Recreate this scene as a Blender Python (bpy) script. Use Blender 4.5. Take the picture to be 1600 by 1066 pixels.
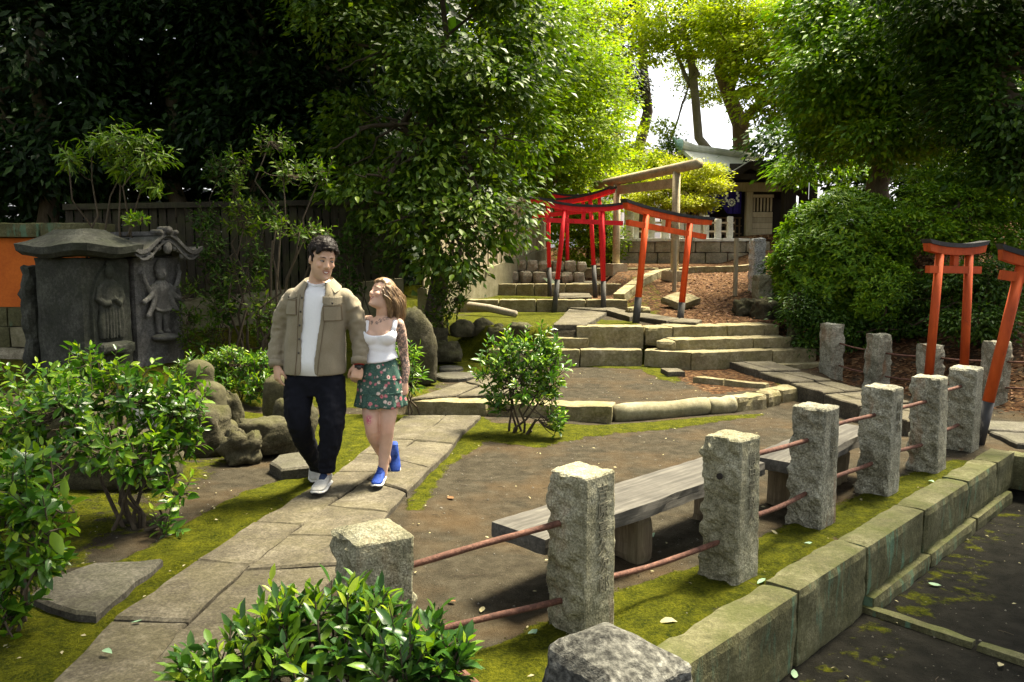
import bpy, bmesh, math, random
import numpy as np
from mathutils import Vector, Matrix, noise, Euler

sc = bpy.context.scene
for o in list(bpy.data.objects):
    bpy.data.objects.remove(o)
COL = sc.collection
R = math.radians

# ------------------------------------------------------------------ camera
FPX, CAMZ = 1280.0, 1.72
PITCH = math.atan(133.0 / FPX)
cd = bpy.data.cameras.new('camera')
cd.sensor_width = 36.0
cd.lens = 36.0 * FPX / 1600.0
cd.clip_start = 0.05
cd.clip_end = 900.0
cd.dof.use_dof = False
cam = bpy.data.objects.new('camera', cd)
COL.objects.link(cam)
cam.location = (0, 0, CAMZ)
cam.rotation_euler = (R(90) - PITCH, 0, 0)
sc.camera = cam

# ------------------------------------------------------------------ sky and sun
SUN_EL, SUN_AZ = R(64), R(48)          # azimuth measured from +Y towards +X
w = bpy.data.worlds.new('World')
sc.world = w
w.use_nodes = True
nt = w.node_tree
bg = nt.nodes['Background']
sky = nt.nodes.new('ShaderNodeTexSky')
sky.sky_type = 'NISHITA'
sky.sun_disc = False
sky.sun_elevation = SUN_EL
sky.sun_rotation = SUN_AZ
sky.air_density = 1.0
sky.dust_density = 4.0
sky.ozone_density = 0.6
hsv = nt.nodes.new('ShaderNodeHueSaturation')   # thin bright cloud: the sky's blue is mostly washed out
hsv.inputs['Saturation'].default_value = 0.25
nt.links.new(sky.outputs[0], hsv.inputs['Color'])
nt.links.new(hsv.outputs[0], bg.inputs['Color'])
bg.inputs['Strength'].default_value = 0.092
sl = bpy.data.lights.new('sun', 'SUN')
sl.energy = 5.0
sl.angle = R(15)
sl.color = (1.0, 0.89, 0.66)
so = bpy.data.objects.new('sun', sl)
COL.objects.link(so)
sv = Vector((math.sin(SUN_AZ) * math.cos(SUN_EL), math.cos(SUN_AZ) * math.cos(SUN_EL), math.sin(SUN_EL)))
so.rotation_euler = sv.to_track_quat('Z', 'Y').to_euler()
so.location = (6, 4, 20)

sc.view_settings.view_transform = 'Standard'
sc.view_settings.look = 'None'
sc.view_settings.exposure = 2.2
sc.view_settings.gamma = 1.0
sc.view_settings.use_curve_mapping = False
sc.render.engine = 'CYCLES'
cy = sc.cycles
cy.max_bounces = 6
cy.diffuse_bounces = 3
cy.glossy_bounces = 2
cy.transmission_bounces = 3
cy.transparent_max_bounces = 4
cy.use_denoising = True
cy.caustics_reflective = False
cy.caustics_refractive = False
cy.sample_clamp_indirect = 6.0

# ------------------------------------------------------------------ helpers
_c, _s = math.cos(PITCH), math.sin(PITCH)


def _ray(px, py):
    u = (px - 800.0) / FPX
    v = (533.0 - py) / FPX
    return (u, _c + v * _s, -_s + v * _c)


def G(px, py, z=0.0):
    """survey: the place at height z that the photograph shows at pixel px, py"""
    r = _ray(px, py)
    t = (z - CAMZ) / r[2]
    return Vector((r[0] * t, r[1] * t, z))


def D(px, py, y):
    """survey: the place at distance y that the photograph shows at pixel px, py"""
    r = _ray(px, py)
    t = y / r[1]
    return Vector((r[0] * t, y, CAMZ + r[2] * t))


def tag(o, label=None, cat=None, group=None, kind=None):
    if label: o['label'] = label
    if cat: o['category'] = cat
    if group: o['group'] = group
    if kind: o['kind'] = kind
    return o


def empty(name, loc=(0, 0, 0), rz=0.0, label=None, cat=None, group=None, kind=None):
    o = bpy.data.objects.new(name, None)
    o.empty_display_size = 0.1
    o.location = loc
    o.rotation_euler = (0, 0, rz)
    COL.objects.link(o)
    return tag(o, label, cat, group, kind)


def link(name, me, m=None, parent=None, loc=None, rot=None, smooth=False):
    o = bpy.data.objects.new(name, me)
    COL.objects.link(o)
    if m is not None and not me.materials:
        me.materials.append(m)
    if parent is not None:
        o.parent = parent
    if loc is not None: o.location = loc
    if rot is not None: o.rotation_euler = rot
    if smooth:
        me.polygons.foreach_set('use_smooth', [True] * len(me.polygons))
    return o


def copy_tree(o, parent=None):
    c = o.copy()
    COL.objects.link(c)
    if parent is not None: c.parent = parent
    for ch in list(o.children):
        copy_tree(ch, c)
    return c


def fb(p, oct=3):
    return noise.fractal(p, 1.0, 2.0, oct)


class MB:
    """collects vertices and faces of ONE mesh"""
    def __init__(self):
        self.v = []; self.f = []; self.mi = []

    def add(self, vs, fs, mi=0):
        b = len(self.v)
        self.v.extend([tuple(p) for p in vs])
        for f in fs:
            self.f.append(tuple(b + i for i in f)); self.mi.append(mi)
        return self

    def box(self, x0, x1, y0, y1, z0, z1, M=None, mi=0):
        vs = [Vector(p) for p in ((x0, y0, z0), (x1, y0, z0), (x1, y1, z0), (x0, y1, z0), (x0, y0, z1), (x1, y0, z1), (x1, y1, z1), (x0, y1, z1))]
        if M is not None: vs = [M @ p for p in vs]
        return self.add(vs, [(0, 3, 2, 1), (4, 5, 6, 7), (0, 1, 5, 4), (1, 2, 6, 5), (2, 3, 7, 6), (3, 0, 4, 7)], mi)

    def tube(self, pts, rad, n=10, cap=True, mi=0, flat=1.0, up=None):
        pts = [Vector(p) for p in pts]
        if not isinstance(rad, (list, tuple)): rad = [rad] * len(pts)
        vs = []; fs = []
        last = None
        for i, p in enumerate(pts):
            d = (pts[min(i + 1, len(pts) - 1)] - pts[max(i - 1, 0)]).normalized()
            if last is None:
                a = Vector(up) if up else (Vector((0, 0, 1)) if abs(d.z) < 0.9 else Vector((1, 0, 0)))
            else:
                a = last
            a = (a - d * a.dot(d)).normalized()
            last = a
            b = d.cross(a)
            for k in range(n):
                t = 2 * math.pi * k / n
                vs.append(p + (a * math.cos(t) + b * math.sin(t) * flat) * rad[i])
        for i in range(len(pts) - 1):
            for k in range(n):
                k2 = (k + 1) % n
                fs.append((i * n + k, i * n + k2, (i + 1) * n + k2, (i + 1) * n + k))
        if cap:
            fs.append(tuple(range(n - 1, -1, -1)))
            fs.append(tuple((len(pts) - 1) * n + k for k in range(n)))
        return self.add(vs, fs, mi)

    def loft(self, rings, cap=True, closed=True, mi=0):
        n = len(rings[0]); vs = [p for r in rings for p in r]; fs = []
        for i in range(len(rings) - 1):
            for k in range(n if closed else n - 1):
                k2 = (k + 1) % n
                fs.append((i * n + k, i * n + k2, (i + 1) * n + k2, (i + 1) * n + k))
        if cap and closed:
            fs.append(tuple(range(n - 1, -1, -1)))
            fs.append(tuple((len(rings) - 1) * n + k for k in range(n)))
        return self.add(vs, fs, mi)

    def ball(self, c, r, nu=10, nv=7, M=None, mi=0):
        c = Vector(c); r = r if isinstance(r, (tuple, list)) else (r, r, r)
        rings = []
        for i in range(nv + 1):
            ph = -math.pi / 2 + math.pi * (i + (0.02 if i == 0 else -0.02 if i == nv else 0)) / nv
            rings.append([])
            for k in range(nu):
                t = 2 * math.pi * k / nu
                p = Vector((r[0] * math.cos(ph) * math.cos(t), r[1] * math.cos(ph) * math.sin(t), r[2] * math.sin(ph)))
                if M is not None: p = M @ p
                rings[-1].append(c + p)
        return self.loft(rings, True, True, mi)

    def mesh(self, name='mesh'):
        me = bpy.data.meshes.new(name)
        me.from_pydata(self.v, [], self.f)
        if any(self.mi): me.polygons.foreach_set('material_index', self.mi)
        me.update()
        return me

    def build(self, name, m=None, parent=None, loc=None, rot=None, smooth=False, mats=None):
        me = self.mesh(name)
        if mats:
            for q in mats: me.materials.append(q)
        return link(name, me, m, parent, loc, rot, smooth)


def rough_box(sx, sy, sz, step=0.06, amp=0.01, seed=0, bev=0.012, freq=6.0, faces=None, taper=0.0, top_amp=None, oct=3, zc=False, side=None):
    """a hewn block: box of sx*sy*sz standing on z=0 with rounded edges and an uneven, weathered surface.
    side: optional function(p, n) -> extra amplitude multiplier"""
    nx = max(1, round(sx / step)); ny = max(1, round(sy / step)); nz = max(1, round(sz / step))
    idx = {}; vs = []; fs = []

    def vid(i, j, k):
        if (i, j, k) in idx: return idx[(i, j, k)]
        # positions near the border are pulled to the bevel
        def co(a, n, s):
            if n == 1: return (a - 0.5) * s
            t = a / n
            return (t - 0.5) * s
        p = Vector((co(i, nx, sx), co(j, ny, sy), co(k, nz, sz)))
        n = Vector(((-1 if i == 0 else 1 if i == nx else 0), (-1 if j == 0 else 1 if j == ny else 0), (-1 if k == 0 else 1 if k == nz else 0)))
        cnt = sum(1 for c in n if c)
        q = p.copy()
        if cnt >= 2:
            pull = bev * (0.6 if cnt == 2 else 0.8) * (1.0 + 0.9 * fb(p * 9 + Vector((seed, 0, seed)), 2))
            q -= n * pull * 0.8
        nn = n.normalized()
        a = amp if not (n.z > 0 and cnt == 1 and top_amp is not None) else top_amp
        if side is not None: a *= side(n)
        q += nn * a * fb(Vector((p.x * freq + seed * 3.1, p.y * freq + seed * 1.7, p.z * freq)), oct)
        if taper:
            s = 1.0 - taper * (k / nz)
            q.x *= s; q.y *= s
        q.z += sz / 2
        idx[(i, j, k)] = len(vs); vs.append(q)
        return idx[(i, j, k)]
    for i in range(nx):
        for j in range(ny):
            fs.append((vid(i, j, 0), vid(i, j + 1, 0), vid(i + 1, j + 1, 0), vid(i + 1, j, 0)))
            fs.append((vid(i, j, nz), vid(i + 1, j, nz), vid(i + 1, j + 1, nz), vid(i, j + 1, nz)))
    for i in range(nx):
        for k in range(nz):
            fs.append((vid(i, 0, k), vid(i + 1, 0, k), vid(i + 1, 0, k + 1), vid(i, 0, k + 1)))
            fs.append((vid(i, ny, k), vid(i, ny, k + 1), vid(i + 1, ny, k + 1), vid(i + 1, ny, k)))
    for j in range(ny):
        for k in range(nz):
            fs.append((vid(0, j, k), vid(0, j, k + 1), vid(0, j + 1, k + 1), vid(0, j + 1, k)))
            fs.append((vid(nx, j, k), vid(nx, j + 1, k), vid(nx, j + 1, k + 1), vid(nx, j, k + 1)))
    return vs, fs


def boulder(rx, ry, rz, seed=0, amp=0.25, nu=16, nv=10, flat=0.0, freq=1.4):
    """an uneven rock sitting on z=0"""
    vs = []; fs = []
    for i in range(nv + 1):
        ph = -math.pi / 2 + math.pi * i / nv
        for k in range(nu):
            t = 2 * math.pi * k / nu
            d = Vector((math.cos(ph) * math.cos(t), math.cos(ph) * math.sin(t), math.sin(ph)))
            r = 1 + amp * fb(d * freq + Vector((seed * 7.3, seed * 2.1, 0)), 3) + amp * 0.35 * noise.noise(d * 4 * freq + Vector((seed, 0, 0)))
            # squarish rocks: push towards a cube a little
            m = max(abs(d.x), abs(d.y), abs(d.z))
            r *= (1 - flat) + flat / m * 0.8
            p = Vector((d.x * r * rx, d.y * r * ry, d.z * r * rz))
            p.z = max(p.z, -rz * 0.55)
            vs.append(p + Vector((0, 0, rz * 0.5)))
    for i in range(nv):
        for k in range(nu):
            k2 = (k + 1) % nu
            fs.append((i * nu + k, i * nu + k2, (i + 1) * nu + k2, (i + 1) * nu + k))
    return vs, fs


def poly_slab(pts, z0, z1, amp=0.006, seed=0, step=0.09, bev=0.01, skirt=0.0):
    """a stone slab with polygon outline pts (xy), softened rim and slightly uneven top"""
    P = []
    n = len(pts)
    for i in range(n):
        a = Vector(pts[i]).to_2d(); b = Vector(pts[(i + 1) % n]).to_2d()
        m = max(1, int((b - a).length / step))
        nrm = Vector(((b - a).y, -(b - a).x)).normalized()
        for k in range(m):
            q = a.lerp(b, k / m)
            j = amp * 2.2 * fb(Vector((q.x * 5 + seed, q.y * 5, seed)), 2)
            P.append(q + nrm * j)
    c = sum(P, Vector((0, 0))) / len(P)
    fz = lambda q: amp * fb(Vector((q.x * 4, q.y * 4, seed * 2.0)), 2)
    r0 = [Vector((q.x, q.y, z0)) for q in P]
    r1 = [Vector((q.x, q.y, z1 - bev + fz(q))) for q in P]
    rings = [r0, r1]
    for s in (0, 1, 2):
        rr = []
        for q in P:
            d = (c - q); L = d.length
            u = (bev * 1.2 / L) if s == 0 else (0.35 if s == 1 else 0.7)
            p = q + d * u
            rr.append(Vector((p.x, p.y, z1 + fz(p))))
        rings.append(rr)
    nn = len(P)
    vs = [p for r in rings for p in r]; fs = []
    for i in range(len(rings) - 1):
        for k in range(nn):
            k2 = (k + 1) % nn
            fs.append((i * nn + k, i * nn + k2, (i + 1) * nn + k2, (i + 1) * nn + k))
    b = len(vs); vs.append(Vector((c.x, c.y, z1 + fz(c))))
    top = (len(rings) - 1) * nn
    for k in range(nn):
        fs.append((top + k, top + (k + 1) % nn, b))
    # outline must be counter-clockwise for outward normals
    area = sum(P[i].x * P[(i + 1) % nn].y - P[(i + 1) % nn].x * P[i].y for i in range(nn))
    if area < 0: fs = [tuple(reversed(f)) for f in fs]
    return vs, fs


def mesh_np(name, V, F, m=None, smooth=False):
    me = bpy.data.meshes.new(name)
    V = np.asarray(V, dtype=np.float32); F = np.asarray(F, dtype=np.int32)
    me.vertices.add(len(V)); me.vertices.foreach_set('co', V.ravel())
    k = F.shape[1]
    me.loops.add(F.size); me.loops.foreach_set('vertex_index', F.ravel())
    me.polygons.add(len(F))
    me.polygons.foreach_set('loop_start', np.arange(0, F.size, k, dtype=np.int32))
    if smooth: me.polygons.foreach_set('use_smooth', np.ones(len(F), dtype=bool))
    me.update(calc_edges=True)
    if m is not None: me.materials.append(m)
    return me

# ------------------------------------------------------------------ materials
class N:
    def __init__(s, name, rough=0.8, spec=0.3):
        s.m = bpy.data.materials.new(name); s.m.use_nodes = True
        s.t = s.m.node_tree; s.b = s.t.nodes['Principled BSDF']; s.out = s.t.nodes['Material Output']
        s.b.inputs['Roughness'].default_value = rough
        s.b.inputs['Specular IOR Level'].default_value = spec
        s.geo = s.t.nodes.new('ShaderNodeNewGeometry')
        s.pos = s.geo.outputs['Position']

    def n(s, typ, **kw):
        q = s.t.nodes.new('ShaderNode' + typ)
        for k, v in kw.items(): setattr(q, k, v)
        return q

    def L(s, a, b): s.t.links.new(a, b)

    def objpos(s):
        return s.n('TexCoord').outputs['Object']

    def noise(s, scale, detail=4, rough=0.55, vec=None, dist=0.0, stretch=None):
        q = s.n('TexNoise'); q.inputs['Scale'].default_value = scale
        q.inputs['Detail'].default_value = detail; q.inputs['Roughness'].default_value = rough
        q.inputs['Distortion'].default_value = dist
        v = vec or s.pos
        if stretch:
            mp = s.n('Mapping'); mp.inputs['Scale'].default_value = stretch
            s.L(v, mp.inputs[0]); v = mp.outputs[0]
        s.L(v, q.inputs['Vector'])
        return q.outputs['Fac']

    def vor(s, scale, feat='F1', vec=None, out='Distance'):
        q = s.n('TexVoronoi'); q.feature = feat; q.inputs['Scale'].default_value = scale
        s.L(vec or s.pos, q.inputs['Vector'])
        return q.outputs[out]

    def ramp(s, fac, stops):
        q = s.n('ValToRGB'); e = q.color_ramp.elements
        while len(e) < len(stops): e.new(0.5)
        for i, (p, c) in enumerate(stops):
            e[i].position = p
            e[i].color = (c, c, c, 1) if not isinstance(c, (tuple, list)) else (*c, 1)
        s.L(fac, q.inputs[0])
        return q.outputs[0]

    def mix(s, fac, a, b, mode='MIX'):
        q = s.n('Mix'); q.data_type = 'RGBA'; q.blend_type = mode
        def put(v, sock):
            if isinstance(v, (int, float)): sock.default_value = v
            elif isinstance(v, (tuple, list)): sock.default_value = (*v, 1)
            else: s.L(v, sock)
        put(fac, q.inputs[0]); put(a, q.inputs[6]); put(b, q.inputs[7])
        return q.outputs[2]

    def math(s, op, a, b=0.0, clamp=False):
        q = s.n('Math'); q.operation = op; q.use_clamp = clamp
        for v, i in ((a, 0), (b, 1)):
            if isinstance(v, (int, float)): q.inputs[i].default_value = v
            else: s.L(v, q.inputs[i])
        return q.outputs[0]

    def up(s):
        q = s.n('SeparateXYZ'); s.L(s.geo.outputs['Normal'], q.inputs[0]); return q.outputs[2]

    def attr(s, name):
        q = s.n('Attribute'); q.attribute_name = name; return q

    def color(s, c):
        if isinstance(c, (tuple, list)): s.b.inputs['Base Color'].default_value = (*c, 1)
        else: s.L(c, s.b.inputs['Base Color'])
        return s

    def rough(s, r):
        s.L(r, s.b.inputs['Roughness']); return s

    def bump(s, h, strength=0.5, dist=0.01):
        q = s.n('Bump'); q.inputs['Strength'].default_value = strength; q.inputs['Distance'].default_value = dist
        s.L(h, q.inputs['Height'])
        s.L(q.outputs[0], s.b.inputs['Normal']); return s


def stone_mat(name, dark, mid, light, moss=0.0, mosscol=(0.075, 0.085, 0.018), speck=0.5, bump=0.6, side_moss=0.0, streak=None, sscale=120, rust=0.0):
    s = N(name, 0.9, 0.2)
    a = s.noise(3.5, 5, 0.6); b = s.noise(26, 4, 0.65); c = s.noise(sscale, 2, 0.6)
    col = s.ramp(s.math('ADD', s.math('MULTIPLY', a, 0.55), s.math('MULTIPLY', b, 0.45)), [(0.32, dark), (0.5, mid), (0.68, light)])
    col = s.mix(speck, col, s.ramp(c, [(0.33, 0.25), (0.5, 0.95), (0.66, 1.75)]), 'MULTIPLY')
    if rust:
        r = s.noise(5, 3, 0.6, stretch=(1, 1, 0.25))
        col = s.mix(s.math('MULTIPLY', s.ramp(r, [(0.56, 0.0), (0.68, 1.0)]), rust), col, (0.20, 0.085, 0.03))
    if streak:
        r = s.noise(9, 4, 0.6, stretch=(1.6, 1.6, 0.22))
        g = s.math('MULTIPLY', s.ramp(r, [(0.53, 0.0), (0.62, 1.0)]), s.ramp(s.noise(1.6, 2), [(0.45, 0.0), (0.55, 0.8)]))
        fz = s.ramp(s.up(), [(0.3, 1.0), (0.6, 0.0)])
        col = s.mix(s.math('MULTIPLY', g, fz), col, streak)
    if moss or side_moss:
        f = s.ramp(s.noise(4.2, 5, 0.65), [(0.40, 0.0), (0.62, 1.0)])
        u = s.ramp(s.up(), [(0.25, side_moss), (0.75, moss)])
        ff = s.math('MULTIPLY', s.math('ADD', s.math('MULTIPLY', f, 0.8), 0.2), u, True)
        col = s.mix(ff, col, mosscol)
    s.color(col)
    h = s.math('ADD', s.math('MULTIPLY', s.noise(14, 6, 0.7), 1.0), s.math('MULTIPLY', s.noise(70, 3, 0.7), 0.35))
    s.bump(h, bump, 0.02)
    return s.m


M = {}
# granite of the fence posts, sandstone of kerbs, andesite paving, black stele stone
M['granite'] = stone_mat('granite', (0.085, 0.08, 0.048), (0.20, 0.19, 0.125), (0.37, 0.355, 0.26), moss=0.15, mosscol=(0.16, 0.15, 0.06), speck=0.6, bump=0.9, side_moss=0.10, rust=0.35)
M['granite_mid'] = stone_mat('granite_mid', (0.095, 0.091, 0.063), (0.225, 0.216, 0.158), (0.42, 0.408, 0.325), speck=0.65, bump=1.0, moss=0.05, rust=0.6, sscale=90)
M['granite_grey'] = stone_mat('granite_grey', (0.035, 0.035, 0.030), (0.075, 0.074, 0.064), (0.155, 0.154, 0.135), speck=0.85, bump=0.8, sscale=55)
M['granite_pale'] = stone_mat('granite_pale', (0.22, 0.22, 0.20), (0.38, 0.38, 0.35), (0.58, 0.58, 0.54), speck=0.75, bump=0.7, sscale=60)
M['kerb'] = stone_mat('kerb_stone', (0.042, 0.040, 0.017), (0.085, 0.080, 0.038), (0.165, 0.155, 0.085), moss=0.75, mosscol=(0.055, 0.064, 0.013), speck=0.4, side_moss=0.14, streak=(0.085, 0.16, 0.10))
M['step'] = stone_mat('step_stone', (0.08, 0.066, 0.034), (0.185, 0.157, 0.09), (0.33, 0.29, 0.19), moss=0.28, mosscol=(0.15, 0.14, 0.03), speck=0.35, side_moss=0.30, bump=0.8)
M['paving'] = stone_mat('paving_stone', (0.034, 0.029, 0.020), (0.066, 0.057, 0.040), (0.135, 0.12, 0.089), moss=0.16, mosscol=(0.12, 0.11, 0.03), speck=0.45, bump=0.5, sscale=70)
M['flagstone'] = stone_mat('flagstone', (0.032, 0.029, 0.022), (0.058, 0.053, 0.041), (0.105, 0.097, 0.078), moss=0.12, speck=0.45, bump=0.5, sscale=70)
M['black_stone'] = stone_mat('black_stone', (0.014, 0.015, 0.012), (0.032, 0.033, 0.027), (0.080, 0.080, 0.066), moss=0.35, mosscol=(0.024, 0.032, 0.012), speck=0.4, side_moss=0.25, bump=0.5)
M['relief_stone'] = stone_mat('relief_stone', (0.035, 0.033, 0.03), (0.078, 0.075, 0.069), (0.165, 0.16, 0.148), speck=0.5, bump=0.35, moss=0.2)
M['rock'] = stone_mat('garden_rock', (0.016, 0.014, 0.008), (0.044, 0.039, 0.023), (0.098, 0.087, 0.056), moss=0.6, mosscol=(0.046, 0.048, 0.009), speck=0.5, side_moss=0.25, bump=1.0)
M['statue_stone'] = stone_mat('worn_statue_stone', (0.028, 0.025, 0.012), (0.058, 0.053, 0.027), (0.105, 0.098, 0.056), moss=0.45, mosscol=(0.052, 0.052, 0.012), speck=0.3, bump=0.5)
M['rubble'] = stone_mat('wall_rubble', (0.14, 0.12, 0.08), (0.26, 0.23, 0.16), (0.42, 0.38, 0.29), moss=0.3, speck=0.4, bump=0.8)
M['concrete'] = stone_mat('old_concrete', (0.11, 0.098, 0.056), (0.195, 0.175, 0.108), (0.30, 0.275, 0.185), moss=0.1, speck=0.2, bump=0.3, side_moss=0.25)
M['lantern_stone'] = stone_mat('shrine_stone', (0.48, 0.47, 0.41), (0.68, 0.67, 0.60), (0.82, 0.81, 0.76), speck=0.3, bump=0.4, moss=0.1)
M['torii_stone'] = stone_mat('torii_stone', (0.20, 0.165, 0.095), (0.36, 0.305, 0.19), (0.48, 0.42, 0.29), speck=0.25, bump=0.35, side_moss=0.1)

# ground: trodden earth, moss and leaf litter; the masks say where each grows
s = N('ground_earth', 0.95, 0.06)
moss = s.attr('moss').outputs['Fac']; lit = s.attr('litter').outputs['Fac']; damp_shade = s.attr('dark').outputs['Fac']
n1 = s.noise(1.3, 5, 0.6); n2 = s.noise(9, 5, 0.65); n3 = s.noise(60, 3, 0.7); n4 = s.noise(300, 2, 0.6)
earth = s.ramp(n2, [(0.3, (0.021, 0.018, 0.012)), (0.5, (0.035, 0.030, 0.020)), (0.72, (0.055, 0.048, 0.033))])
earth = s.mix(s.ramp(n1, [(0.45, 0.0), (0.7, 0.5)]), earth, (0.078, 0.049, 0.022))
earth = s.mix(0.6, earth, s.ramp(n4, [(0.36, 0.35), (0.6, 1.6)]), 'MULTIPLY')
dk = s.ramp(n2, [(0.35, (0.007, 0.007, 0.005)), (0.65, (0.017, 0.016, 0.012))])  # damp lane soil, kept darker still to imitate the dim near corner
earth = s.mix(damp_shade, earth, dk)  # damp lane soil plus shrub shade, both mixed into the earth colour
mc = s.ramp(s.math('ADD', s.math('MULTIPLY', n2, 0.45), s.math('MULTIPLY', n3, 0.55)), [(0.36, (0.016, 0.025, 0.002)), (0.5, (0.060, 0.066, 0.003)), (0.66, (0.125, 0.128, 0.007))])
mm = s.math('ADD', moss, s.math('MULTIPLY', s.math('SUBTRACT', s.noise(5.5, 5, 0.65), 0.5), 1.5))
mf = s.ramp(mm, [(0.42, 0.0), (0.58, 1.0)])
col = s.mix(mf, earth, mc)
lc = s.n('TexVoronoi'); lc.inputs['Scale'].default_value = 26; s.L(s.pos, lc.inputs['Vector'])
lcol = s.ramp(s.math('FRACT', s.math('MULTIPLY', lc.outputs['Color'], 3.7)), [(0.0, (0.016, 0.009, 0.005)), (0.4, (0.048, 0.023, 0.010)), (0.75, (0.085, 0.043, 0.018)), (1.0, (0.15, 0.092, 0.045))])
lm = s.math('ADD', lit, s.math('MULTIPLY', s.math('SUBTRACT', s.noise(7, 4, 0.7), 0.5), 1.3))
col = s.mix(s.ramp(lm, [(0.42, 0.0), (0.6, 1.0)]), col, lcol)
s.color(col)
hh = s.math('ADD', s.math('MULTIPLY', n3, 0.5), s.math('MULTIPLY', s.math('MULTIPLY', s.noise(120, 3, 0.8), mf), 1.4))
hh = s.math('ADD', hh, s.math('MULTIPLY', n2, 0.8))
hh = s.math('ADD', hh, s.math('MULTIPLY', n4, 0.35))
s.bump(hh, 0.85, 0.022)
M['ground'] = s.m


def paint_mat(name, c, c2, wear, rough=0.68):
    s = N(name, rough, 0.25)
    a = s.noise(3, 4, 0.6)
    col = s.mix(s.ramp(a, [(0.35, 0.0), (0.7, 1.0)]), c, c2)
    col = s.mix(s.ramp(s.noise(22, 5, 0.75, stretch=(1, 1, 0.35)), [(0.60, 0.0), (0.70, 0.85)]), col, wear)
    col = s.mix(0.6, col, s.ramp(s.noise(11, 6, 0.75, stretch=(1, 1, 0.16)), [(0.3, 0.45), (0.62, 1.15)]), 'MULTIPLY')
    s.color(col); s.bump(s.noise(40, 3, 0.6, stretch=(1, 1, 0.15)), 0.15, 0.01)
    return s.m


M['red'] = paint_mat('red_lacquer', (0.80, 0.016, 0.026), (0.72, 0.022, 0.03), (0.25, 0.03, 0.02))
M['orange'] = paint_mat('vermilion_paint', (0.74, 0.095, 0.014), (0.62, 0.065, 0.012), (0.25, 0.06, 0.02))
M['orange2'] = paint_mat('faded_vermilion', (0.46, 0.075, 0.012), (0.36, 0.05, 0.01), (0.18, 0.04, 0.015))
M['torii_black'] = paint_mat('black_paint', (0.022, 0.022, 0.024), (0.04, 0.04, 0.042), (0.12, 0.11, 0.10), 0.55)
M['torii_foot'] = paint_mat('grey_foot_paint', (0.045, 0.045, 0.045), (0.08, 0.075, 0.062), (0.15, 0.12, 0.08), 0.7)


def wood_mat(name, dark, mid, light, axis=(1, 1, 0.08), rough=0.85, vec=None, moss=0.0):
    s = N(name, rough, 0.2)
    v = s.objpos() if vec == 'obj' else s.pos
    g = s.noise(40, 6, 0.7, stretch=axis, vec=v, dist=0.4); a = s.noise(3, 4, 0.6)
    col = s.ramp(s.math('ADD', s.math('MULTIPLY', g, 0.65), s.math('MULTIPLY', a, 0.35)), [(0.3, dark), (0.5, mid), (0.7, light)])
    oi = s.n('ObjectInfo')
    col = s.mix(0.5, col, s.ramp(oi.outputs['Random'], [(0.0, 0.55), (1.0, 1.3)]), 'MULTIPLY')
    if moss:
        col = s.mix(s.math('MULTIPLY', s.ramp(s.noise(3, 4), [(0.45, 0.0), (0.65, 1.0)]), moss), col, (0.06, 0.07, 0.02))
    s.color(col); s.bump(g, 0.5, 0.008)
    return s.m


M['fence_wood'] = wood_mat('weathered_board', (0.015, 0.013, 0.008), (0.034, 0.029, 0.019), (0.066, 0.056, 0.037), moss=0.4)
M['fence_pale'] = wood_mat('pale_board', (0.20, 0.165, 0.10), (0.33, 0.285, 0.185), (0.46, 0.40, 0.28))
M['bench_wood'] = wood_mat('grey_bench_plank', (0.028, 0.026, 0.022), (0.066, 0.062, 0.053), (0.135, 0.128, 0.108), axis=(0.05, 1, 1), vec='obj')
M['bench_leg'] = wood_mat('bench_block_wood', (0.06, 0.045, 0.028), (0.14, 0.11, 0.07), (0.24, 0.20, 0.13), moss=0.3)
M['shrine_wood'] = wood_mat('pale_shrine_wood', (0.36, 0.28, 0.18), (0.52, 0.43, 0.30), (0.64, 0.55, 0.41))
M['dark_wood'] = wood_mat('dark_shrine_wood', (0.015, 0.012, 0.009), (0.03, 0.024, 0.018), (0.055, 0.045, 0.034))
M['bark'] = wood_mat('tree_bark', (0.045, 0.035, 0.022), (0.10, 0.08, 0.052), (0.18, 0.15, 0.10), axis=(1, 1, 0.2))
M['bark_red'] = wood_mat('reddish_bark', (0.09, 0.055, 0.03), (0.17, 0.11, 0.065), (0.26, 0.18, 0.11), axis=(1, 1, 0.2))
M['bark_grey'] = wood_mat('grey_bark', (0.13, 0.11, 0.08), (0.22, 0.19, 0.14), (0.33, 0.29, 0.22), axis=(1, 1, 0.3))
M['twig'] = wood_mat('shrub_stem', (0.03, 0.022, 0.014), (0.065, 0.05, 0.032), (0.12, 0.095, 0.06))

s = N('rusty_iron', 0.8, 0.3)
a = s.noise(28, 5, 0.7); b = s.noise(90, 3, 0.7)
s.color(s.ramp(s.math('ADD', s.math('MULTIPLY', a, 0.6), s.math('MULTIPLY', b, 0.4)), [(0.3, (0.035, 0.018, 0.012)), (0.5, (0.098, 0.042, 0.027)), (0.68, (0.20, 0.10, 0.066))]))
s.bump(b, 0.6, 0.006); M['rust'] = s.m

s = N('orange_plaster', 0.85, 0.2)
s.color(s.ramp(s.math('ADD', s.math('MULTIPLY', s.noise(1.5, 5, 0.6), 0.7), s.math('MULTIPLY', s.noise(40, 3), 0.3)), [(0.3, (0.36, 0.075, 0.012)), (0.6, (0.56, 0.14, 0.02)), (0.8, (0.62, 0.19, 0.04))]))
s.bump(s.noise(30, 4), 0.2, 0.005); M['plaster'] = s.m

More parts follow.
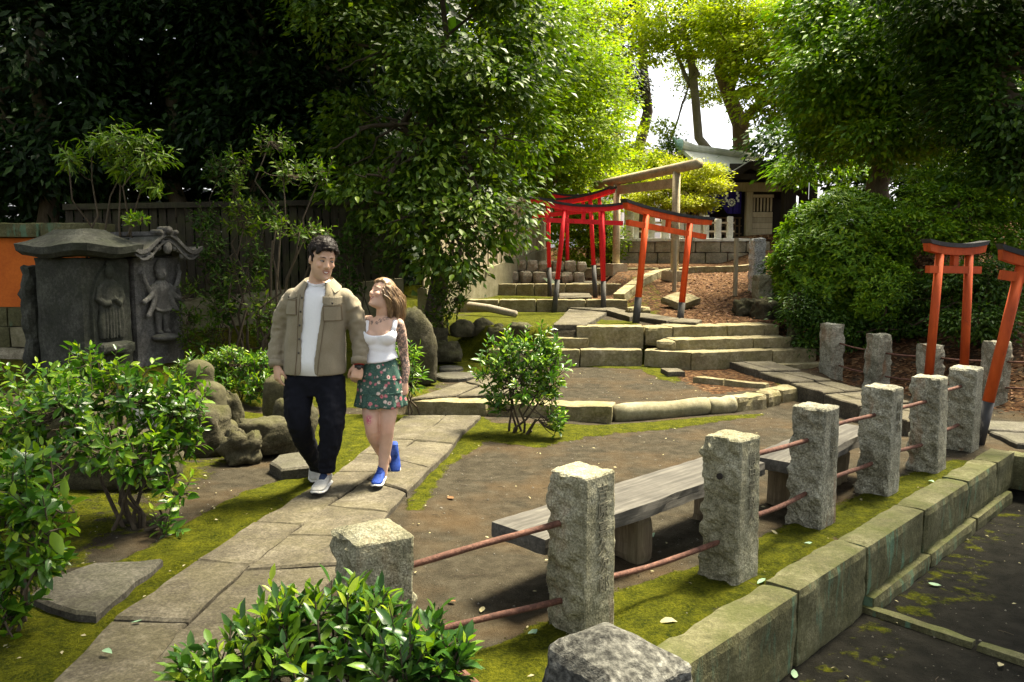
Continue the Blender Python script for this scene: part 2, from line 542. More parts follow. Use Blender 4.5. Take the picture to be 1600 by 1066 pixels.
s = N('copper_roof', 0.6, 0.3)
s.color(s.ramp(s.noise(2.2, 5, 0.6, stretch=(1, 0.3, 0.3)), [(0.3, (0.42, 0.43, 0.33)), (0.55, (0.58, 0.58, 0.47)), (0.75, (0.66, 0.65, 0.54))])); M['roof'] = s.m
s = N('verdigris', 0.6, 0.4)
s.color(s.ramp(s.noise(6, 4), [(0.3, (0.13, 0.25, 0.20)), (0.7, (0.30, 0.45, 0.37))])); M['verdigris'] = s.m


def flat_mat(name, c, rough=0.8, spec=0.2, vary=0.0, scale=20, bump=0.0):
    s = N(name, rough, spec)
    if vary:
        s.color(s.mix(s.ramp(s.noise(scale, 4, 0.6, vec=s.objpos()), [(0.3, 0.0), (0.7, 1.0)]), tuple(q * (1 - vary) for q in c), tuple(min(1, q * (1 + vary)) for q in c)))
    else: s.color(c)
    if bump: s.bump(s.noise(scale * 2, 4, 0.6, vec=s.objpos()), bump, 0.01)
    return s.m


M['purple'] = flat_mat('indigo_curtain_cloth', (0.028, 0.018, 0.15), 0.85, 0.1, 0.3, 8)
M['white_cloth'] = flat_mat('white_print', (0.78, 0.77, 0.72), 0.85)
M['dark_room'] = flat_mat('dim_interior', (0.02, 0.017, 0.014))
M['facade'] = flat_mat('pale_facade', (0.82, 0.80, 0.75), 0.8, 0.2, 0.06, 0.3)
M['window'] = flat_mat('window_glass', (0.50, 0.51, 0.50), 0.3, 0.5)
M['dark_letter'] = flat_mat('carved_shadow', (0.135, 0.128, 0.09), 0.95)
M['scatter'] = flat_mat('fallen_leaf', (0.25, 0.225, 0.12), 0.7, 0.2)
M['scatter_green'] = flat_mat('fallen_green_leaf', (0.16, 0.26, 0.15), 0.6, 0.3)
M['scatter_brown'] = flat_mat('fallen_brown_leaf', (0.16, 0.075, 0.03), 0.7, 0.2)


def leaf_mat(name, dark, mid, light, trans=0.3, rough=0.38, tcol=None, spec=0.45, young=0.86):
    s = N(name, rough, spec)
    oi = s.n('ObjectInfo')
    r = s.math('FRACT', s.math('ADD', s.geo.outputs['Random Per Island'], s.math('MULTIPLY', oi.outputs['Random'], 7.31)))
    big = s.noise(1.1, 3, 0.6)
    f = s.math('ADD', s.math('MULTIPLY', r, 0.72), s.math('MULTIPLY', s.math('SUBTRACT', big, 0.3), 0.65))
    col = s.ramp(f, [(0.0, dark), (0.5, mid), (young, light), (1.0, tuple(min(1, q * 1.25) for q in light))])
    s.color(col)
    tr = s.n('BsdfTranslucent')
    if tcol is None: tcol = (1.15, 1.25, 0.35)
    s.L(s.mix(1.0, col, tcol, 'MULTIPLY'), tr.inputs['Color'])
    mx = s.n('MixShader'); mx.inputs[0].default_value = trans
    s.L(s.b.outputs[0], mx.inputs[1]); s.L(tr.outputs[0], mx.inputs[2])
    s.L(mx.outputs[0], s.out.inputs['Surface'])
    return s.m


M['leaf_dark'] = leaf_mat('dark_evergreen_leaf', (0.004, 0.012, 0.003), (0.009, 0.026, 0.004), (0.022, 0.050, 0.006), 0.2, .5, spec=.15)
M['leaf_gloss'] = leaf_mat('glossy_leaf', (0.022, 0.052, 0.004), (0.055, 0.110, 0.007), (0.14, 0.20, 0.012), 0.34, .45, spec=.2)
M['leaf_camellia'] = leaf_mat('shrub_leaf', (0.020, 0.070, 0.006), (0.050, 0.135, 0.009), (0.17, 0.28, 0.015), 0.30, 0.34, spec=.38)
M['leaf_front'] = leaf_mat('front_bush_leaf', (0.018, 0.058, 0.012), (0.042, 0.115, 0.018), (0.12, 0.22, 0.018), 0.27, 0.32, spec=.4)
M['leaf_lime'] = leaf_mat('lime_leaf', (0.12, 0.18, 0.006), (0.24, 0.31, 0.010), (0.44, 0.47, 0.02), 0.5, 0.55, spec=.1)
M['leaf_maple'] = leaf_mat('maple_leaf', (0.060, 0.115, 0.004), (0.135, 0.215, 0.007), (0.29, 0.36, 0.012), 0.5, 0.55, spec=.1)
M['leaf_pine'] = leaf_mat('clipped_pine_leaf', (0.15, 0.18, 0.008), (0.30, 0.32, 0.014), (0.46, 0.45, 0.03), 0.42, 0.5, spec=.2)
M['leaf_azalea'] = leaf_mat('azalea_leaf', (0.040, 0.098, 0.005), (0.098, 0.20, 0.008), (0.22, 0.32, 0.012), 0.3, 0.45, spec=.18)
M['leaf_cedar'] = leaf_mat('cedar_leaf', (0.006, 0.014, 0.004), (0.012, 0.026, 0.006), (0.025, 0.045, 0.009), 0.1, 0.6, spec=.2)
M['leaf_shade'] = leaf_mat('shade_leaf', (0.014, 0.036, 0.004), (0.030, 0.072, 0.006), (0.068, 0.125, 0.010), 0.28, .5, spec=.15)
M['leaf_sapling'] = leaf_mat('sapling_leaf', (0.035, 0.09, 0.005), (0.085, 0.165, 0.008), (0.17, 0.25, 0.012), 0.4, spec=.3)
M['leaf_young'] = leaf_mat('young_leaf', (0.11, 0.20, 0.010), (0.19, 0.30, 0.014), (0.33, 0.42, 0.03), 0.38, 0.36, spec=.35)
M['pebble'] = stone_mat('pebble', (0.06, 0.053, 0.04), (0.11, 0.10, 0.08), (0.21, 0.195, 0.165))
M['moss_tuft'] = leaf_mat('moss_tuft', (0.030, 0.038, 0.002), (0.066, 0.072, 0.004), (0.12, 0.122, 0.008), 0.6, 0.8, spec=0.05)

# ------------------------------------------------------------------ terrain
KD = Vector((0.698, 0.716, 0)).normalized(); KN = Vector((KD.y, -KD.x, 0)); KO = Vector((0.76, 3.26, 0))
KANG = math.atan2(KD.y, KD.x)
K_END = (Vector((4.36, 6.97, 0)) - KO).dot(KD)


def kpt(s, o, z=0.0):
    p = KO + KD * s + KN * o
    return Vector((p.x, p.y, z))


def sst(a, b, x):
    t = np.clip((x - a) / (b - a), 0, 1)
    return t * t * (3 - 2 * t)


def poly_sd(px, py, poly):
    """signed distance (inside positive) to a polygon, vectorised"""
    d = np.full(px.shape, 1e9); ins = np.zeros(px.shape, bool)
    n = len(poly)
    for i in range(n):
        ax, ay = poly[i][0], poly[i][1]; bx, by = poly[(i + 1) % n][0], poly[(i + 1) % n][1]
        ex, ey = bx - ax, by - ay
        t = np.clip(((px - ax) * ex + (py - ay) * ey) / (ex * ex + ey * ey + 1e-9), 0, 1)
        d = np.minimum(d, np.hypot(px - ax - t * ex, py - ay - t * ey))
        c = (ay > py) != (by > py)
        xi = ax + (py - ay) * ex / (ey if abs(ey) > 1e-9 else 1e-9)
        ins ^= c & (px < xi)
    return np.where(ins, d, -d)


QX, QY = [-3, -1.2, 0.53, 1.0, 2.4, 2.85, 3.2, 4.0, 4.6], [9.0, 8.85, 8.5, 8.46, 9.02, 9.3, 9.55, 10.1, 10.7]
SX, SY = [-3, -.6, .56, 1.9, 2.48, 3.8, 4.9, 6.5], [12.4, 12.3, 12.02, 12.0, 12.3, 12.7, 13.0, 13.5]


def hgt(x, y):
    x = np.asarray(x, float); y = np.asarray(y, float)
    q = np.interp(x, QX, QY) + 0.10
    wq = 0.05 + 0.9 * sst(-1.1, -1.9, x) + 1.2 * sst(3.6, 4.8, x)
    h = 0.13 * sst(-0.02, 1, (y - q) / wq)
    s_ = np.interp(x, SX, SY)
    ws = 0.06 + 0.9 * sst(-.3, -1.0, x) + 1.2 * sst(3.9, 4.8, x)
    h += 0.52 * sst(-0.3, 1, (y - s_) / ws)
    st = 0.19 * sst(15.8, 15.85, y) + 0.21 * sst(18.3, 18.35, y) + 0.31 * sst(20.35, 20.4, y)
    rp = 0.71 * sst(12.9, 20.4, y)
    b = sst(2.15, 2.6, x)
    h += st * (1 - b) + rp * b
    h += 0.15 * sst(21, 23, y) + 0.45 * sst(23.3, 23.4, y)
    # right bank behind the low stone fence
    d = (x - 4.45) * 0.88 + (y - 11.1) * 0.47
    h += 0.34 * np.clip(d - 0.1, 0, 4.5) * sst(6.6, 8.6, y) * (1 - 0.75 * sst(15, 22, y)) * np.maximum(sst(5.6, 7.2, x), sst(12.8, 11.8, y))
    # left garden rises a little towards the wall
    h += 0.22 * sst(-2.4, -4.5, x) * sst(3.5, 7, y)
    # sunken lane outside the kerb
    o = (x - KO.x) * KN.x + (y - KO.y) * KN.y; s = (x - KO.x) * KD.x + (y - KO.y) * KD.y
    lane = sst(-0.15, -0.06, o) * (1 - sst(K_END - 0.05, K_END + 0.25, s))
    h -= 0.36 * lane
    h += 0.012 * np.sin(x * 2.3 + np.sin(y * 1.7)) * np.cos(y * 2.9 + x) * (1 - lane)
    return h


def H(x, y):
    return float(hgt(np.array([x]), np.array([y]))[0])


def spaced(stops):
    out = []
    for a, b, st in stops:
        out += list(np.arange(a, b - 1e-6, st))
    out.append(stops[-1][1])
    return np.array(out)


gx = spaced([(-320, -60, 65), (-60, -14, 6.5), (-14, -6, .5), (-6, -3, .12), (-3, 6, .05), (6, 10, .25), (10, 20, 1.2), (20, 60, 8), (60, 320, 65)])
gy = spaced([(-320, -20, 60), (-20, 0.5, 2.0), (0.5, 2.2, .2), (2.2, 9, .045), (9, 13.2, .06), (13.2, 24, .15), (24, 30, .6), (30, 60, 6), (60, 340, 70)])
XX, YY = np.meshgrid(gx, gy)
ZZ = hgt(XX, YY)
nX, nY = len(gx), len(gy)
V = np.stack([XX.ravel(), YY.ravel(), ZZ.ravel()], 1)
ii = np.arange(nX * nY).reshape(nY, nX)
Fq = np.stack([ii[:-1, :-1].ravel(), ii[:-1, 1:].ravel(), ii[1:, 1:].ravel(), ii[1:, :-1].ravel()], 1)
gme = mesh_np('ground', V, Fq, M['ground'], smooth=True)
px_, py_ = V[:, 0], V[:, 1]


def pz(z, *pts):
    return [tuple(G(a, b, z).xy) for a, b in pts]


PATH_L = [(75, 1066), (175, 967), (305, 876), (397, 815), (467, 772), (527, 737), (560, 708), (592, 685), (627, 650)]
pl = [G(a, b, .06) for a, b in PATH_L]
moss_polys = [
    # strip along the left of the path
    [(-2.5, 2.2)] + [(p.x, p.y) for p in pl] + [(-1.45, 8.6), (-1.85, 7.6), (-1.6, 6.6), (-2.0, 5.8), (-2.15, 4.7), (-2.5, 3.9)],
    pz(0, (635, 800), (640, 780), (672, 735), (722, 680), (752, 650), (770, 662), (930, 665), (935, 680), (880, 690), (840, 700), (760, 690), (735, 708), (700, 725), (660, 800)),
    pz(0, (930, 665), (1200, 645), (1180, 652), (1050, 668), (935, 682)),
    pz(.15, (860, 568), (1010, 568), (1080, 577), (1060, 597), (1030, 590), (1000, 577)),
    pz(.15, (1060, 578), (1140, 572), (1250, 605), (1200, 600), (1110, 590)),
    pz(.15, (630, 600), (720, 592), (790, 570), (760, 545), (680, 540), (630, 560)),
    pz(.69, (720, 512), (860, 512), (880, 478), (740, 478)),
    pz(.69, (935, 510), (1020, 512), (985, 498), (930, 495)),
    pz(.87, (730, 468), (860, 468), (870, 452), (740, 440)),
    pz(.69, (985, 470), (1040, 476), (1030, 500), (960, 490)),
    pz(1.08, (740, 445), (840, 440), (860, 425), (760, 425)),
    # bed between the posts and the kerb
    [tuple(kpt(s, o).xy) for s, o in ((.0, -.2), (1.2, -.2), (2.4, -.2), (3.6, -.2), (4.7, -.2), (4.6, -.36), (3.4, -.50), (2.2, -.55), (1.0, -.62), (.1, -.75), (-.8, -.75), (-.8, -.3))],
    # lane edge
    [tuple(kpt(s, o).xy) for s, o in ((-1, 0), (4.9, 0), (4.6, .28), (3.4, .32), (2.6, .5), (1.8, .28), (.8, .5), (-1, .4))],
    [(-2.9, 7.0), (-1.2, 7.2), (-1.1, 8.8), (-3.0, 8.8)],
]
moss = np.zeros(len(V)); 
for k, p in enumerate(moss_polys):
    d = poly_sd(px_, py_, p)
    wd = 0.10 if k not in (12,) else 0.12
    f = sst(-wd, wd, d) * (0.95 if k != 12 else 0.40)
    moss = np.maximum(moss, f)
moss = np.maximum(moss, 0.55 * sst(-2.0, -2.6, px_) * sst(9, 7, py_))
moss = np.maximum(moss, 0.85 * sst(-.6, -1.2, px_) * sst(8.9, 9.3, py_))
moss = np.maximum(moss, 0.6 * sst(12.6, 13.2, py_) * sst(2.0, 1.2, px_))
d_b = (px_ - 4.45) * 0.88 + (py_ - 11.1) * 0.47
litter = 0.62 * sst(-.45, .1, d_b) * sst(7.3, 8.3, py_)
d = poly_sd(px_, py_, pz(.9, (1030, 470), (1100, 430), (1190, 428), (1215, 505), (1120, 512), (1070, 500), (1020, 485)))
litter = np.maximum(litter, 0.95 * sst(-.35, .25, d))
litter = np.maximum(litter, .9 * sst(2.6, 3.2, px_) * sst(12.7, 13.4, py_))
litter = np.maximum(litter, 0.4 * sst(-3.0, -3.6, px_) * sst(5.5, 6.5, py_))
o_ = (px_ - KO.x) * KN.x + (py_ - KO.y) * KN.y; s_ = (px_ - KO.x) * KD.x + (py_ - KO.y) * KD.y
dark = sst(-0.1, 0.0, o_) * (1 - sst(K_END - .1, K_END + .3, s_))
dark = np.maximum(dark, 0.75 * sst(-2.1, -2.7, px_) * sst(8.5, 7.0, py_))  # shade beneath the left shrubs, painted as darker earth
# moss grows in low cushions
nearm = (py_ > 2.2) & (py_ < 13) & (px_ > -3.5) & (px_ < 6)
cush = np.zeros(len(V))
idn = np.nonzero(nearm & (moss > .35))[0]
cush[idn] = [.5 + .5 * noise.noise(Vector((px_[k] * 7, py_[k] * 7, 1.0))) + .35 * noise.noise(Vector((px_[k] * 16, py_[k] * 16, 4.0))) for k in idn]
V[:, 2] += sst(.4, .8, moss) * cush * .022
gme.vertices.foreach_set('co', V.astype(np.float32).ravel()); gme.update()
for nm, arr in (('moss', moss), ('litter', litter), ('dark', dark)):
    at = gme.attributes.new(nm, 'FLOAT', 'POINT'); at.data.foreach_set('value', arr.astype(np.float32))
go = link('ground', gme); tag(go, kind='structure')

# moss: short upright tufts where the ground is mossy and near
rng = np.random.default_rng(5)
near = (py_ > 2.3) & (py_ < 9.2) & (px_ > -3.2) & (px_ < 5.2) & (moss > 0.5)
ids = np.nonzero(near)[0]
pick = rng.choice(ids, 90000)
bx = px_[pick] + rng.uniform(-.03, .03, len(pick)); by = py_[pick] + rng.uniform(-.03, .03, len(pick))
nv = np.array([noise.noise(Vector((a * 4.0, b * 4.0, 3.0))) for a, b in zip(bx, by)])
nv = nv + .6 * np.array([noise.noise(Vector((a * 19.0, b * 19.0, 7.0))) for a, b in zip(bx, by)])
ok = (nv > -0.12 + .5 * (.95 - moss[pick])) & (np.abs((bx - KO.x) * KN.x + (by - KO.y) * KN.y + .09) > .12)
bx, by = bx[ok], by[ok]
bz = hgt(bx, by)
n_ = len(bx); an = rng.uniform(0, 2 * np.pi, n_); hh_ = rng.uniform(.004, .012, n_); ww = rng.uniform(.004, .009, n_)
tx, ty = rng.normal(0, .006, n_), rng.normal(0, .006, n_)
V3 = np.stack([np.stack([bx - np.cos(an) * ww, by - np.sin(an) * ww, bz - .003], 1), np.stack([bx + np.cos(an) * ww, by + np.sin(an) * ww, bz - .003], 1), np.stack([bx + tx, by + ty, bz + hh_], 1)], 1).reshape(-1, 3)
mo = link('moss', mesh_np('moss', V3, np.arange(n_ * 3).reshape(-1, 3), M['moss_tuft']))
tag(mo, 'short bright moss growing on the earth beside the path and kerb', 'moss', kind='stuff')

# ------------------------------------------------------------------ stone path
path = empty('path', (0, 0, 0), kind='structure')


def add_slab(parent, name, pts, z0, z1, m, seed, amp=0.006, bev=0.012, label=None):
    vs, fs = poly_slab(pts, z0, z1, amp, seed, bev=bev)
    o = MB().add(vs, fs).build(name, m, parent, smooth=False)
    return o


def shrink(pts, d):
    c = sum((Vector(p).to_2d() for p in pts), Vector((0, 0))) / len(pts)
    return [tuple(Vector(p).to_2d() + (c - Vector(p).to_2d()).normalized() * d * 1.4) for p in pts]


PZ = 0.055
Lp = [(55, 1086), (175, 967), (305, 876), (397, 815), (467, 772), (527, 737), (560, 708), (592, 685), (610, 666), (630, 648)]
Jp = [(190, 1090), (295, 970), (390, 882), (472, 819), (530, 775), (588, 737), (612, 712), (648, 688), (672, 668), (697, 648)]
Ln = [G(a, b, PZ) for a, b in Lp]; Jn = [G(a, b, PZ) for a, b in Jp]
for i in range(len(Ln) - 1):
    q = [Ln[i].xy, Jn[i].xy, Jn[i + 1].xy, Ln[i + 1].xy]
    add_slab(path, 'paving_slab', shrink(q, 0.006), -.06, PZ + random.uniform(-.006, .006), M['paving'], i + 1)
# right column
Ja = [(697, 648), (676, 667), (652, 689), (616, 716), (578, 748), (517, 790), (470, 838), (398, 892), (295, 985), (190, 1090)]
Ra = [(752, 648), (724, 674), (710, 694), (672, 732), (636, 768), (607, 800), None, None, None, None]
def on_joint(p):
    best = None
    for a, b in zip(Jn[:-1], Jn[1:]):
        t = max(0, min(1, (p - a).dot(b - a) / (b - a).length_squared)); q = a.lerp(b, t)
        if best is None or (q - p).length < (best - p).length: best = q
    return best


Jw = [on_joint(G(a, b, PZ)) for a, b in Ja]
Rw = [G(*r, PZ) if r else None for r in Ra]
for i, p in ((6, (-.80, 4.72)), (7, (-.90, 4.30)), (8, (-1.02, 3.70)), (9, (-1.18, 2.95))): Rw[i] = Vector((*p, PZ))
for i in range(len(Jw) - 1):
    q = [Jw[i].xy, Jw[i + 1].xy, Rw[i + 1].xy, Rw[i].xy]
    if i == 5: q = [Jw[i].xy, Jw[i + 1].xy, Vector((-.88, 4.74)), Vector((-.80, 5.2))]
    add_slab(path, 'paving_slab', shrink(q, 0.006), -.06, PZ + random.uniform(-.004, .012), M['paving'], 30 + i, amp=.007)

# loose flat stones
FL = [([(40, 930), (75, 905), (150, 878), (255, 873), (240, 890), (215, 905), (180, 935), (150, 958), (90, 950)], 'broad flat stepping stone beside the path in front of the left bushes'),
      ([(420, 722), (435, 710), (490, 703), (492, 728), (440, 733)], 'flat dark stepping stone behind the man beside low rocks')]
for i, (p, lb) in enumerate(FL):
    z = .05 if i == 0 else .085
    vs, fs = poly_slab([G(a, b, z).xy for a, b in p], -.05, z, .008, 60 + i, bev=.015)
    tag(MB().add(vs, fs).build('stepping_stone', M['flagstone']), lb, 'stone', 'stepping stones beside the path')
for i, (c, rx, ry, lb) in enumerate([((711, 588), .27, .30, 'round flat stepping stone in the moss behind the woman'), ((703, 575), .17, .22, 'small flat stepping stone farther back in the moss'), ((665, 579), .14, .2, 'flat stepping stone nearest the leafy plant behind the woman')]):
    g = G(*c, .17)
    zz = H(g.x, g.y)
    pts = [(g.x + rx * math.cos(t) * (1 + .12 * math.sin(3 * t + i)), g.y + ry * math.sin(t)) for t in [k * math.pi / 7 for k in range(14)]]
    vs, fs = poly_slab(pts, zz - .05, zz + .06, .006, 70 + i, bev=.015)
    tag(MB().add(vs, fs).build('stepping_stone', M['flagstone']), lb, 'stone', 'stepping stones beside the path')

# ------------------------------------------------------------------ kerb of the lane
kerb = empty('kerb', (0, 0, 0), kind='structure')
cuts = [-1.3, -.32, .62, 1.52, 2.42, 3.35, 4.2, K_END]
cuts = [-1.3, -.25, .98, 1.88, 2.86, 3.82, 4.62, K_END]
for i in range(len(cuts) - 1):
    L = cuts[i + 1] - cuts[i] - .012
    kh = .44 if i < 3 else .31
    vs, fs = rough_box(L, .20, kh, step=.05, amp=.010, seed=i + 3, bev=.016, freq=5)
    mid = kpt((cuts[i] + cuts[i + 1]) / 2, -.10)
    MB().add(vs, fs).build('kerb_stone', M['kerb'], kerb, (mid.x, mid.y, .045 - kh + random.uniform(-.006, .006)), (0, 0, KANG + random.uniform(-.006, .006)))
for i in range(6):
    a, b = -1.3 + i * 1.05, -1.3 + (i + 1) * 1.05 - .015
    b = min(b, K_END)
    if b - a < .2 or b < 2.2: continue
    a = max(a, 1.9)
    vs, fs = rough_box(b - a, .20, .16, step=.06, amp=.012, seed=i + 23, bev=.02, freq=6)
    mid = kpt((a + b) / 2, -.055)
    MB().add(vs, fs).build('footing_stone', M['kerb'], kerb, (mid.x, mid.y, -.42), (0, 0, KANG))
# return at the far end
vs, fs = rough_box(.62, .20, .31, step=.05, amp=.012, seed=44, bev=.016)
mid = kpt(K_END + .06, .22)
MB().add(vs, fs).build('kerb_stone', M['kerb'], kerb, (mid.x, mid.y, -.30), (0, 0, KANG - math.pi / 2))
# narrow stone strip crossing the lane
strip = empty('lane_edging', (0, 0, 0), kind='structure')
a = Vector((2.06, 4.66, 0)); dd = Vector((.62, -.72, 0)).normalized()
for i in range(4):
    vs, fs = rough_box(.62, .075, .08, step=.05, amp=.008, seed=50 + i, bev=.012)
    p = a + dd * (.32 + i * .635)
    MB().add(vs, fs).build('edging_stone', M['kerb'], strip, (p.x, p.y, -.41 + .01), (0, 0, math.atan2(dd.y, dd.x)))
# paving right of the lane's end
rpath = empty('path', (0, 0, 0), kind='structure')
for i, q in enumerate([[(4.55, 7.25), (5.3, 7.0), (5.4, 7.5), (4.6, 7.75)], [(4.62, 7.8), (5.4, 7.55), (5.5, 8.1), (4.66, 8.3)], [(5.35, 7.0), (6.2, 6.8), (6.3, 7.4), (5.45, 7.5)], [(4.6, 6.6), (5.2, 6.4), (5.28, 6.92), (4.62, 7.15)], [(5.45, 7.56), (6.3, 7.45), (6.4, 8.1), (5.55, 8.1)]]):
    add_slab(rpath, 'paving_slab', q, -.08, .045 + .004 * (i % 3), M['flagstone'], 90 + i)
vs, fs = rough_box(.42, .2, .22, step=.05, amp=.014, seed=99, bev=.02)
tag(MB().add(vs, fs).build('edge_stone', M['kerb'], None, (4.75, 6.35, -.32), (0, 0, .3)), 'pale block set in the ground at the far end of the sunken lane', 'stone')

# slab path coming down from the steps on the right
spath = empty('path', (0, 0, 0), kind='structure')
A0 = [(3.05, 11.5), (3.22, 10.6), (3.36, 9.8), (3.50, 9.1), (3.60, 8.4), (3.78, 7.7)]
B0 = [(3.67, 11.5), (3.78, 10.6), (3.90, 9.9), (4.06, 9.3), (4.24, 8.6), (4.45, 7.9)]
for i in range(5):
    a0, a1, b0, b1 = Vector(A0[i]), Vector(A0[i + 1]), Vector(B0[i]), Vector(B0[i + 1])
    t = .45 + .15 * ((i * 7) % 3 - 1); u = .5 + .12 * ((i * 5) % 3 - 1)
    m0, m1 = a0.lerp(b0, t), a1.lerp(b1, u)
    z = .235 - .02 * i
    add_slab(spath, 'paving_slab', shrink([a0, a1, m1, m0], .006), -.05, z, M['paving'], 110 + i)
    add_slab(spath, 'paving_slab', shrink([m0, m1, b1, b0], .006), -.05, z + .004, M['paving'], 120 + i)

# ------------------------------------------------------------------ curved edging of the raised yard
edge = empty('kerb', (0, 0, 0), kind='structure')


def seg_block(parent, name, p, q, depth, z0, z1, m, seed, amp=.014, bev=.011, step=.06, top_amp=.009):
    p = Vector((p[0], p[1], 0)); q = Vector((q[0], q[1], 0)); L = (q - p).length
    vs, fs = rough_box(L, depth, z1 - z0, step=step, amp=amp, seed=seed, bev=bev, top_amp=top_amp)
    d = (q - p).normalized(); nrm = Vector((-d.y, d.x, 0))
    c = (p + q) / 2 + nrm * depth / 2
    return MB().add(vs, fs).build(name, m, parent, (c.x, c.y, z0), (0, 0, math.atan2(d.y, d.x)))


seg_block(edge, 'kerb_stone', (-1.16, 8.86), (-.28, 8.70), .3, -.06, .145, M['step'], 201)
seg_block(edge, 'kerb_stone', (-.265, 8.70), (.40, 8.56), .3, -.06, .15, M['step'], 202, amp=.02)
seg_block(edge, 'kerb_stone', (.41, 8.48), (1.03, 8.33), .3, -.06, .17, M['step'], 203, amp=.025)
for p, q, sd in (((1.06, 8.50), (2.13, 8.86), 1), ((2.14, 8.865), (2.45, 9.0), 2)):
    pts = [Vector((*p, .06)).lerp(Vector((*q, .075)), t / 8) + Vector((0, 0, .01 * math.sin(t))) for t in range(9)]
    MB().tube(pts, [.105 if 0 < k < 8 else .098 for k in range(9)], 14).build('edging_pole', M['concrete'], edge, smooth=True)
seg_block(edge, 'kerb_stone', (2.46, 8.93), (2.92, 9.20), .22, -.06, .16, M['step'], 204, amp=.035, bev=.035)
seg_block(edge, 'kerb_stone', (2.93, 9.22), (3.16, 9.42), .24, -.06, .17, M['step'], 205, amp=.03, bev=.035)
seg_block(edge, 'kerb_stone', (3.17, 9.46), (3.62, 9.80), .26, -.06, .16, M['step'], 206, amp=.015)
seg_block(edge, 'kerb_stone', (2.28, 10.28), (2.62, 10.05), .13, .05, .20, M['step'], 207)
seg_block(edge, 'kerb_stone', (2.63, 10.04), (3.05, 9.72), .13, .05, .195, M['step'], 208)
vs, fs = rough_box(.24, .36, .09, step=.06, amp=.008, seed=210)
tag(MB().add(vs, fs).build('stone_block', M['paving'], None, (2.15, 10.85, .12), (0, 0, .1)), 'small pale block lying on the earth in front of the steps', 'stone')

# slabs on the raised yard, left
ypath = empty('path', (0, 0, 0), kind='structure')
for i, p in enumerate([[(641, 623), (712, 618), (748, 602), (721, 597), (690, 607)], [(716, 619), (770, 616), (792, 596), (766, 584), (726, 596), (753, 603)], [(772, 615), (840, 612), (838, 588), (796, 594)], [(770, 583), (795, 592), (838, 585), (835, 572), (800, 572)]]):
    add_slab(ypath, 'paving_slab', shrink([G(a, b, .17).xy for a, b in p], .012), .05, .172, M['paving'], 130 + i)

# ------------------------------------------------------------------ stone steps
steps = empty('stone_steps', (0, 0, 0), kind='structure')
sb = lambda p, q, dep, z0, z1, sd, **k: seg_block(steps, 'step_stone', p, q, dep, z0, z1, M['step'], sd, **k)
# bottom course
sb((-.35, 11.85), (.54, 11.74), .34, .05, .36, 301)
sb((.56, 11.74), (.97, 11.70), .34, .05, .375, 302)
sb((.985, 11.70), (1.87, 11.66), .34, .05, .38, 303)
sb((1.885, 11.64), (2.47, 11.27), .36, .05, .385, 304)
sb((2.49, 11.26), (3.72, 11.62), .62, .05, .385, 305)
sb((3.735, 11.63), (4.45, 11.86), .58, .05, .375, 306)
sb((3.5, 11.40), (4.55, 11.66), .22, .05, .19, 307)
# second course
sb((.35, 11.96), (1.12, 11.92), .34, .36, .525, 308)
sb((.95, 12.02), (1.93, 11.95), .4, .36, .69, 309)
sb((2.05, 11.62), (2.32, 11.52), .5, .37, .52, 310, amp=.03, bev=.03)
sb((2.32, 11.55), (3.50, 11.83), .55, .375, .535, 311)
sb((3.515, 11.83), (4.12, 12.02), .5, .375, .53, 312)
# top course
sb((1.95, 11.93), (2.36, 11.93), .42, .40, .685, 313, bev=.03)
sb((2.37, 11.93), (3.20, 12.13), .5, .5, .69, 314)
sb((3.215, 12.14), (3.80, 12.30), .45, .5, .69, 315)
sb((3.815, 12.30), (4.05, 12.36), .45, .5, .685, 316)
# slabs on the upper terrace
tpath = empty('path', (0, 0, 0), kind='structure')
for i, (p, z) in enumerate([([(865, 507), (917, 507), (948, 488), (890, 482)], .71), ([(880, 480), (948, 485), (985, 495), (1000, 490), (935, 475), (885, 474)], .74), ([(985, 493), (1042, 501.5), (1062, 497), (1003, 488)], .735), ([(1044, 502), (1088, 504), (1098, 500), (1064, 497)], .73)]):
    add_slab(tpath, 'paving_slab', shrink([G(a, b, z).xy for a, b in p], .01), .55, z, M['paving'], 140 + i)
# low retaining courses behind
low = empty('stone_courses', (0, 0, 0), kind='structure')
x = -1.0
for i, L in enumerate([.75, .72, .95, .8]):
    seg_block(low, 'course_stone', (x, 15.74 - .03 * i), (x + L - .012, 15.71 - .03 * i), .3, .55, .885, M['step'], 320 + i); x += L
x = -.45
for i, L in enumerate([.55, .4, .7, .75, .9]):
    seg_block(low, 'course_stone', (x, 18.25), (x + L - .015, 18.22), .35, .75, 1.10, M['step'], 330 + i); x += L
x = .0
for i, L in enumerate([.6, .7, .8, .75, .8]):
    seg_block(low, 'course_stone', (x, 20.35), (x + L - .015, 20.3), .35, 1.0, 1.42, M['step'], 340 + i); x += L
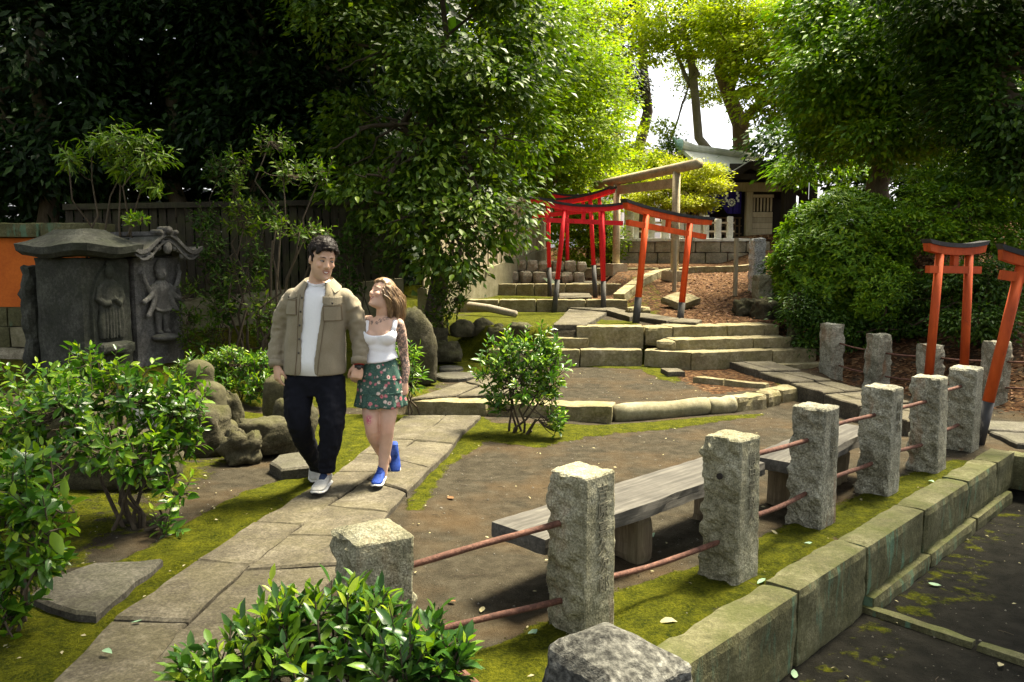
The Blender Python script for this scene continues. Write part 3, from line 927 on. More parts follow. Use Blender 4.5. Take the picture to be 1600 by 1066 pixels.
# oblique kerb climbing to the right
P = [Vector(q) for q in ((2.2, 15.9), (2.55, 16.7), (2.95, 17.6), (3.5, 18.7), (4.3, 19.2), (5.3, 19.5), (6.3, 19.7))]
for i in range(len(P) - 1):
    a, b = P[i], P[i + 1]; m_ = max(1, round((b - a).length / .62))
    for k in range(m_):
        p, q = a.lerp(b, k / m_), a.lerp(b, (k + .985) / m_)
        o = seg_block(low, 'course_stone', p, q, .24, 0, .30, M['step'], 350 + i * 5 + k, step=.1)
        o.location.z = (H(*p) + H(*q)) / 2 - .15
        o.rotation_euler = (Matrix.Rotation(o.rotation_euler.z, 3, 'Z') @ Matrix.Rotation(-math.atan2(H(*q) - H(*p), (q - p).length), 3, 'Y')).to_euler()
for i, (p, z) in enumerate([([(874, 465), (925, 464), (918, 453), (873, 454)], .9), ([], 1.11)]):
    add_slab(tpath, 'paving_slab', [G(a, b, z).xy for a, b in p] or [(1.35, 18.65), (2.0, 18.6), (2.3, 20.1), (1.7, 20.15)], .6, z, M['paving'], 150 + i)
# dry-laid stones against the board fence
pile = empty('stone_border', (0, 0, 0), kind='structure')
for r in range(2):
    x = -.35 + .1 * r
    for i in range(7):
        L = random.uniform(.24, .36)
        vs, fs = rough_box(L - .02, .3, .27, step=.08, amp=.03, seed=360 + i + r * 9, bev=.04)
        MB().add(vs, fs).build('border_stone', M['rubble'], pile, (x + L / 2, 19.4 + .35 * r + .03 * random.random(), H(x, 19.4) + .02 + .26 * r), (0, 0, random.uniform(-.1, .1)))
        x += L

# leaning slab on the slope
vs, fs = rough_box(.55, .5, .16, step=.08, amp=.02, seed=370, bev=.03)
tag(MB().add(vs, fs).build('tilted_stone', M['step'], None, (3.08, 15.0, H(3.08, 15.0) + .05), (R(14), R(-10), .7)), 'square stone block tilted on the slope behind the orange torii', 'stone')
vs, fs = rough_box(.4, .25, .12, step=.08, amp=.02, seed=371, bev=.03)
tag(MB().add(vs, fs).build('flat_rock', M['step'], None, (2.2, 14.3, .72), (0, 0, .2)), 'flat stone lying between the two groups of torii', 'stone')
# fallen pole
pts = [G(733, 478, .82), G(765, 482, .80), G(806, 491, .72)]
tag(MB().tube(pts, [.075, .07, .06], 10).build('fallen_pole', M['bark_grey'], None, smooth=True), 'pale wooden pole lying on the moss below the left course of stones', 'pole')

# ------------------------------------------------------------------ rocks
def rock(name, c, r, z, seed, label, m='rock', amp=.25, flat=.25, rz=0.0, grp='rocks beside the path', nu=18, nv=12):
    vs, fs = boulder(r[0], r[1], r[2], seed, amp, 36, 24, flat)
    vs = [v + v.normalized() * (.018 * fb(Vector(v) * 9 + Vector((seed, 0, 0)), 4) - .012 * abs(fb(Vector(v) * 5 + Vector((0, seed, 0)), 2))) for v in vs]
    o = MB().add(vs, fs).build(name, M[m], None, (c[0], c[1], z), (0, 0, rz), smooth=True)
    return tag(o, label, 'rock', grp)


rock('rock', (-2.10, 7.00), (.30, .25, .20), .05, 1, 'long flat-topped rock at the edge of the moss, left of the man', amp=.18, flat=.55)
rock('rock', (-2.27, 6.72), (.17, .15, .17), .02, 2, 'dark knobbly rock in front of the long flat-topped rock', amp=.45, flat=.1)
rock('rock', (-2.02, 7.45), (.22, .2, .27), .05, 3, 'rounded low rock behind the long flat-topped rock', amp=.15)
rock('rock', (-3.05, 6.1), (.55, .35, .28), .0, 4, 'wide dark boulder half hidden under the left bushes', amp=.2, flat=.2)
rock('rock', (-3.9, 7.0), (.5, .4, .35), .1, 5, 'mossy boulder at the foot of the stone monuments', amp=.2)
rock('rock', (-2.75, 7.05), (.3, .25, .3), .03, 6, 'brown rock under the leafy shrub beside the seated statue', amp=.3)
rock('rock', (-.98, 11.9), (.26, .22, .2), .2, 7, 'angular rock at the foot of the mossy slope behind the shrub', amp=.35, flat=.35)
rock('rock', (-1.22, 12.35), (.24, .2, .2), .35, 8, 'dark crumbly rock below the big evergreen tree', amp=.45)
rock('rock', (-.75, 12.5), (.21, .18, .17), .5, 9, 'smooth moss-covered round stone above the angular rock', amp=.08, flat=0)
rock('rock', (-.45, 12.55), (.18, .16, .18), .5, 10, 'pale round stone next to the moss-covered round stone', amp=.10, flat=0)
rock('rock', (-.22, 12.35), (.17, .15, .16), .45, 11, 'rough grey rock behind the top of the shrub', amp=.35)
rock('rock', (.14, 12.3), (.2, .15, .16), .5, 12, 'squared rock at the left end of the stone steps', amp=.3, flat=.4)
rock('rock', (4.02, 14.1), (.22, .2, .2), H(4.02, 14.1), 13, 'pale angular rock on the leaf-strewn slope', amp=.4, flat=.3)
rock('rock', (4.28, 13.7), (.28, .22, .24), H(4.28, 13.7) - .02, 14, 'mossy angular rock in front of the square stone post', amp=.35, flat=.3)
# upright natural stone behind the woman
rock('standing_stone', (-1.22, 9.95), (.32, .2, .62), .2, 15, 'tall rounded standing stone behind the woman', amp=.15, flat=.2, grp='standing stones')
rock('standing_stone', (-2.40, 8.35), (.19, .17, .31), .08, 16, 'thick rounded pillar-like stone behind the man', m='statue_stone', amp=.08, flat=.3, grp='standing stones')
rock('standing_stone', (-2.72, 7.75), (.13, .1, .27), .05, 17, 'small dark upright slab beside the seated statue', amp=.2, grp='standing stones')
# weathered seated statue: body block, two rounded masses
st = empty('seated_statue', (-2.95, 7.6, .08), label='worn seated stone figure with its head worn off beside a lichen-grey block', cat='statue')
STATUE = st
vs, fs = rough_box(.42, .3, .52, step=.07, amp=.02, seed=372, bev=.03)
tag(MB().add(vs, fs).build('stone_block', M['granite_pale'], None, (-3.17, 7.15, .02), (0, 0, .3)), 'lichen-spotted square block in front of the worn seated statue', 'stone')

# ------------------------------------------------------------------ stone post fence along the lane
def remesh(mb, voxel=.01, smooth=4, m=None, name='mesh', fac=.5, smoothshade=True):
    me = mb.mesh('tmp'); o = bpy.data.objects.new('tmp', me); COL.objects.link(o)
    r = o.modifiers.new('r', 'REMESH'); r.mode = 'VOXEL'; r.voxel_size = voxel
    if smooth:
        s = o.modifiers.new('s', 'SMOOTH'); s.iterations = smooth; s.factor = fac
    dg = bpy.context.evaluated_depsgraph_get(); dg.update()
    out = bpy.data.meshes.new_from_object(o.evaluated_get(dg), depsgraph=dg)
    bpy.data.objects.remove(o); bpy.data.meshes.remove(me)
    out.name = name; out.materials.clear()
    if m is not None: out.materials.append(m)
    if smoothshade: out.polygons.foreach_set('use_smooth', [True] * len(out.polygons))
    return out


def text_mesh(txt, size, depth, vertical=True, spacing=1.0):
    """lettering as a mesh in the xz plane, facing -y, centred on x, top at z=0"""
    bm_v = []; bm_f = []
    z = 0.0
    for ch in (txt if vertical else [txt]):
        cu = bpy.data.curves.new('letters', 'FONT'); cu.body = ch; cu.size = size; cu.extrude = depth; cu.resolution_u = 2
        cu.align_x = 'CENTER'; cu.align_y = 'TOP'
        o = bpy.data.objects.new('letters', cu); COL.objects.link(o)
        dg = bpy.context.evaluated_depsgraph_get(); dg.update()
        me = bpy.data.meshes.new_from_object(o.evaluated_get(dg), depsgraph=dg)
        b = len(bm_v)
        for v in me.vertices: bm_v.append((v.co.x, -v.co.z, v.co.y + z))
        for p in me.polygons: bm_f.append(tuple(b + i for i in p.vertices))
        bpy.data.objects.remove(o); bpy.data.curves.remove(cu); bpy.data.meshes.remove(me)
        z -= size * spacing
    return MB().add(bm_v, bm_f)


mb = MB()
mb.tube([(.14, -.06, -.05), (.14, -.06, .22), (.135, -.05, .36), (.13, -.04, .43)], [.155, .15, .138, .09], 20); mb.ball((.13, -.04, .38), (.135, .13, .10), 16, 12)
mb.tube([(-.06, .16, .0), (-.05, .15, .40), (-.04, .14, .52)], [.16, .15, .14], 20); mb.ball((-.04, .14, .54), (.145, .14, .12), 16, 12)
mb.tube([(.02, -.08, .30), (.12, -.17, .22), (.2, -.14, .18)], [.06, .06, .05], 12)
mb.ball((.1, 0, .02), (.26, .22, .12), 18, 10)
sme = remesh(mb, .016, 6, M['statue_stone'], 'body', .5)
for v in sme.vertices: v.co += Vector((fb(v.co * 6, 3), fb(v.co * 6 + Vector((7, 0, 0)), 3), 0)) * .014
link('body', sme, None, STATUE)

fence = empty('stone_fence', (0, 0, 0), label='low fence of rough granite posts joined by rusty iron rails above the mossy kerb', cat='fence')
A = .235
POSTS = [  # base centre, pixel of the top centre, tilt
    ((-.55, 3.16), (577, 818)), ((.32, 3.67), (916, 733)), ((1.17, 4.27), (1151, 682)), ((1.92, 5.12), (1275, 634)), ((2.68, 5.87), (1377, 603)), ((3.36, 6.50), (1452, 588)), ((4.02, 7.20), (1513, 573))]
TILT = [(0, 0), (0, 0), (R(-1.5), R(2.5)), (0, R(.8)), (R(.6), 0), (R(-1), R(1)), (R(1), R(-1))]
PT = []
for i, ((bx_, by_), tp) in enumerate(POSTS):
    h = D(tp[0], tp[1], by_).z
    PT.append(h)
    rough = lambda n: (1.0 if n.y > -.5 else .10) if n.z < .5 else .32
    vs, fs = rough_box(A, A, h + .15, step=.015 if i < 4 else .02, amp=.032, seed=400 + i * 7, bev=.010, freq=12.0, taper=.06 if i else .0, side=rough, oct=5)
    if i == 0:   # worn, slightly domed crown on the corner post
        vs = [Vector((v.x * 1.04, v.y * 1.04, v.z - .035 * max(0, (v.z - h - .08) / .07) * (max(abs(v.x), abs(v.y)) / .118) ** 2)) for v in vs]
    o = MB().add(vs, fs).build('stone_post', M['granite'] if i < 3 else M['granite_mid'], fence, (bx_, by_, -.15), (TILT[i][0], TILT[i][1], KANG if i else KANG - .25))
    if i == 0: tag(o, 'squat corner post with a moss-tinged worn top')
    if i == 1: tag(o, 'tall post with carved characters down its smooth side')
# carved characters on the smooth faces
for i, txt, z0, sz in ((1, '吉原喜久次郎', -.05, .082), (2, '講中世話人', -.08, .075), (3, '奉納者', -.1, .075), (4, '同町内', -.1, .075)):
    mb = text_mesh(txt, sz, .0022, True, 1.04)
    post = [c for c in fence.children if c.name.split('.')[0] == 'stone_post'][i]
    me = mb.mesh('carved_characters')
    o = link('carved_characters', me, M['dark_letter'], post, (.012, -A / 2 * (.985 if i else 1) + .0035, PT[i] + .15 + z0), (R(-1.9), 0, 0))


def on_line(i, j, z, o=0.0):
    return z


def rail(p, q, sag=.0, bend=0.0, r=.0145):
    p, q = Vector(p), Vector(q); pts = []
    for k in range(13):
        t = k / 12
        w_ = p.lerp(q, t); w_.z += -sag * math.sin(math.pi * t) + .0015 * math.sin(t * 9 + p.x * 5)
        w_.x += bend * math.sin(math.pi * t)
        pts.append(w_)
    MB().tube(pts, [r * (1 + .06 * math.sin(k * 2.1)) for k in range(13)], 10).build('iron_rail', M['rust'], fence, smooth=True)


def pc(i, z): return Vector((POSTS[i][0][0], POSTS[i][0][1], z))


def rz_(i, px, py):  # height of a rail where it enters post i
    return D(px, py, POSTS[i][0][1] - .08).z


rail(pc(0, D(645, 893, 3.2).z), pc(1, rz_(1, 887, 816)), 0)
rail(pc(0, .16), pc(1, rz_(1, 868, 942)), 0)
rail(pc(1, D(967, 908, 3.7).z), pc(2, rz_(2, 1122, 848)), .022)
rail(pc(2, D(1197, 718, 4.3).z), pc(3, rz_(3, 1262, 690)), 0)
rail(pc(2, D(1185, 815, 4.3).z), pc(3, rz_(3, 1257, 772)), .02)
rail(pc(3, D(1313, 668, 5.2).z), pc(4, rz_(4, 1370, 649)), 0)
rail(pc(3, D(1308, 750, 5.2).z), pc(4, rz_(4, 1364, 724)), .01)
rail(pc(4, D(1411, 640, 6).z), pc(5, rz_(5, 1452, 629)), 0)
rail(pc(4, D(1407, 705, 6).z), pc(5, rz_(5, 1446, 697)), 0)
rail(pc(5, D(1486, 615, 6.6).z), pc(6, rz_(6, 1510, 604)), 0)
rail(pc(5, D(1481, 680, 6.6).z), pc(6, rz_(6, 1502, 664)), 0)
rail(pc(0, .38), (.18, 2.05, .36), .02)
rail(pc(0, .14), (.18, 2.05, .12), .02)
# dark plug in the third post, coloured as the shade of an empty hole
MB().tube([(0, 0, 0), (.012, 0, 0)], .017, 10).build('rail_hole_shade', M['dark_room'], fence, tuple(Vector((1.17, 4.27, 0)) - KD * .128 + KN * .0 + Vector((0, 0, D(1132, 747, 4.15).z))), (0, 0, KANG))
# nearest post, facetted head
vs, fs = rough_box(.30, .30, 1.0, step=.02, amp=.022, seed=470, bev=.02, freq=9, top_amp=.012)
def crown_(v):
    t = max(0, (v.z - .80) / .20)
    v = v.copy()
    m = max(abs(v.x + .02), abs(v.y - .03)) / .15
    v.z -= t * .075 * min(1.2, m) ** 1.3
    v.x *= 1 - .08 * t; v.y *= 1 - .08 * t
    return v
vs = [crown_(v) for v in vs]
tp = D(970, 1012, 1.95)
o = MB().add(vs, fs).build('stone_post', M['granite_grey'], fence, (tp.x + .005, 2.02, D(970, 990, 2.02).z - .985), (0, 0, KANG - .12))
tag(o, 'pale grey granite post with a facetted top')

# ------------------------------------------------------------------ benches
def bench(p0, p1, width, z, label, seed, legs=(.22, .72)):
    p0 = Vector(p0); p1 = Vector(p1); L = (p1 - p0).length
    d = (p1 - p0).normalized(); ang = math.atan2(d.y, d.x)
    c = (p0 + p1) / 2
    b = empty('bench', (c.x, c.y, 0), ang, label=label, cat='bench', group='plank benches behind the stone fence')
    vs, fs = rough_box(L, width, .085, step=.055, amp=.004, seed=seed, bev=.008)
    out = []
    for v in vs:
        v = v.copy()
        e = max(0, -v.y / (width / 2))           # waney front edge
        if e > .9: v.y += .022 * fb(Vector((v.x * 3.0, seed, v.z * 6)), 3) - .012 * (1 - v.z / .085)
        out.append(v)
    MB().add(out, fs).build('plank', M['bench_wood'], b, (0, 0, z - .085))
    for t in legs:
        vs, fs = rough_box(.17, width * .72, z - .08, step=.06, amp=.012, seed=seed + 5 + int(t * 10), bev=.03)
        MB().add(vs, fs).build('bench_leg', M['bench_leg'], b, ((t - .5) * L, .02, -.01))
    return b


bench((.02, 3.90, 0), (1.52, 5.36, 0), .37, .385, 'nearest grey plank bench, its cut end behind the carved post', 480, (.44, .88))
bench((1.72, 5.30, 0), (2.72, 6.42, 0), .36, .385, 'farther grey plank bench between the third and fifth posts', 490, (.2, .72))

# ------------------------------------------------------------------ second post fence along the right bank
fence2 = empty('stone_fence', (0, 0, 0), label='short fence of granite posts with thin rusty rails at the foot of the leafy bank', cat='fence')
P2 = [(4.36, 11.1), (4.72, 10.5), (5.12, 9.95), (5.58, 9.38), (6.1, 8.8), (6.7, 8.25)]
for i, p in enumerate(P2):
    h = [.70, .70, .62, .70, .7, .7][i]
    vs, fs = rough_box(.23, .23, h + .12, step=.045, amp=.03, seed=500 + i, bev=.014, freq=7, oct=4)
    MB().add(vs, fs).build('stone_post', M['granite_mid'], fence2, (p[0], p[1], H(*p) - .1), (0, R(1) * (i % 2), .35))
for i in range(len(P2) - 1):
    for zz in (.48, .18):
        p = Vector((*P2[i], H(*P2[i]) + zz)); q = Vector((*P2[i + 1], H(*P2[i + 1]) + zz))
        MB().tube([p, p.lerp(q, .5) - Vector((0, 0, .015)), q], .011, 8).build('iron_rail', M['rust'], fence2, smooth=True)
# posts beside the round bush
for i, (px, pyt, pyb, Y_, a_, lab) in enumerate([(1184, 373, 455, 16.6, .26, 'tall pale granite post at the top of the leafy slope'), (1192, 430, 495, 14.4, .28, 'squarish granite post in front of the taller pale post'), (1243, 456, 530, 12.45, .19, 'mossy dark post half hidden under the round bush')]):
    t = D(px, pyt, Y_); g = H(t.x, Y_)
    vs, fs = rough_box(a_, a_, t.z - g + .1, step=.05, amp=.03, seed=520 + i, bev=.02, freq=8, oct=4)
    tag(MB().add(vs, fs).build('stone_post', (M['granite_pale'], M['granite'], M['kerb'])[i], None, (t.x, Y_, g - .1), (0, 0, .2)), lab, 'post', 'stone posts up the slope')
# thin stakes
for i, (px, pyt, Y_, lab) in enumerate([(1151, 372, 16.2, 'slender wooden stake on the leaf-strewn slope'), (1055, 376, 16.6, 'thin wooden post in front of the right leg of the stone torii')]):
    t = D(px, pyt, Y_); g = H(t.x, Y_)
    tag(MB().tube([(t.x, Y_, g - .1), (t.x, Y_, t.z)], .045, 9).build('stake', M['fence_pale'], None), lab, 'stake', 'wooden stakes')

# ------------------------------------------------------------------ torii gates
def torii(pl_, pr_, h, label, paint, r=.075, foot=.42, over=.42, tilt=0.0, lean=.05, group='small painted torii', z0=None, sag=.06, footm='torii_foot', tie_at=.80, depth=.13):
    pl_ = Vector((*pl_, 0)); pr_ = Vector((*pr_, 0)); L = (pr_ - pl_).length
    d = (pr_ - pl_).normalized(); c = (pl_ + pr_) / 2
    z = H(c.x, c.y) if z0 is None else z0
    T = empty('torii', (c.x, c.y, z - .02), 0, label=label, cat='torii', group=group)
    T.rotation_euler = (Matrix.Rotation(math.atan2(d.y, d.x), 3, 'Z') @ Matrix.Rotation(tilt, 3, 'Y')).to_euler()
    for s in (-1, 1):
        x0, x1 = s * L / 2, s * (L / 2 - lean * h)
        at = lambda t: Vector((x0 + (x1 - x0) * t, 0, h * .93 * t))
        tf = foot / (h * .93)
        p = MB().tube([at(tf), at(1)], [r * .97, r * .9], 16).build('post', M[paint], T, smooth=False)
        for pg in p.data.polygons: pg.use_smooth = len(pg.vertices) == 4
        f = MB().tube([at(-.06), at(tf + .001)], [r * 1.08, r * 1.03], 16).build('foot', M[footm], p)
        for pg in f.data.polygons: pg.use_smooth = len(pg.vertices) == 4
    zt = h * tie_at
    xe = L / 2 + over * .78
    MB().box(-xe, xe, -.036, .036, zt - .042, zt + .042).build('tie_beam', M[paint], T)
    MB().box(-.035, .035, -.03, .03, zt + .0445, h * .90).build('strut', M[paint], T)
    # curved lintel and black cap
    def curved(xh, y_, zlo, zhi, slant):
        rings = []
        for k in range(17):
            t = -1 + 2 * k / 16
            up = sag * (abs(t) ** 2.2)
            sl = slant * t * (1 if abs(t) > .99 else 1)
            x = xh * t
            rings.append([(x, -y_, zlo + up), (x, y_, zlo + up), (x + slant * t, y_, zhi + up * 1.05), (x + slant * t, -y_, zhi + up * 1.05)])
        return MB().loft(rings)
    zl = h * .885
    curved(L / 2 + over * .92, depth * .42, zl, zl + .085, .02).build('lintel', M[paint], T)
    cap = curved(L / 2 + over, depth * .56, zl + .087, zl + .135, .03).build('cap', M['torii_black'], T)
    return T


torii((1.98, 13.05), (2.80, 13.62), 1.88, 'leaning vermilion torii with a black cap at the head of the steps', 'orange', r=.055, foot=.36, over=.50, tilt=R(6.5), lean=.0, sag=.05)
torii((.80, 15.55), (1.75, 15.62), 2.16, 'front bright red torii of the three standing together', 'red', r=.048, foot=.62, over=.36, tilt=R(2.2), lean=.055, sag=.10)
torii((.83, 18.0), (1.76, 17.3), 2.28, 'middle red torii of the three, seen through the front one', 'red', r=.048, foot=.68, over=.46, tilt=R(-3), lean=.02, sag=.12)
torii((1.36, 20.1), (2.18, 19.7), 2.28, 'rear red torii of the three, mostly hidden behind the others', 'red', r=.048, foot=.25, over=.36, tilt=R(-2), lean=.02, sag=.12)
torii((4.84, 9.45), (5.36, 9.62), 1.98, 'vermilion torii with a black cap beside the bank on the right', 'orange2', r=.052, foot=.3, over=.14, tilt=R(1.0), lean=.03, sag=.04, footm='torii_black')
torii((4.30, 7.42), (5.05, 7.30), 1.80, 'vermilion torii leaning outward with a black foot, cut by the right edge', 'orange2', r=.052, foot=.36, over=.20, tilt=R(9.5), lean=.0, sag=.05, footm='torii_black', tie_at=.84)

st = empty('stone_torii', (0, 0, 0), label='large plain round-beamed stone torii in front of the shrine', cat='torii')
Lp_, Rp_ = Vector((2.53, 20.0, H(2.53, 20.0))), Vector((3.56, 18.0, H(3.56, 18.0)))
tl = D(961, 283, 20.0).z; tr = D(1053, 263, 18.0).z
for b_, zt in ((Lp_, tl), (Rp_, tr)):
    o = MB().tube([b_ - Vector((0, 0, .3)), Vector((b_.x, b_.y, zt))], [.092, .085], 18).build('post', M['torii_stone'], st, smooth=True)
    vs, fs = rough_box(.42, .42, .3, step=.1, amp=.012, seed=530)
    MB().add(vs, fs).build('base', M['torii_stone'], st, (b_.x, b_.y, b_.z - .1), (0, 0, .4))
a = Vector((2.53, 20.0, tl)); b = Vector((3.56, 18.0, tr)); dv = b - a
MB().tube([a - dv * .40, a, b, b + dv * .33], .108, 18).build('top_beam', M['torii_stone'], st, smooth=True)
dn = Vector((dv.x, dv.y, 0)).normalized(); ang = math.atan2(dn.y, dn.x)
c = (a + b) / 2
MB().box(-dv.length / 2 - .05, dv.length / 2 - .02, -.05, .05, -.10, .10).build('tie_beam', M['torii_stone'], st, (c.x, c.y, D(1010, 292, 19.0).z), (0, 0, ang))

# ------------------------------------------------------------------ board fences at the back
def board_fence(p, q, zb0, zb1, zt0, zt1, bw, label, m, base_m, rails=(.25, .8), seed=0, base_lo=-.3):
    f = empty('board_fence', (0, 0, 0), label=label, cat='fence', group='board fences behind the garden')
    p = Vector((*p, 0)); q = Vector((*q, 0)); L = (q - p).length; d = (q - p).normalized(); ang = math.atan2(d.y, d.x)
    nb = int(L / bw); rnd = random.Random(seed)
    variants = []
    for k in range(6):
        wd = bw * (.80 + .05 * (k % 3))
        vs, fs = [], []
        rings = []
        for z_ in (0, .33, .66, 1):
            o_ = rnd.uniform(-.006, .006)
            rings.append([(-wd / 2 + o_, -.012, z_), (wd / 2 + o_, -.012, z_), (wd / 2 + o_, .012, z_), (-wd / 2 + o_, .012, z_)])
        variants.append(MB().loft(rings).mesh('board')); variants[-1].materials.append(M[m])
    for i in range(nb):
        t = (i + .5) / nb
        c = p.lerp(q, t); z0 = zb0 + (zb1 - zb0) * t; z1 = zt0 + (zt1 - zt0) * t + rnd.uniform(-.02, .02)
        nr = Vector((-d.y, d.x, 0))
        c = c + nr * (0.0 if i % 2 else .016)
        o = link('board', variants[rnd.randrange(6)], None, f, (c.x, c.y, z0), (0, 0, ang + rnd.uniform(-.03, .03)))
        o.scale = (1, 1, z1 - z0)
    nr = Vector((-d.y, d.x, 0))
    def bar(t, y0, y1, hh, name):
        a = p + nr * y0; b = q + nr * y0; a2 = p + nr * y1; b2 = q + nr * y1
        za = zb0 + (zt0 - zb0) * t; zb = zb1 + (zt1 - zb1) * t
        MB().add([(a.x, a.y, za), (b.x, b.y, zb), (b2.x, b2.y, zb), (a2.x, a2.y, za), (a.x, a.y, za + hh), (b.x, b.y, zb + hh), (b2.x, b2.y, zb + hh), (a2.x, a2.y, za + hh)],
                 [(0, 3, 2, 1), (4, 5, 6, 7), (0, 1, 5, 4), (1, 2, 6, 5), (2, 3, 7, 6), (3, 0, 4, 7)]).build(name, M[m], f)
    for t in rails: bar(t, .034, .09, .09, 'rail')
    bar(.955, -.075, -.018, .085, 'top_rail')
    # footing
    a = p - nr * .06; b = q - nr * .06; a2 = p + nr * .12; b2 = q + nr * .12
    MB().add([(a.x, a.y, base_lo), (b.x, b.y, base_lo), (b2.x, b2.y, base_lo), (a2.x, a2.y, base_lo), (a.x, a.y, zb0 - .005), (b.x, b.y, zb1 - .005), (b2.x, b2.y, zb1 - .005), (a2.x, a2.y, zb0 - .005)],
             [(0, 3, 2, 1), (4, 5, 6, 7), (0, 1, 5, 4), (1, 2, 6, 5), (2, 3, 7, 6), (3, 0, 4, 7)]).build('footing', M[base_m], f)
    return f


board_fence((-6.6, 12.2), (-1.80, 13.55), .92, 1.36, 2.46, 2.62, .125, 'tall dark weathered board fence behind the couple', 'fence_wood', 'concrete', seed=3)
board_fence((-1.55, 14.4), (.92, 22.4), 1.15, 1.95, 2.75, 3.25, .15, 'pale board fence on a concrete footing receding behind the evergreen tree', 'fence_pale', 'concrete', seed=4)

# ------------------------------------------------------------------ orange wall on the left
ow = empty('orange_wall', (0, 0, 0), label='orange plastered wall with a mossy coping and rubble base behind the monuments', cat='wall')
WY = 11.0
zc0, zc1 = D(30, 372, WY).z, D(30, 349, WY).z
zs1, zs2, zs3 = D(30, 480, WY).z, D(30, 510, WY).z, D(30, 542, WY).z
MB().box(-9.5, -5.45, WY + .06, WY + .3, zs1, zc0).build('plaster', M['plaster'], ow)
for i in range(5):
    vs, fs = rough_box(.80, .46, zc1 - zc0, step=.1, amp=.012, seed=540 + i, bev=.02)
    MB().add(vs, fs).build('coping_stone', M['kerb'], ow, (-9.1 + i * .81, WY + .17, zc0 + .004))
for i in range(6):
    vs, fs = rough_box(.67, .36, zs1 - zs2 - .004, step=.1, amp=.008, seed=550 + i, bev=.012)
    MB().add(vs, fs).build('sill_stone', M['kerb'], ow, (-9.15 + i * .68, WY + .14, zs2))
    vs, fs = rough_box(.67, .46, zs2 - zs3 - .004, step=.1, amp=.008, seed=560 + i, bev=.012)
    MB().add(vs, fs).build('sill_stone', M['kerb'] if i % 2 else M['concrete'], ow, (-9.1 + i * .68, WY + .14, zs3))
x = -9.4
k = 0
while x < -5.6:
    L = random.uniform(.35, .6)
    vs, fs = rough_box(L - .02, .5, zs3 * .55, step=.09, amp=.035, seed=570 + k, bev=.05)
    MB().add(vs, fs).build('rubble_stone', M['rubble'], ow, (x + L / 2, WY + .1, zs3 * .45))
    L2 = L * .9
    vs, fs = rough_box(L2 - .03, .5, zs3 * .5, step=.09, amp=.04, seed=590 + k, bev=.06)
    MB().add(vs, fs).build('rubble_stone', M['rubble'], ow, (x + L / 2 + .1, WY + .08, -.04))
    x += L; k += 1

# ------------------------------------------------------------------ the two carved stone monuments
SN = Vector((.91, -.41, 0)).normalized(); ST = Vector((-SN.y, SN.x, 0)); SANG = math.atan2(ST.y, ST.x)   # local x = along the front, local -y = front normal
SZ = .2


def roof_mesh_hip(wx, dy, h, seed):
    rings = []
    for z_, s in ((0, .90), (.05, 1.0), (.13, 1.02), (.20, .82), (h * .8, .56), (h, .40)):
        r = []
        for k in range(28):
            t = 2 * math.pi * k / 28
            cx, sy = math.cos(t), math.sin(t)
            m = max(abs(cx), abs(sy)) ** .85
            x, y = cx / m * wx * s, sy / m * dy * s
            lift = .045 * (abs(cx * sy) * 2) ** 2 if z_ < .2 else 0
            q = Vector((x, y, z_ + lift))
            q *= 1 + .03 * fb(q * 4 + Vector((seed, 0, 0)), 3)
            r.append(q)
        rings.append(r)
    return MB().loft(rings)


def monument(corner, W_, Dp, h, label, seed, m):
    c = Vector((*corner, 0)) + ST * (W_ / 2) - SN * (Dp / 2)
    e = empty('stone_monument', (c.x, c.y, SZ), SANG, label=label, cat='monument', group='carved stone monuments by the orange wall')
    vs, fs = rough_box(W_, Dp, h, step=.06, amp=.010, seed=seed, bev=.02, freq=3.5)
    MB().add(vs, fs).build('shaft', M[m], e)
    return e


mon1 = monument((-4.88, 9.3), .67, .78, 1.50, 'taller dark stone monument with a hipped cap and a robed standing figure', 601, 'black_stone')
mon2 = monument((-4.585, 9.97), .74, .80, 1.50, 'dark stone monument with an undulating carved gable and a six-armed figure', 602, 'relief_stone')
roof_mesh_hip(.50, .62, .34, 3).build('roof', M['black_stone'], mon1, (0, 0.02, 1.49))
# ragged slab behind the first one
c = Vector((-4.88, 9.3, 0)) - SN * .98 + ST * .3
vs, fs = rough_box(.62, .22, 1.42, step=.06, amp=.05, seed=603, bev=.05, freq=4)
tag(MB().add(vs, fs).build('stone_slab', M['black_stone'], None, (c.x, c.y, SZ), (0, 0, SANG)), 'ragged dark stone slab standing behind the hipped monument', 'stone')
# undulating gable roof: front profile extruded backwards
prof = []
for k in range(41):
    t = -1 + 2 * k / 40; a = abs(t)
    z_ = .22 * (math.cos(min(a / .72, 1) * math.pi) * .5 + .5) ** 1.0 + (.07 * ((a - .72) / .28) ** 2 if a > .72 else 0) * 0 + .055 * max(0, a - .8) / .2
    prof.append((t * .54, z_))
def gable(y0, y1, th, up, sx=1.0):
    mb = MB(); rings = []
    for k, (x, z_) in enumerate(prof):
        rings.append([(x * sx, y0, z_ + up), (x * sx, y1, z_ * .92 + up), (x * sx, y1, z_ * .92 + up + th), (x * sx, y0, z_ + up + th)])
    return mb.loft(rings)
rf = gable(-.56, .5, .075, .05).build('roof', M['relief_stone'], mon2, (0, 0, 1.46))
gable(-.60, -.565, .05, .085, 1.03).build('moulding', M['relief_stone'], rf)
gable(-.585, -.562, .03, .01, .92).build('moulding', M['relief_stone'], rf)
mb = MB()
for k in range(11):
    x = -.30 + .06 * k; zz = .22 * (math.cos(min(abs(x) / .54 / .72, 1) * math.pi) * .5 + .5)
    mb.ball((x, -.55, zz + .02 - .03 * (k % 2)), (.036, .03, .045), 8, 6)
mb.ball((0, -.57, .16), (.07, .03, .08), 10, 8)
mb.build('scroll_carving', M['relief_stone'], rf, smooth=True)
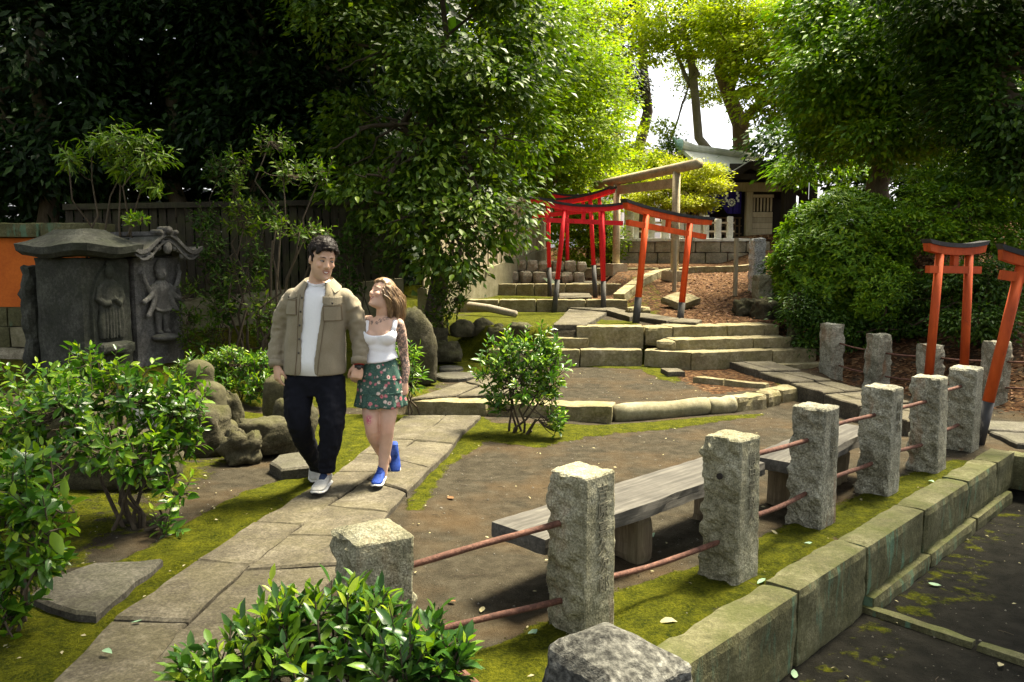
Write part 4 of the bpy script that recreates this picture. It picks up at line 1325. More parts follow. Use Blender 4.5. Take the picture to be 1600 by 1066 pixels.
MB().box(-.13, .13, -.60, .45, .31, .36).build('ridge', M['relief_stone'], rf)
mb = MB(); mb.tube([(0, -.62, .375), (0, -.45, .375)], .05, 12); mb.tube([(-.12, -.61, .35), (-.12, -.45, .35)], .032, 10); mb.tube([(.12, -.61, .35), (.12, -.45, .35)], .032, 10)
mb.build('ridge_ornament', M['relief_stone'], rf, smooth=True)
# left-hand part of the roof: plain hipped body behind the gable
roof_mesh_hip(.47, .48, .26, 8).build('roof_body', M['black_stone'], mon2, (0, .12, 1.485))

# relief figure 1: robed figure in a boat-shaped niche on a pedestal
FY = -.39
mb = MB()
rings = []
for k in range(15):   # mandorla
    t = k / 14; hw = .255 * math.sin(math.pi * min(1, .18 + .82 * (1 - t ** 1.6) + .0)) if t > .55 else .25
    hw = .25 if t < .5 else .25 * math.cos((t - .5) / .5 * math.pi / 2) ** .6
    hw = max(hw, .02)
    rings.append([(-hw, FY + .02, .50 + t * .92), (hw, FY + .02, .50 + t * .92), (hw * .93, FY - .035, .50 + t * .91), (-hw * .93, FY - .035, .50 + t * .91)])
mb.loft(rings).build('niche', M['black_stone'], mon1)
mb = MB()
body = [(.0, .10, .05), (.10, .135, .08), (.25, .14, .09), (.40, .125, .085), (.52, .13, .085), (.62, .155, .085), (.68, .14, .075), (.72, .07, .06), (.75, .05, .05)]
mb.loft([[(hx * math.cos(a), FY - .06 + hy * math.sin(a) * .9, .52 + z_) for a in [2 * math.pi * k / 18 for k in range(18)]] for z_, hx, hy in body])
mb.ball((0, FY - .09, .52 + .81), (.065, .07, .085), 14, 10)
mb.ball((0, FY - .08, .52 + .905), (.04, .045, .04), 10, 8)
for s in (-1, 1):
    mb.tube([(s * .13, FY - .07, 1.16), (s * .165, FY - .09, 1.02), (s * .10, FY - .14, .96), (s * .02, FY - .155, 1.0 + .03 * s)], [.045, .045, .04, .03], 10)
    mb.tube([(s * .12, FY - .1, .95), (s * .14, FY - .1, .75), (s * .12, FY - .08, .56)], [.035, .045, .05], 10)
for k in range(5):
    mb.tube([(-.08 + .04 * k, FY - .135, .92), (-.085 + .042 * k, FY - .14, .55)], .012, 6)
mb.v = [(x, (y + .37) * .62 - .37, z_) for x, y, z_ in mb.v]
link('figure', remesh(mb, .009, 2, M['black_stone'], 'figure'), None, mon1)
vs, fs = rough_box(.46, .26, .13, step=.05, amp=.01, seed=605, bev=.03)
MB().add(vs, fs).build('pedestal', M['black_stone'], mon1, (0, FY - .05, .385))
# relief figure 2: six arms, standing on a small base
FY = -.40
mb = MB()
body = [(.0, .05, .05), (.02, .075, .06)]
for s in (-1, 1):
    mb.tube([(s * .055, FY - .05, .56), (s * .06, FY - .055, .72), (s * .055, FY - .06, .88)], [.04, .052, .065], 10)
    mb.ball((s * .06, FY - .09, .565), (.04, .07, .03), 10, 6)
mb.loft([[(hx * math.cos(a), FY - .055 + hy * math.sin(a), z_) for a in [2 * math.pi * k / 16 for k in range(16)]] for z_, hx, hy in [(.80, .115, .07), (.88, .125, .085), (.96, .105, .075), (1.06, .12, .08), (1.14, .135, .08), (1.19, .10, .07), (1.22, .05, .05), (1.25, .045, .045)]])
mb.ball((0, FY - .085, 1.31), (.085, .085, .10), 14, 10)
mb.loft([[(hx * math.cos(a), FY - .06 + hx * .8 * math.sin(a), z_) for a in [2 * math.pi * k / 14 for k in range(14)]] for z_, hx in [(1.34, .09), (1.40, .085), (1.45, .06), (1.485, .02)]])
mb.ball((0, FY - .165, 1.295), (.015, .02, .025), 8, 6)
for s in (-1, 1):
    mb.tube([(s * .11, FY - .06, 1.15), (s * .20, FY - .08, 1.10), (s * .255, FY - .09, 1.20), (s * .28, FY - .09, 1.29)], [.042, .04, .034, .03], 10)
    mb.ball((s * .285, FY - .09, 1.31), .036)
    mb.tube([(s * .11, FY - .07, 1.10), (s * .20, FY - .10, 1.01), (s * .29, FY - .12, .965)], [.04, .038, .032], 10)
    mb.ball((s * .30, FY - .12, .96), .038)
    mb.tube([(s * .10, FY - .07, 1.06), (s * .16, FY - .10, .90), (s * .23, FY - .11, .80)], [.042, .04, .034], 10)
    mb.ball((s * .235, FY - .11, .79), .04)
mb.tube([(.285, FY - .09, 1.25), (.285, FY - .09, 1.40)], .012, 6); mb.ball((.285, FY - .08, 1.40), (.03, .02, .03), 8, 6)
for a in range(14):
    t = a / 13 * math.pi
    mb.ball((-.115 * math.cos(t), FY - .12 - .02 * math.sin(t), .86 - .03 * math.sin(t)), .016, 6, 5)
mb.v = [(x, (y + .38) * .66 - .38, z_) for x, y, z_ in mb.v]
link('figure', remesh(mb, .0085, 2, M['relief_stone'], 'figure'), None, mon2)
mb = MB(); mb.ball((0, FY - .07, .50), (.19, .14, .055), 18, 8)
mb.build('pedestal', M['relief_stone'], mon2, smooth=True)

# ------------------------------------------------------------------ shrine at the top
wall = empty('terrace_wall', (0, 0, 0), label='low mossy block wall carrying the white stone fence of the shrine', cat='wall')
for r in range(2):
    x = 2.85 - .2 * r
    k = 0
    while x < 6.8:
        L = random.uniform(.45, .75)
        vs, fs = rough_box(L - .012, .4, .31, step=.12, amp=.014, seed=620 + k + 20 * r, bev=.02)
        MB().add(vs, fs).build('wall_stone', M['rubble'], wall, (x + L / 2, 23.25, 1.50 + .315 * r))
        x += L; k += 1
for i in range(5):
    vs, fs = rough_box(.78, .5, .09, step=.12, amp=.008, seed=660 + i, bev=.015)
    MB().add(vs, fs).build('coping_stone', M['lantern_stone'], wall, (3.1 + i * .79, 23.25, 2.122))
sf = empty('stone_fence', (0, 0, 0), label='white stone pillar fence with rails in front of the shrine', cat='fence')
for i, (px, pyt, wpx) in enumerate([(994, 326, 9), (1018, 334, 11), (1040, 333, 13), (1064, 338, 9), (1088, 339, 13), (1104, 336, 8), (1122, 342, 10), (1141, 338, 9)]):
    t = D(px, pyt, 23.25)
    vs, fs = rough_box(wpx / 1280 * 23.2, .16, t.z - 2.2, step=.09, amp=.008, seed=670 + i, bev=.015)
    MB().add(vs, fs).build('pillar', M['lantern_stone'], sf, (t.x, 23.25, 2.2))
for zz in (2.38, 2.62):
    MB().box(3.45, 6.25, 23.21, 23.27, zz, zz + .05).build('rail', M['shrine_wood'], sf)
t = D(984, 326, 23.6)
vs, fs = rough_box(.27, .2, t.z - 2.0, step=.1, amp=.01, seed=690)
tag(MB().add(vs, fs).build('stone_slab', M['granite'], None, (t.x, 23.7, 2.0)), 'grey upright stone slab at the left end of the white pillar fence', 'stone')

hall = empty('shrine_hall', (7.2, 26, 2.05), label='wooden shrine hall with a pale copper roof and an indigo curtain', cat='building')


def hall_part(mb, name, m, parent=None, smooth=False):
    o = mb.build(name, M[m], parent or hall, smooth=smooth)
    if parent is None: o.location = (-7.2, -26, -2.05)
    return o


# floor platform and steps
hall_part(MB().box(5.6, 9.6, 25.0, 30.0, 1.9, 2.22), 'platform', 'lantern_stone')
hall_part(MB().box(6.6, 7.9, 24.4, 24.98, 1.9, 2.10), 'step', 'lantern_stone')
for i, (x, y, ww, m, zt) in enumerate([(5.95, 25.9, .16, 'shrine_wood', 4.0), (7.40, 25.9, .2, 'shrine_wood', 4.0), (8.25, 24.9, .26, 'dark_wood', 4.3), (8.75, 24.9, .22, 'dark_wood', 4.3), (9.4, 25.9, .2, 'dark_wood', 4.2)]):
    hall_part(MB().box(x - ww / 2, x + ww / 2, y - ww / 2, y + ww / 2, 2.0 if y < 25 else 2.22, zt), 'pillar', m)
hall_part(MB().box(5.7, 8.6, 25.72, 25.82, 3.70, 3.98), 'beam', 'shrine_wood')
hall_part(MB().box(5.6, 9.4, 24.84, 25.0, 4.0, 4.16), 'beam', 'dark_wood')
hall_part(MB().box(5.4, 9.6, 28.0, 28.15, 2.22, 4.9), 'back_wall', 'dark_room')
hall_part(MB().box(5.45, 5.55, 26.0, 28.0, 2.22, 4.7), 'side_wall', 'shrine_wood')
# plank wall right of the door
for k in range(5):
    hall_part(MB().box(7.52, 8.14, 25.86, 25.90, 2.24 + k * .17, 2.24 + k * .17 + .162), 'wall_board', 'shrine_wood')
for k in range(6):
    hall_part(MB().box(7.54 + k * .105, 7.54 + k * .105 + .05, 25.86, 25.90, 3.10, 3.52), 'wall_slat', 'shrine_wood')
hall_part(MB().box(7.50, 8.16, 25.93, 25.96, 2.24, 3.70), 'wall_backing', 'dark_wood')
hall_part(MB().box(7.50, 8.16, 25.84, 25.92, 3.53, 3.62), 'wall_rail', 'shrine_wood')
# lattice door
for k in range(7):
    hall_part(MB().box(6.35 + k * .145, 6.39 + k * .145, 26.3, 26.34, 2.24, 2.95), 'lattice_bar', 'bark_red')
for zz in (2.4, 2.65, 2.9):
    hall_part(MB().box(6.3, 7.3, 26.27, 26.3, zz, zz + .04), 'lattice_rail', 'bark_red')
# indigo curtain, gathered up in the middle, with white crests and paper streamers
mb = MB(); cols_ = 48; rows = 8
cx0, cx1 = D(1097, 300, 25.6).x, D(1159, 300, 25.6).x
vs = []
for i in range(cols_ + 1):
    u = i / cols_
    pinch = math.exp(-((u - .47) / .10) ** 2)
    low_ = 3.02 + .34 * pinch - .05 * math.sin(u * math.pi * 2) * 0
    for j in range(rows + 1):
        v = j / rows
        vs.append((cx0 + (cx1 - cx0) * u + .0 * v, 25.6 + .035 * math.sin(u * 40) * (v * .8 + .2), 3.70 + (low_ - 3.70) * v))
fs = [(i * (rows + 1) + j, (i + 1) * (rows + 1) + j, (i + 1) * (rows + 1) + j + 1, i * (rows + 1) + j + 1) for i in range(cols_) for j in range(rows)]
curtain = mb.add(vs, fs).build('curtain', M['purple'], None, smooth=True)
tag(curtain, 'indigo curtain with white crests gathered up over the shrine door', 'curtain')
crest = MB()
for u in (.18, .74):
    cx = cx0 + (cx1 - cx0) * u; cz = 3.36
    for k in range(12):
        a0, a1 = 2 * math.pi * k / 12, 2 * math.pi * (k + .7) / 12
        crest.add([(cx + .12 * math.cos(a0), 25.545, cz + .12 * math.sin(a0)), (cx + .12 * math.cos(a1), 25.545, cz + .12 * math.sin(a1)), (cx + .065 * math.cos(a1), 25.545, cz + .065 * math.sin(a1)), (cx + .065 * math.cos(a0), 25.545, cz + .065 * math.sin(a0))], [(0, 1, 2, 3)])
    crest.add([(cx + .04 * math.cos(a), 25.545, cz + .04 * math.sin(a)) for a in [2 * math.pi * k / 10 for k in range(10)]], [tuple(range(10))])
crest.build('crest', M['white_cloth'], curtain)
for i, u in enumerate((.07, .30, .60, .88)):
    x = cx0 + (cx1 - cx0) * u; mb = MB(); z_ = 3.68
    for k in range(4):
        s = .018 * (1 if k % 2 else -1)
        mb.box(x + s - .032, x + s + .032, 25.50, 25.503, z_ - .085, z_ - .002); z_ -= .075
    tag(mb.build('paper_streamer', M['white_cloth']), ['white zigzag paper streamer at the left edge of the indigo curtain', 'white zigzag paper streamer right of the left crest on the indigo curtain', 'white zigzag paper streamer left of the right crest on the indigo curtain', 'white zigzag paper streamer at the right edge of the indigo curtain'][i], 'streamer', 'paper streamers at the shrine door')


def slab4(p, th):
    p = [Vector(q) for q in p]
    n = (p[1] - p[0]).cross(p[3] - p[0]).normalized()
    if n.z < 0: n = -n
    return MB().add(p + [q - n * th for q in p], [(0, 1, 2, 3), (7, 6, 5, 4), (0, 4, 5, 1), (1, 5, 6, 2), (2, 6, 7, 3), (3, 7, 4, 0)])


rl = D(1067, 234, 26.5); rr = D(1176, 249, 29.4); el = D(1100, 263, 24.6)
rr = rl + Vector((3.4, 3.0, .02)); er = el + Vector((3.0, 2.7, 0)); 
hall_part(slab4([el, er, rr, rl], .10), 'roof', 'roof')
bl = rl + Vector((-1.6, 1.9, -1.0)); br = rr + Vector((-1.6, 1.9, -1.0))
hall_part(slab4([rl, rr, br, bl], .10), 'roof', 'roof')
hall_part(MB().tube([rl + Vector((-.1, -.1, .16)), rl + Vector((.5, .45, .08)), rr + Vector((0, 0, .08))], [.15, .13, .13], 10), 'ridge', 'roof')
mb = MB(); mb.ball(rl + Vector((-.12, -.10, .14)), (.13, .13, .2)); mb.tube([rl + Vector((-.2, -.16, .1)), rl + Vector((-.36, -.26, .36))], [.07, .03], 8)
hall_part(mb, 'ridge_end', 'verdigris')
hall_part(MB().tube([el + Vector((0, 0, -.02)), er + Vector((0, 0, -.02))], .06, 8), 'eave', 'verdigris')
# front porch gable, dark underneath
ap = D(1172, 250, 24.8); ll = D(1133, 274, 24.5); lr = D(1250, 296, 24.9)
back = Vector((.5, 3.2, 0))
hall_part(slab4([ll, ap, ap + back, ll + back], .09), 'porch_roof', 'roof')
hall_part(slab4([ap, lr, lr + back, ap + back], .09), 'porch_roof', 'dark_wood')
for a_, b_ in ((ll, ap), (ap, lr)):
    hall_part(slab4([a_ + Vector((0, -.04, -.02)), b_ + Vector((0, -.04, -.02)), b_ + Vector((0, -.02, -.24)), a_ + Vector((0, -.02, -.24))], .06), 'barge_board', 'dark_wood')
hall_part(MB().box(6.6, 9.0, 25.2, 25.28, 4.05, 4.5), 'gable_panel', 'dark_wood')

# pale building beyond the grove
bd = empty('apartment_block', (17, 80, 2.0), R(38), label='pale blown-out apartment block glimpsed between the far trees', cat='building')
MB().box(-9, 9, 0, 12, 0, 9.5).build('wall', M['facade'], bd)
wm = MB().box(-.8, .8, -.03, .05, 0, 1.5).mesh('window'); wm.materials.append(M['window'])
for r in range(3):
    for k in range(6):
        link('window', wm, None, bd, (-7.2 + k * 2.9, 0, 1.5 + r * 3.0))

# ------------------------------------------------------------------ people
def skin_mat(name, base, ink=False):
    s = N(name, 0.5, 0.35)
    col = s.mix(s.ramp(s.noise(14, 3, vec=s.objpos()), [(0.35, 0.0), (0.7, 1.0)]), base, tuple(q * .84 for q in base))
    bl = s.attr('blush').outputs['Fac']
    col = s.mix(s.math('MULTIPLY', bl, .2), col, (base[0] * .95, base[1] * .55, base[2] * .5))
    st_ = s.attr('stubble').outputs['Fac']
    col = s.mix(s.math('MULTIPLY', st_, .30), col, tuple(q * .42 for q in base))
    if ink:
        m = s.attr('ink').outputs['Fac']
        a = s.noise(48, 4, .7, vec=s.objpos(), dist=1.2)
        f = s.math('MULTIPLY', s.ramp(a, [(0.44, 0.0), (0.52, 1.0)]), m)
        col = s.mix(s.math('MULTIPLY', f, .85), col, (0.045, 0.045, 0.05))
        r = s.attr('flower').outputs['Fac']
        f2 = s.math('MULTIPLY', s.ramp(s.noise(60, 3, .6, vec=s.objpos(), dist=1.0), [(0.40, 0.0), (0.5, 1.0)]), r)
        col = s.mix(s.math('MULTIPLY', f2, .8), col, (0.42, 0.03, 0.11))
    s.color(col)
    s.b.inputs['Subsurface Weight'].default_value = .12
    s.b.inputs['Subsurface Radius'].default_value = (.01, .004, .002)
    return s.m


M['skin_man'] = skin_mat('tan_skin', (0.62, 0.395, 0.27))
M['skin_woman'] = skin_mat('fair_skin', (0.62, 0.40, 0.29), True)


def cloth_mat(name, a, b, scale=260, bump=.25, rough=.9, fold=.0):
    s = N(name, rough, 0.15)
    w_ = s.noise(scale, 3, .7, vec=s.objpos()); v = s.noise(7, 4, .6, vec=s.objpos())
    col = s.mix(s.ramp(s.math('ADD', s.math('MULTIPLY', w_, .7), s.math('MULTIPLY', v, .3)), [(0.35, 0.0), (0.65, 1.0)]), a, b)
    s.color(col)
    h = s.math('ADD', s.math('MULTIPLY', w_, .25), s.math('MULTIPLY', s.noise(16, 3, .5, vec=s.objpos(), stretch=(1, 1, .5), dist=.6), fold))
    s.bump(h, bump, .012)
    s.b.inputs['Sheen Weight'].default_value = 0.0 if b[0] < .05 else .12
    return s.m


M['jacket'] = cloth_mat('taupe_wool', (0.185, 0.158, 0.105), (0.26, 0.225, 0.158), fold=1.0)
M['tee'] = cloth_mat('white_jersey', (0.70, 0.71, 0.73), (0.78, 0.79, 0.80), fold=1.2, bump=.3)
M['trousers'] = cloth_mat('black_denim', (0.0035, 0.004, 0.007), (0.008, 0.009, 0.014), fold=1.2, bump=.35)
M['top'] = cloth_mat('white_rib', (0.74, 0.74, 0.77), (0.80, 0.80, 0.82), fold=1.0)
M['button'] = flat_mat('dark_button', (0.03, 0.025, 0.02), .4, .4)
M['seam'] = flat_mat('dark_seam', (0.12, 0.09, 0.055), .9)
M['hair_dark'] = flat_mat('dark_brown_hair', (0.012, 0.008, 0.006), .6, .2, .4, 60)
s = N('chestnut_hair', .42, .45)
s.color(s.ramp(s.noise(55, 4, .65, vec=s.objpos(), stretch=(1, 1, .12)), [(0.3, (0.065, 0.038, 0.018)), (0.5, (0.165, 0.10, 0.048)), (0.7, (0.33, 0.22, 0.115))]))
M['hair_brown'] = s.m
M['eye_white'] = flat_mat('eye_white', (0.38, 0.36, 0.33), .4)
M['eye_dark'] = flat_mat('dark_iris', (0.02, 0.013, 0.01), .2, .5)
M['lip'] = flat_mat('lip', (0.36, 0.14, 0.105), .5)
M['teeth'] = flat_mat('teeth', (0.8, 0.78, 0.72), .3)
M['shoe_white'] = flat_mat('pale_knit', (0.42, 0.41, 0.37), .8, .2, .15, 60, .2)
M['sole_white'] = flat_mat('white_foam', (0.62, 0.61, 0.57), .6)
M['sole_dark'] = flat_mat('dark_rubber', (0.02, 0.02, 0.022), .7)
M['navy'] = flat_mat('navy_knit', (0.018, 0.03, 0.07), .8, .2, .3, 60, .2)
M['blue'] = flat_mat('blue_knit', (0.013, 0.045, 0.24), .75, .25, .3, 40, .2)
M['strap'] = flat_mat('dark_strap', (0.02, 0.018, 0.018), .4, .4)
M['red_band'] = flat_mat('red_band', (0.4, 0.03, 0.02), .6)
s = N('floral_cotton', .9, .15)
ov = s.objpos()
base = s.mix(s.ramp(s.noise(90, 3, vec=ov), [(0.4, 0.0), (0.7, 1.0)]), (0.04, 0.088, 0.07), (0.08, 0.145, 0.115))
v1 = s.n('TexVoronoi'); v1.inputs['Scale'].default_value = 24; s.L(ov, v1.inputs['Vector'])
wob = s.math('ADD', v1.outputs['Distance'], s.math('MULTIPLY', s.math('SUBTRACT', s.noise(70, 2, vec=ov), .5), .35))
sep = s.n('SeparateColor'); s.L(v1.outputs['Color'], sep.inputs[0])
petal = s.mix(s.ramp(sep.outputs[0], [(0.45, 0.0), (0.55, 1.0)]), (0.50, 0.17, 0.19), (0.58, 0.47, 0.41))
on = s.math('GREATER_THAN', sep.outputs[1], .35)
f = s.math('MULTIPLY', s.ramp(wob, [(0.30, 1.0), (0.40, 0.0)]), on)
col = s.mix(f, base, petal)
col = s.mix(s.math('MULTIPLY', s.ramp(wob, [(0.08, 1.0), (0.14, 0.0)]), on), col, (0.30, 0.03, 0.06))
v2 = s.vor(34, vec=ov)
col = s.mix(s.ramp(v2, [(0.10, .8), (0.18, 0.0)]), col, (0.45, 0.42, 0.30))
s.color(col); M['floral'] = s.m


def ring(c, a, b, n=28, rot=0.0, e=1.0):
    out = []
    for k in range(n):
        t = 2 * math.pi * k / n
        cx, sy = math.sin(t), -math.cos(t)
        x = math.copysign(abs(cx) ** e, cx) * a; y = math.copysign(abs(sy) ** e, sy) * b
        out.append(Vector((c[0] + x * math.cos(rot) - y * math.sin(rot), c[1] + x * math.sin(rot) + y * math.cos(rot), c[2])))
    return out


def limb(mb, pts, rad, n=14, sub=4, flat=1.0, wr=0.0, seed=0, up=None):
    """smooth tapered tube through joints (Catmull-Rom), optional cloth wrinkles"""
    P = [Vector(p) for p in pts]; m = len(P)
    Q = []; Rr = []
    for i in range(m - 1):
        p0, p1, p2, p3 = P[max(i - 1, 0)], P[i], P[i + 1], P[min(i + 2, m - 1)]
        for k in range(sub):
            t = k / sub
            q = .5 * ((2 * p1) + (p2 - p0) * t + (2 * p0 - 5 * p1 + 4 * p2 - p3) * t * t + (3 * p1 - p0 - 3 * p2 + p3) * t ** 3)
            Q.append(q); Rr.append(rad[i] + (rad[i + 1] - rad[i]) * t)
    Q.append(P[-1]); Rr.append(rad[-1])
    mb.tube(Q, Rr, n, True, 0, flat, up)
    if wr:
        k0 = len(mb.v) - len(Q) * n
        for i in range(len(Q)):
            for k in range(n):
                v = Vector(mb.v[k0 + i * n + k]); d = v - Q[i]
                L = d.length
                if L > 1e-6:
                    j = wr * noise.noise(Vector((seed + i * .62 + 1.1 * math.sin(2 * math.pi * k / n), math.sin(2 * math.pi * k / n) * 1.2 + seed, math.cos(2 * math.pi * k / n) * 1.2)))
                    mb.v[k0 + i * n + k] = tuple(v + d / L * j)


def hand(mb, wrist, d, n, thumb, curl=(20, 28, 18), sc_=1.0, spread=.1, thumb_in=.35):
    w0 = Vector(wrist); d = Vector(d).normalized(); n = Vector(n); n = (n - d * n.dot(d)).normalized()
    s_ = d.cross(n)
    if s_.dot(Vector(thumb)) < 0: s_ = -s_
    k = sc_
    rings = []
    for t, hw, th in ((-.02, .026, .021), (.015, .028, .02), (.045, .039, .019), (.075, .042, .016), (.098, .039, .013)):
        rings.append([w0 + d * t * k + s_ * (hw * k * math.cos(a)) + n * (th * k * math.sin(a)) for a in [2 * math.pi * q / 14 for q in range(14)]])
    mb.loft(rings)
    for off, L, r, c in ((.030, .070, .0088, 0), (.010, .080, .0092, 1), (-.010, .074, .0088, 2), (-.029, .057, .0078, 3)):
        p = w0 + d * (.082 * k) + s_ * off * k
        pts = [p]; ang = 0
        dd_ = (d + s_ * spread * off / .03).normalized()
        for j, (f, cu) in enumerate(zip((.42, .32, .26), curl)):
            ang += R(cu + c * 4)
            q = pts[-1] + (dd_ * math.cos(ang) - n * math.sin(ang)) * L * k * f * 1.15
            pts.append(q)
        mb.tube([w0 + d * (.06 * k) + s_ * off * k * .9] + pts, [r * k, r * k * 1.05, r * k, r * k * .92, r * k * .75], 9)
        mb.ball(pts[-1], r * k * .75, 8, 6)
    b = w0 + d * .022 * k + s_ * .024 * k - n * .004
    m1 = b + (s_ * .55 + d * .75 - n * thumb_in).normalized() * .042 * k
    m2 = m1 + (s_ * .15 + d * .9 - n * (thumb_in + .2)).normalized() * .034 * k
    m3 = m2 + (d * .9 - s_ * .15 - n * (thumb_in + .3)).normalized() * .024 * k
    mb.tube([b - d * .01, m1, m2, m3], [.014 * k, .0125 * k, .010 * k, .0075 * k], 9)
    mb.ball(m3, .0075 * k, 8, 6)


def head_shape(mb, Mx, k=1.0, female=False):
    """skull, jaw, nose, brow and ears in the head frame: -y forward, z up, origin between the ears"""
    def add_rings(rows):
        rings = []
        for z_, a, bf, bb, yo in rows:   # half width, depth to the front, depth to the back
            r = []
            for q in range(28):
                t = 2 * math.pi * q / 28
                cx, sy = math.sin(t), -math.cos(t)
                y = sy * (bf if sy < 0 else bb)
                e = .88
                x = math.copysign(abs(cx) ** e, cx) * a
                r.append(Mx @ (Vector((x, y + yo, z_)) * k))
            rings.append(r)
        mb.loft(rings)
    j = .92 if female else 1.02
    add_rings([(-.122, .018 * j, .075, .0, -.012), (-.117, .034 * j, .088, .01, -.010), (-.105, .046 * j, .092, .03, -.006), (-.085, .056 * j, .092, .05, -.003), (-.06, .063 * j, .092, .066, 0), (-.03, .068, .094, .082, 0), (0, .073, .092, .093, 0),
               (.03, .0755, .090, .098, 0), (.06, .0755, .090, .098, 0), (.085, .070, .080, .09, 0), (.105, .056, .062, .072, 0), (.118, .034, .038, .046, 0), (.123, .012, .014, .016, 0)])
    T = lambda x, y, z: Mx @ (Vector((x, y, z)) * k)
    # nose
    mb.tube([T(0, -.088, .022), T(0, -.098, .0), T(0, -.110, -.024), T(0, -.098, -.036)], [.0075 * k, .009 * k, .0118 * k, .010 * k], 10)
    for s_ in (-1, 1):
        mb.ball(T(s_ * .012, -.097, -.030), .0085 * k, 8, 6)
        # cheeks and brow
        mb.ball(T(s_ * .041, -.068 if not female else -.071, -.022), (.020 if not female else .023) * k, 10, 8)
        mb.tube([T(s_ * .010, -.090, .028), T(s_ * .032, -.086, .033), T(s_ * .055, -.066, .026)], [.008 * k, .009 * k, .007 * k], 8)
        # ears
        Mr = (Mx.to_3x3() @ Matrix.Rotation(R(18) * s_, 3, 'Z'))
        mb.ball(T(s_ * .077, .010, -.004), (.010 * k, .018 * k, .030 * k), 10, 8, Mr)
    mb.ball(T(0, -.086, -.104), .018 * k, 10, 8)      # chin


def face_details(e, Mx, k=1.0, female=False, closed=False, smile=.5):
    T = lambda x, y, z: Mx @ (Vector((x, y, z)) * k)
    for s_ in (-1, 1):
        if not closed:
            mb = MB(); mb.ball(T(s_ * .031, -.0815, .008), (.0118 * k, .010 * k, .0042 * k), 12, 8, Mx.to_3x3())
            o = mb.build('eye', M['eye_white'], e, smooth=True)
            MB().ball(T(s_ * .031 + .004, -.0895, .006), (.0066 * k, .004 * k, .0044 * k), 10, 7, Mx.to_3x3()).build('iris', M['eye_dark'], o, smooth=True)
        mb = MB(); dz = -.003 if closed else .0050
        mb.tube([T(s_ * (.017 + .0095 * q), -.0915 + .0028 * q * q * .55, .006 + dz * (1 if closed else .8) + (.0045 * math.sin(q / 3 * math.pi) * (-1 if closed else .8))) for q in range(4)], [.0014 * k, .0022 * k, .0022 * k, .0012 * k], 6)
        mb.build('eyelash', M['eye_dark'], e, smooth=True)
        mb = MB()
        mb.tube([T(s_ * (.014 + .0135 * q), -.0975 + .0042 * q * q * .75, .0290 + .0048 * math.sin((q + .4) / 3.4 * math.pi)) for q in range(4)], [.0026 * k, .0032 * k, .0028 * k, .0012 * k] if not female else [.0022 * k, .0026 * k, .0022 * k, .001 * k], 6)
        mb.build('eyebrow', M['hair_dark'] if not female else M['hair_brown'], e, smooth=True)
    w_ = .028; pts_u = []; pts_l = []; pt = []
    for q in range(9):
        u = -1 + q / 4
        x = u * w_; y = -.0985 + .016 * u * u; up_ = .011 * smile * u * u
        pts_u.append(T(x, y, -.057 + up_ + .0015 * (1 - u * u)))
        pts_l.append(T(x, y + .001, -.070 + up_ * 1.9 + .004 * u * u))
        pt.append((T(x * .85, y + .0035, -.058 + up_), T(x * .85, y + .0035, -.069 + up_ * 1.9 + .003 * u * u)))
    rad = [.0008 + .0017 * (1 - (-1 + q / 4) ** 2) for q in range(9)]
    MB().tube(pts_u, [r * k for r in rad], 7).build('upper_lip', M['lip'], e, smooth=True)
    MB().tube(pts_l, [r * 1.35 * k for r in rad], 7).build('lower_lip', M['lip'], e, smooth=True)
    mb = MB()
    mb.add([p for ab in pt for p in ab], [(2 * q, 2 * q + 2, 2 * q + 3, 2 * q + 1) for q in range(8)])
    mb.build('teeth', M['teeth'], e)


def shoe(e, P, yaw, L, pitch, upper, lace, sole, heel, k=1.0):
    """running shoe, toe towards -y in its own frame; P = heel point on the ground"""
    Mx = Matrix.Translation(Vector(P)) @ Matrix.Rotation(yaw, 4, 'Z') @ Matrix.Rotation(pitch, 4, 'X')
    def rings(rows, n=18):
        out = []
        for y, hw, z0, z1 in rows:
            r = []
            for q in range(n):
                t = 2 * math.pi * q / n
                r.append(Mx @ Vector((math.copysign(abs(math.sin(t)) ** .75, math.sin(t)) * hw * k, -y * L, (z0 + z1) / 2 - math.cos(t) * (z1 - z0) / 2)))
            out.append(r)
        return out
    a = MB(); a.loft(rings([(-.02, .020, .03, .085), (.02, .034, .022, .11), (.12, .036, .022, .115), (.28, .037, .022, .108), (.42, .041, .022, .088), (.60, .047, .022, .070), (.78, .048, .022, .058), (.90, .040, .024, .050), (.98, .022, .028, .042)]))
    o = a.build('shoe', M[upper], e, smooth=True)
    b = MB(); b.loft(rings([(-.05, .020, .012, .036), (.0, .036, .0, .038), (.15, .039, .0, .036), (.40, .042, .0, .032), (.65, .051, .0, .030), (.85, .050, .004, .030), (.97, .034, .010, .032), (1.02, .016, .018, .032)]))
    b.build('sole', M[sole], o, smooth=True)
    c = MB(); c.loft(rings([(.75, .049, -.004, .012), (.97, .034, .003, .018), (1.025, .015, .012, .026)])); c.build('toe_rubber', M[heel], o, smooth=True)
    t = MB()
    t.loft(rings([(.10, .026, .09, .128), (.22, .027, .085, .121), (.36, .026, .075, .105), (.52, .020, .06, .085)]))
    t.build('tongue', M[lace], o, smooth=True)
    l = MB()
    for q in range(5):
        y = .18 + .075 * q; z_ = .124 - .0115 * q * 1.05
        l.tube([Mx @ Vector((-.030 * k, -y * L, z_ - .012)), Mx @ Vector((0, -(y + .01) * L, z_ + .001)), Mx @ Vector((.030 * k, -y * L, z_ - .012))], .0035, 6)
    l.build('laces', M[sole if lace == 'navy' else lace], o, smooth=True)
    return o


def body_attr(me, name, fn):
    at = me.attributes.new(name, 'FLOAT', 'POINT')
    at.data.foreach_set('value', np.array([fn(v.co) for v in me.vertices], np.float32))


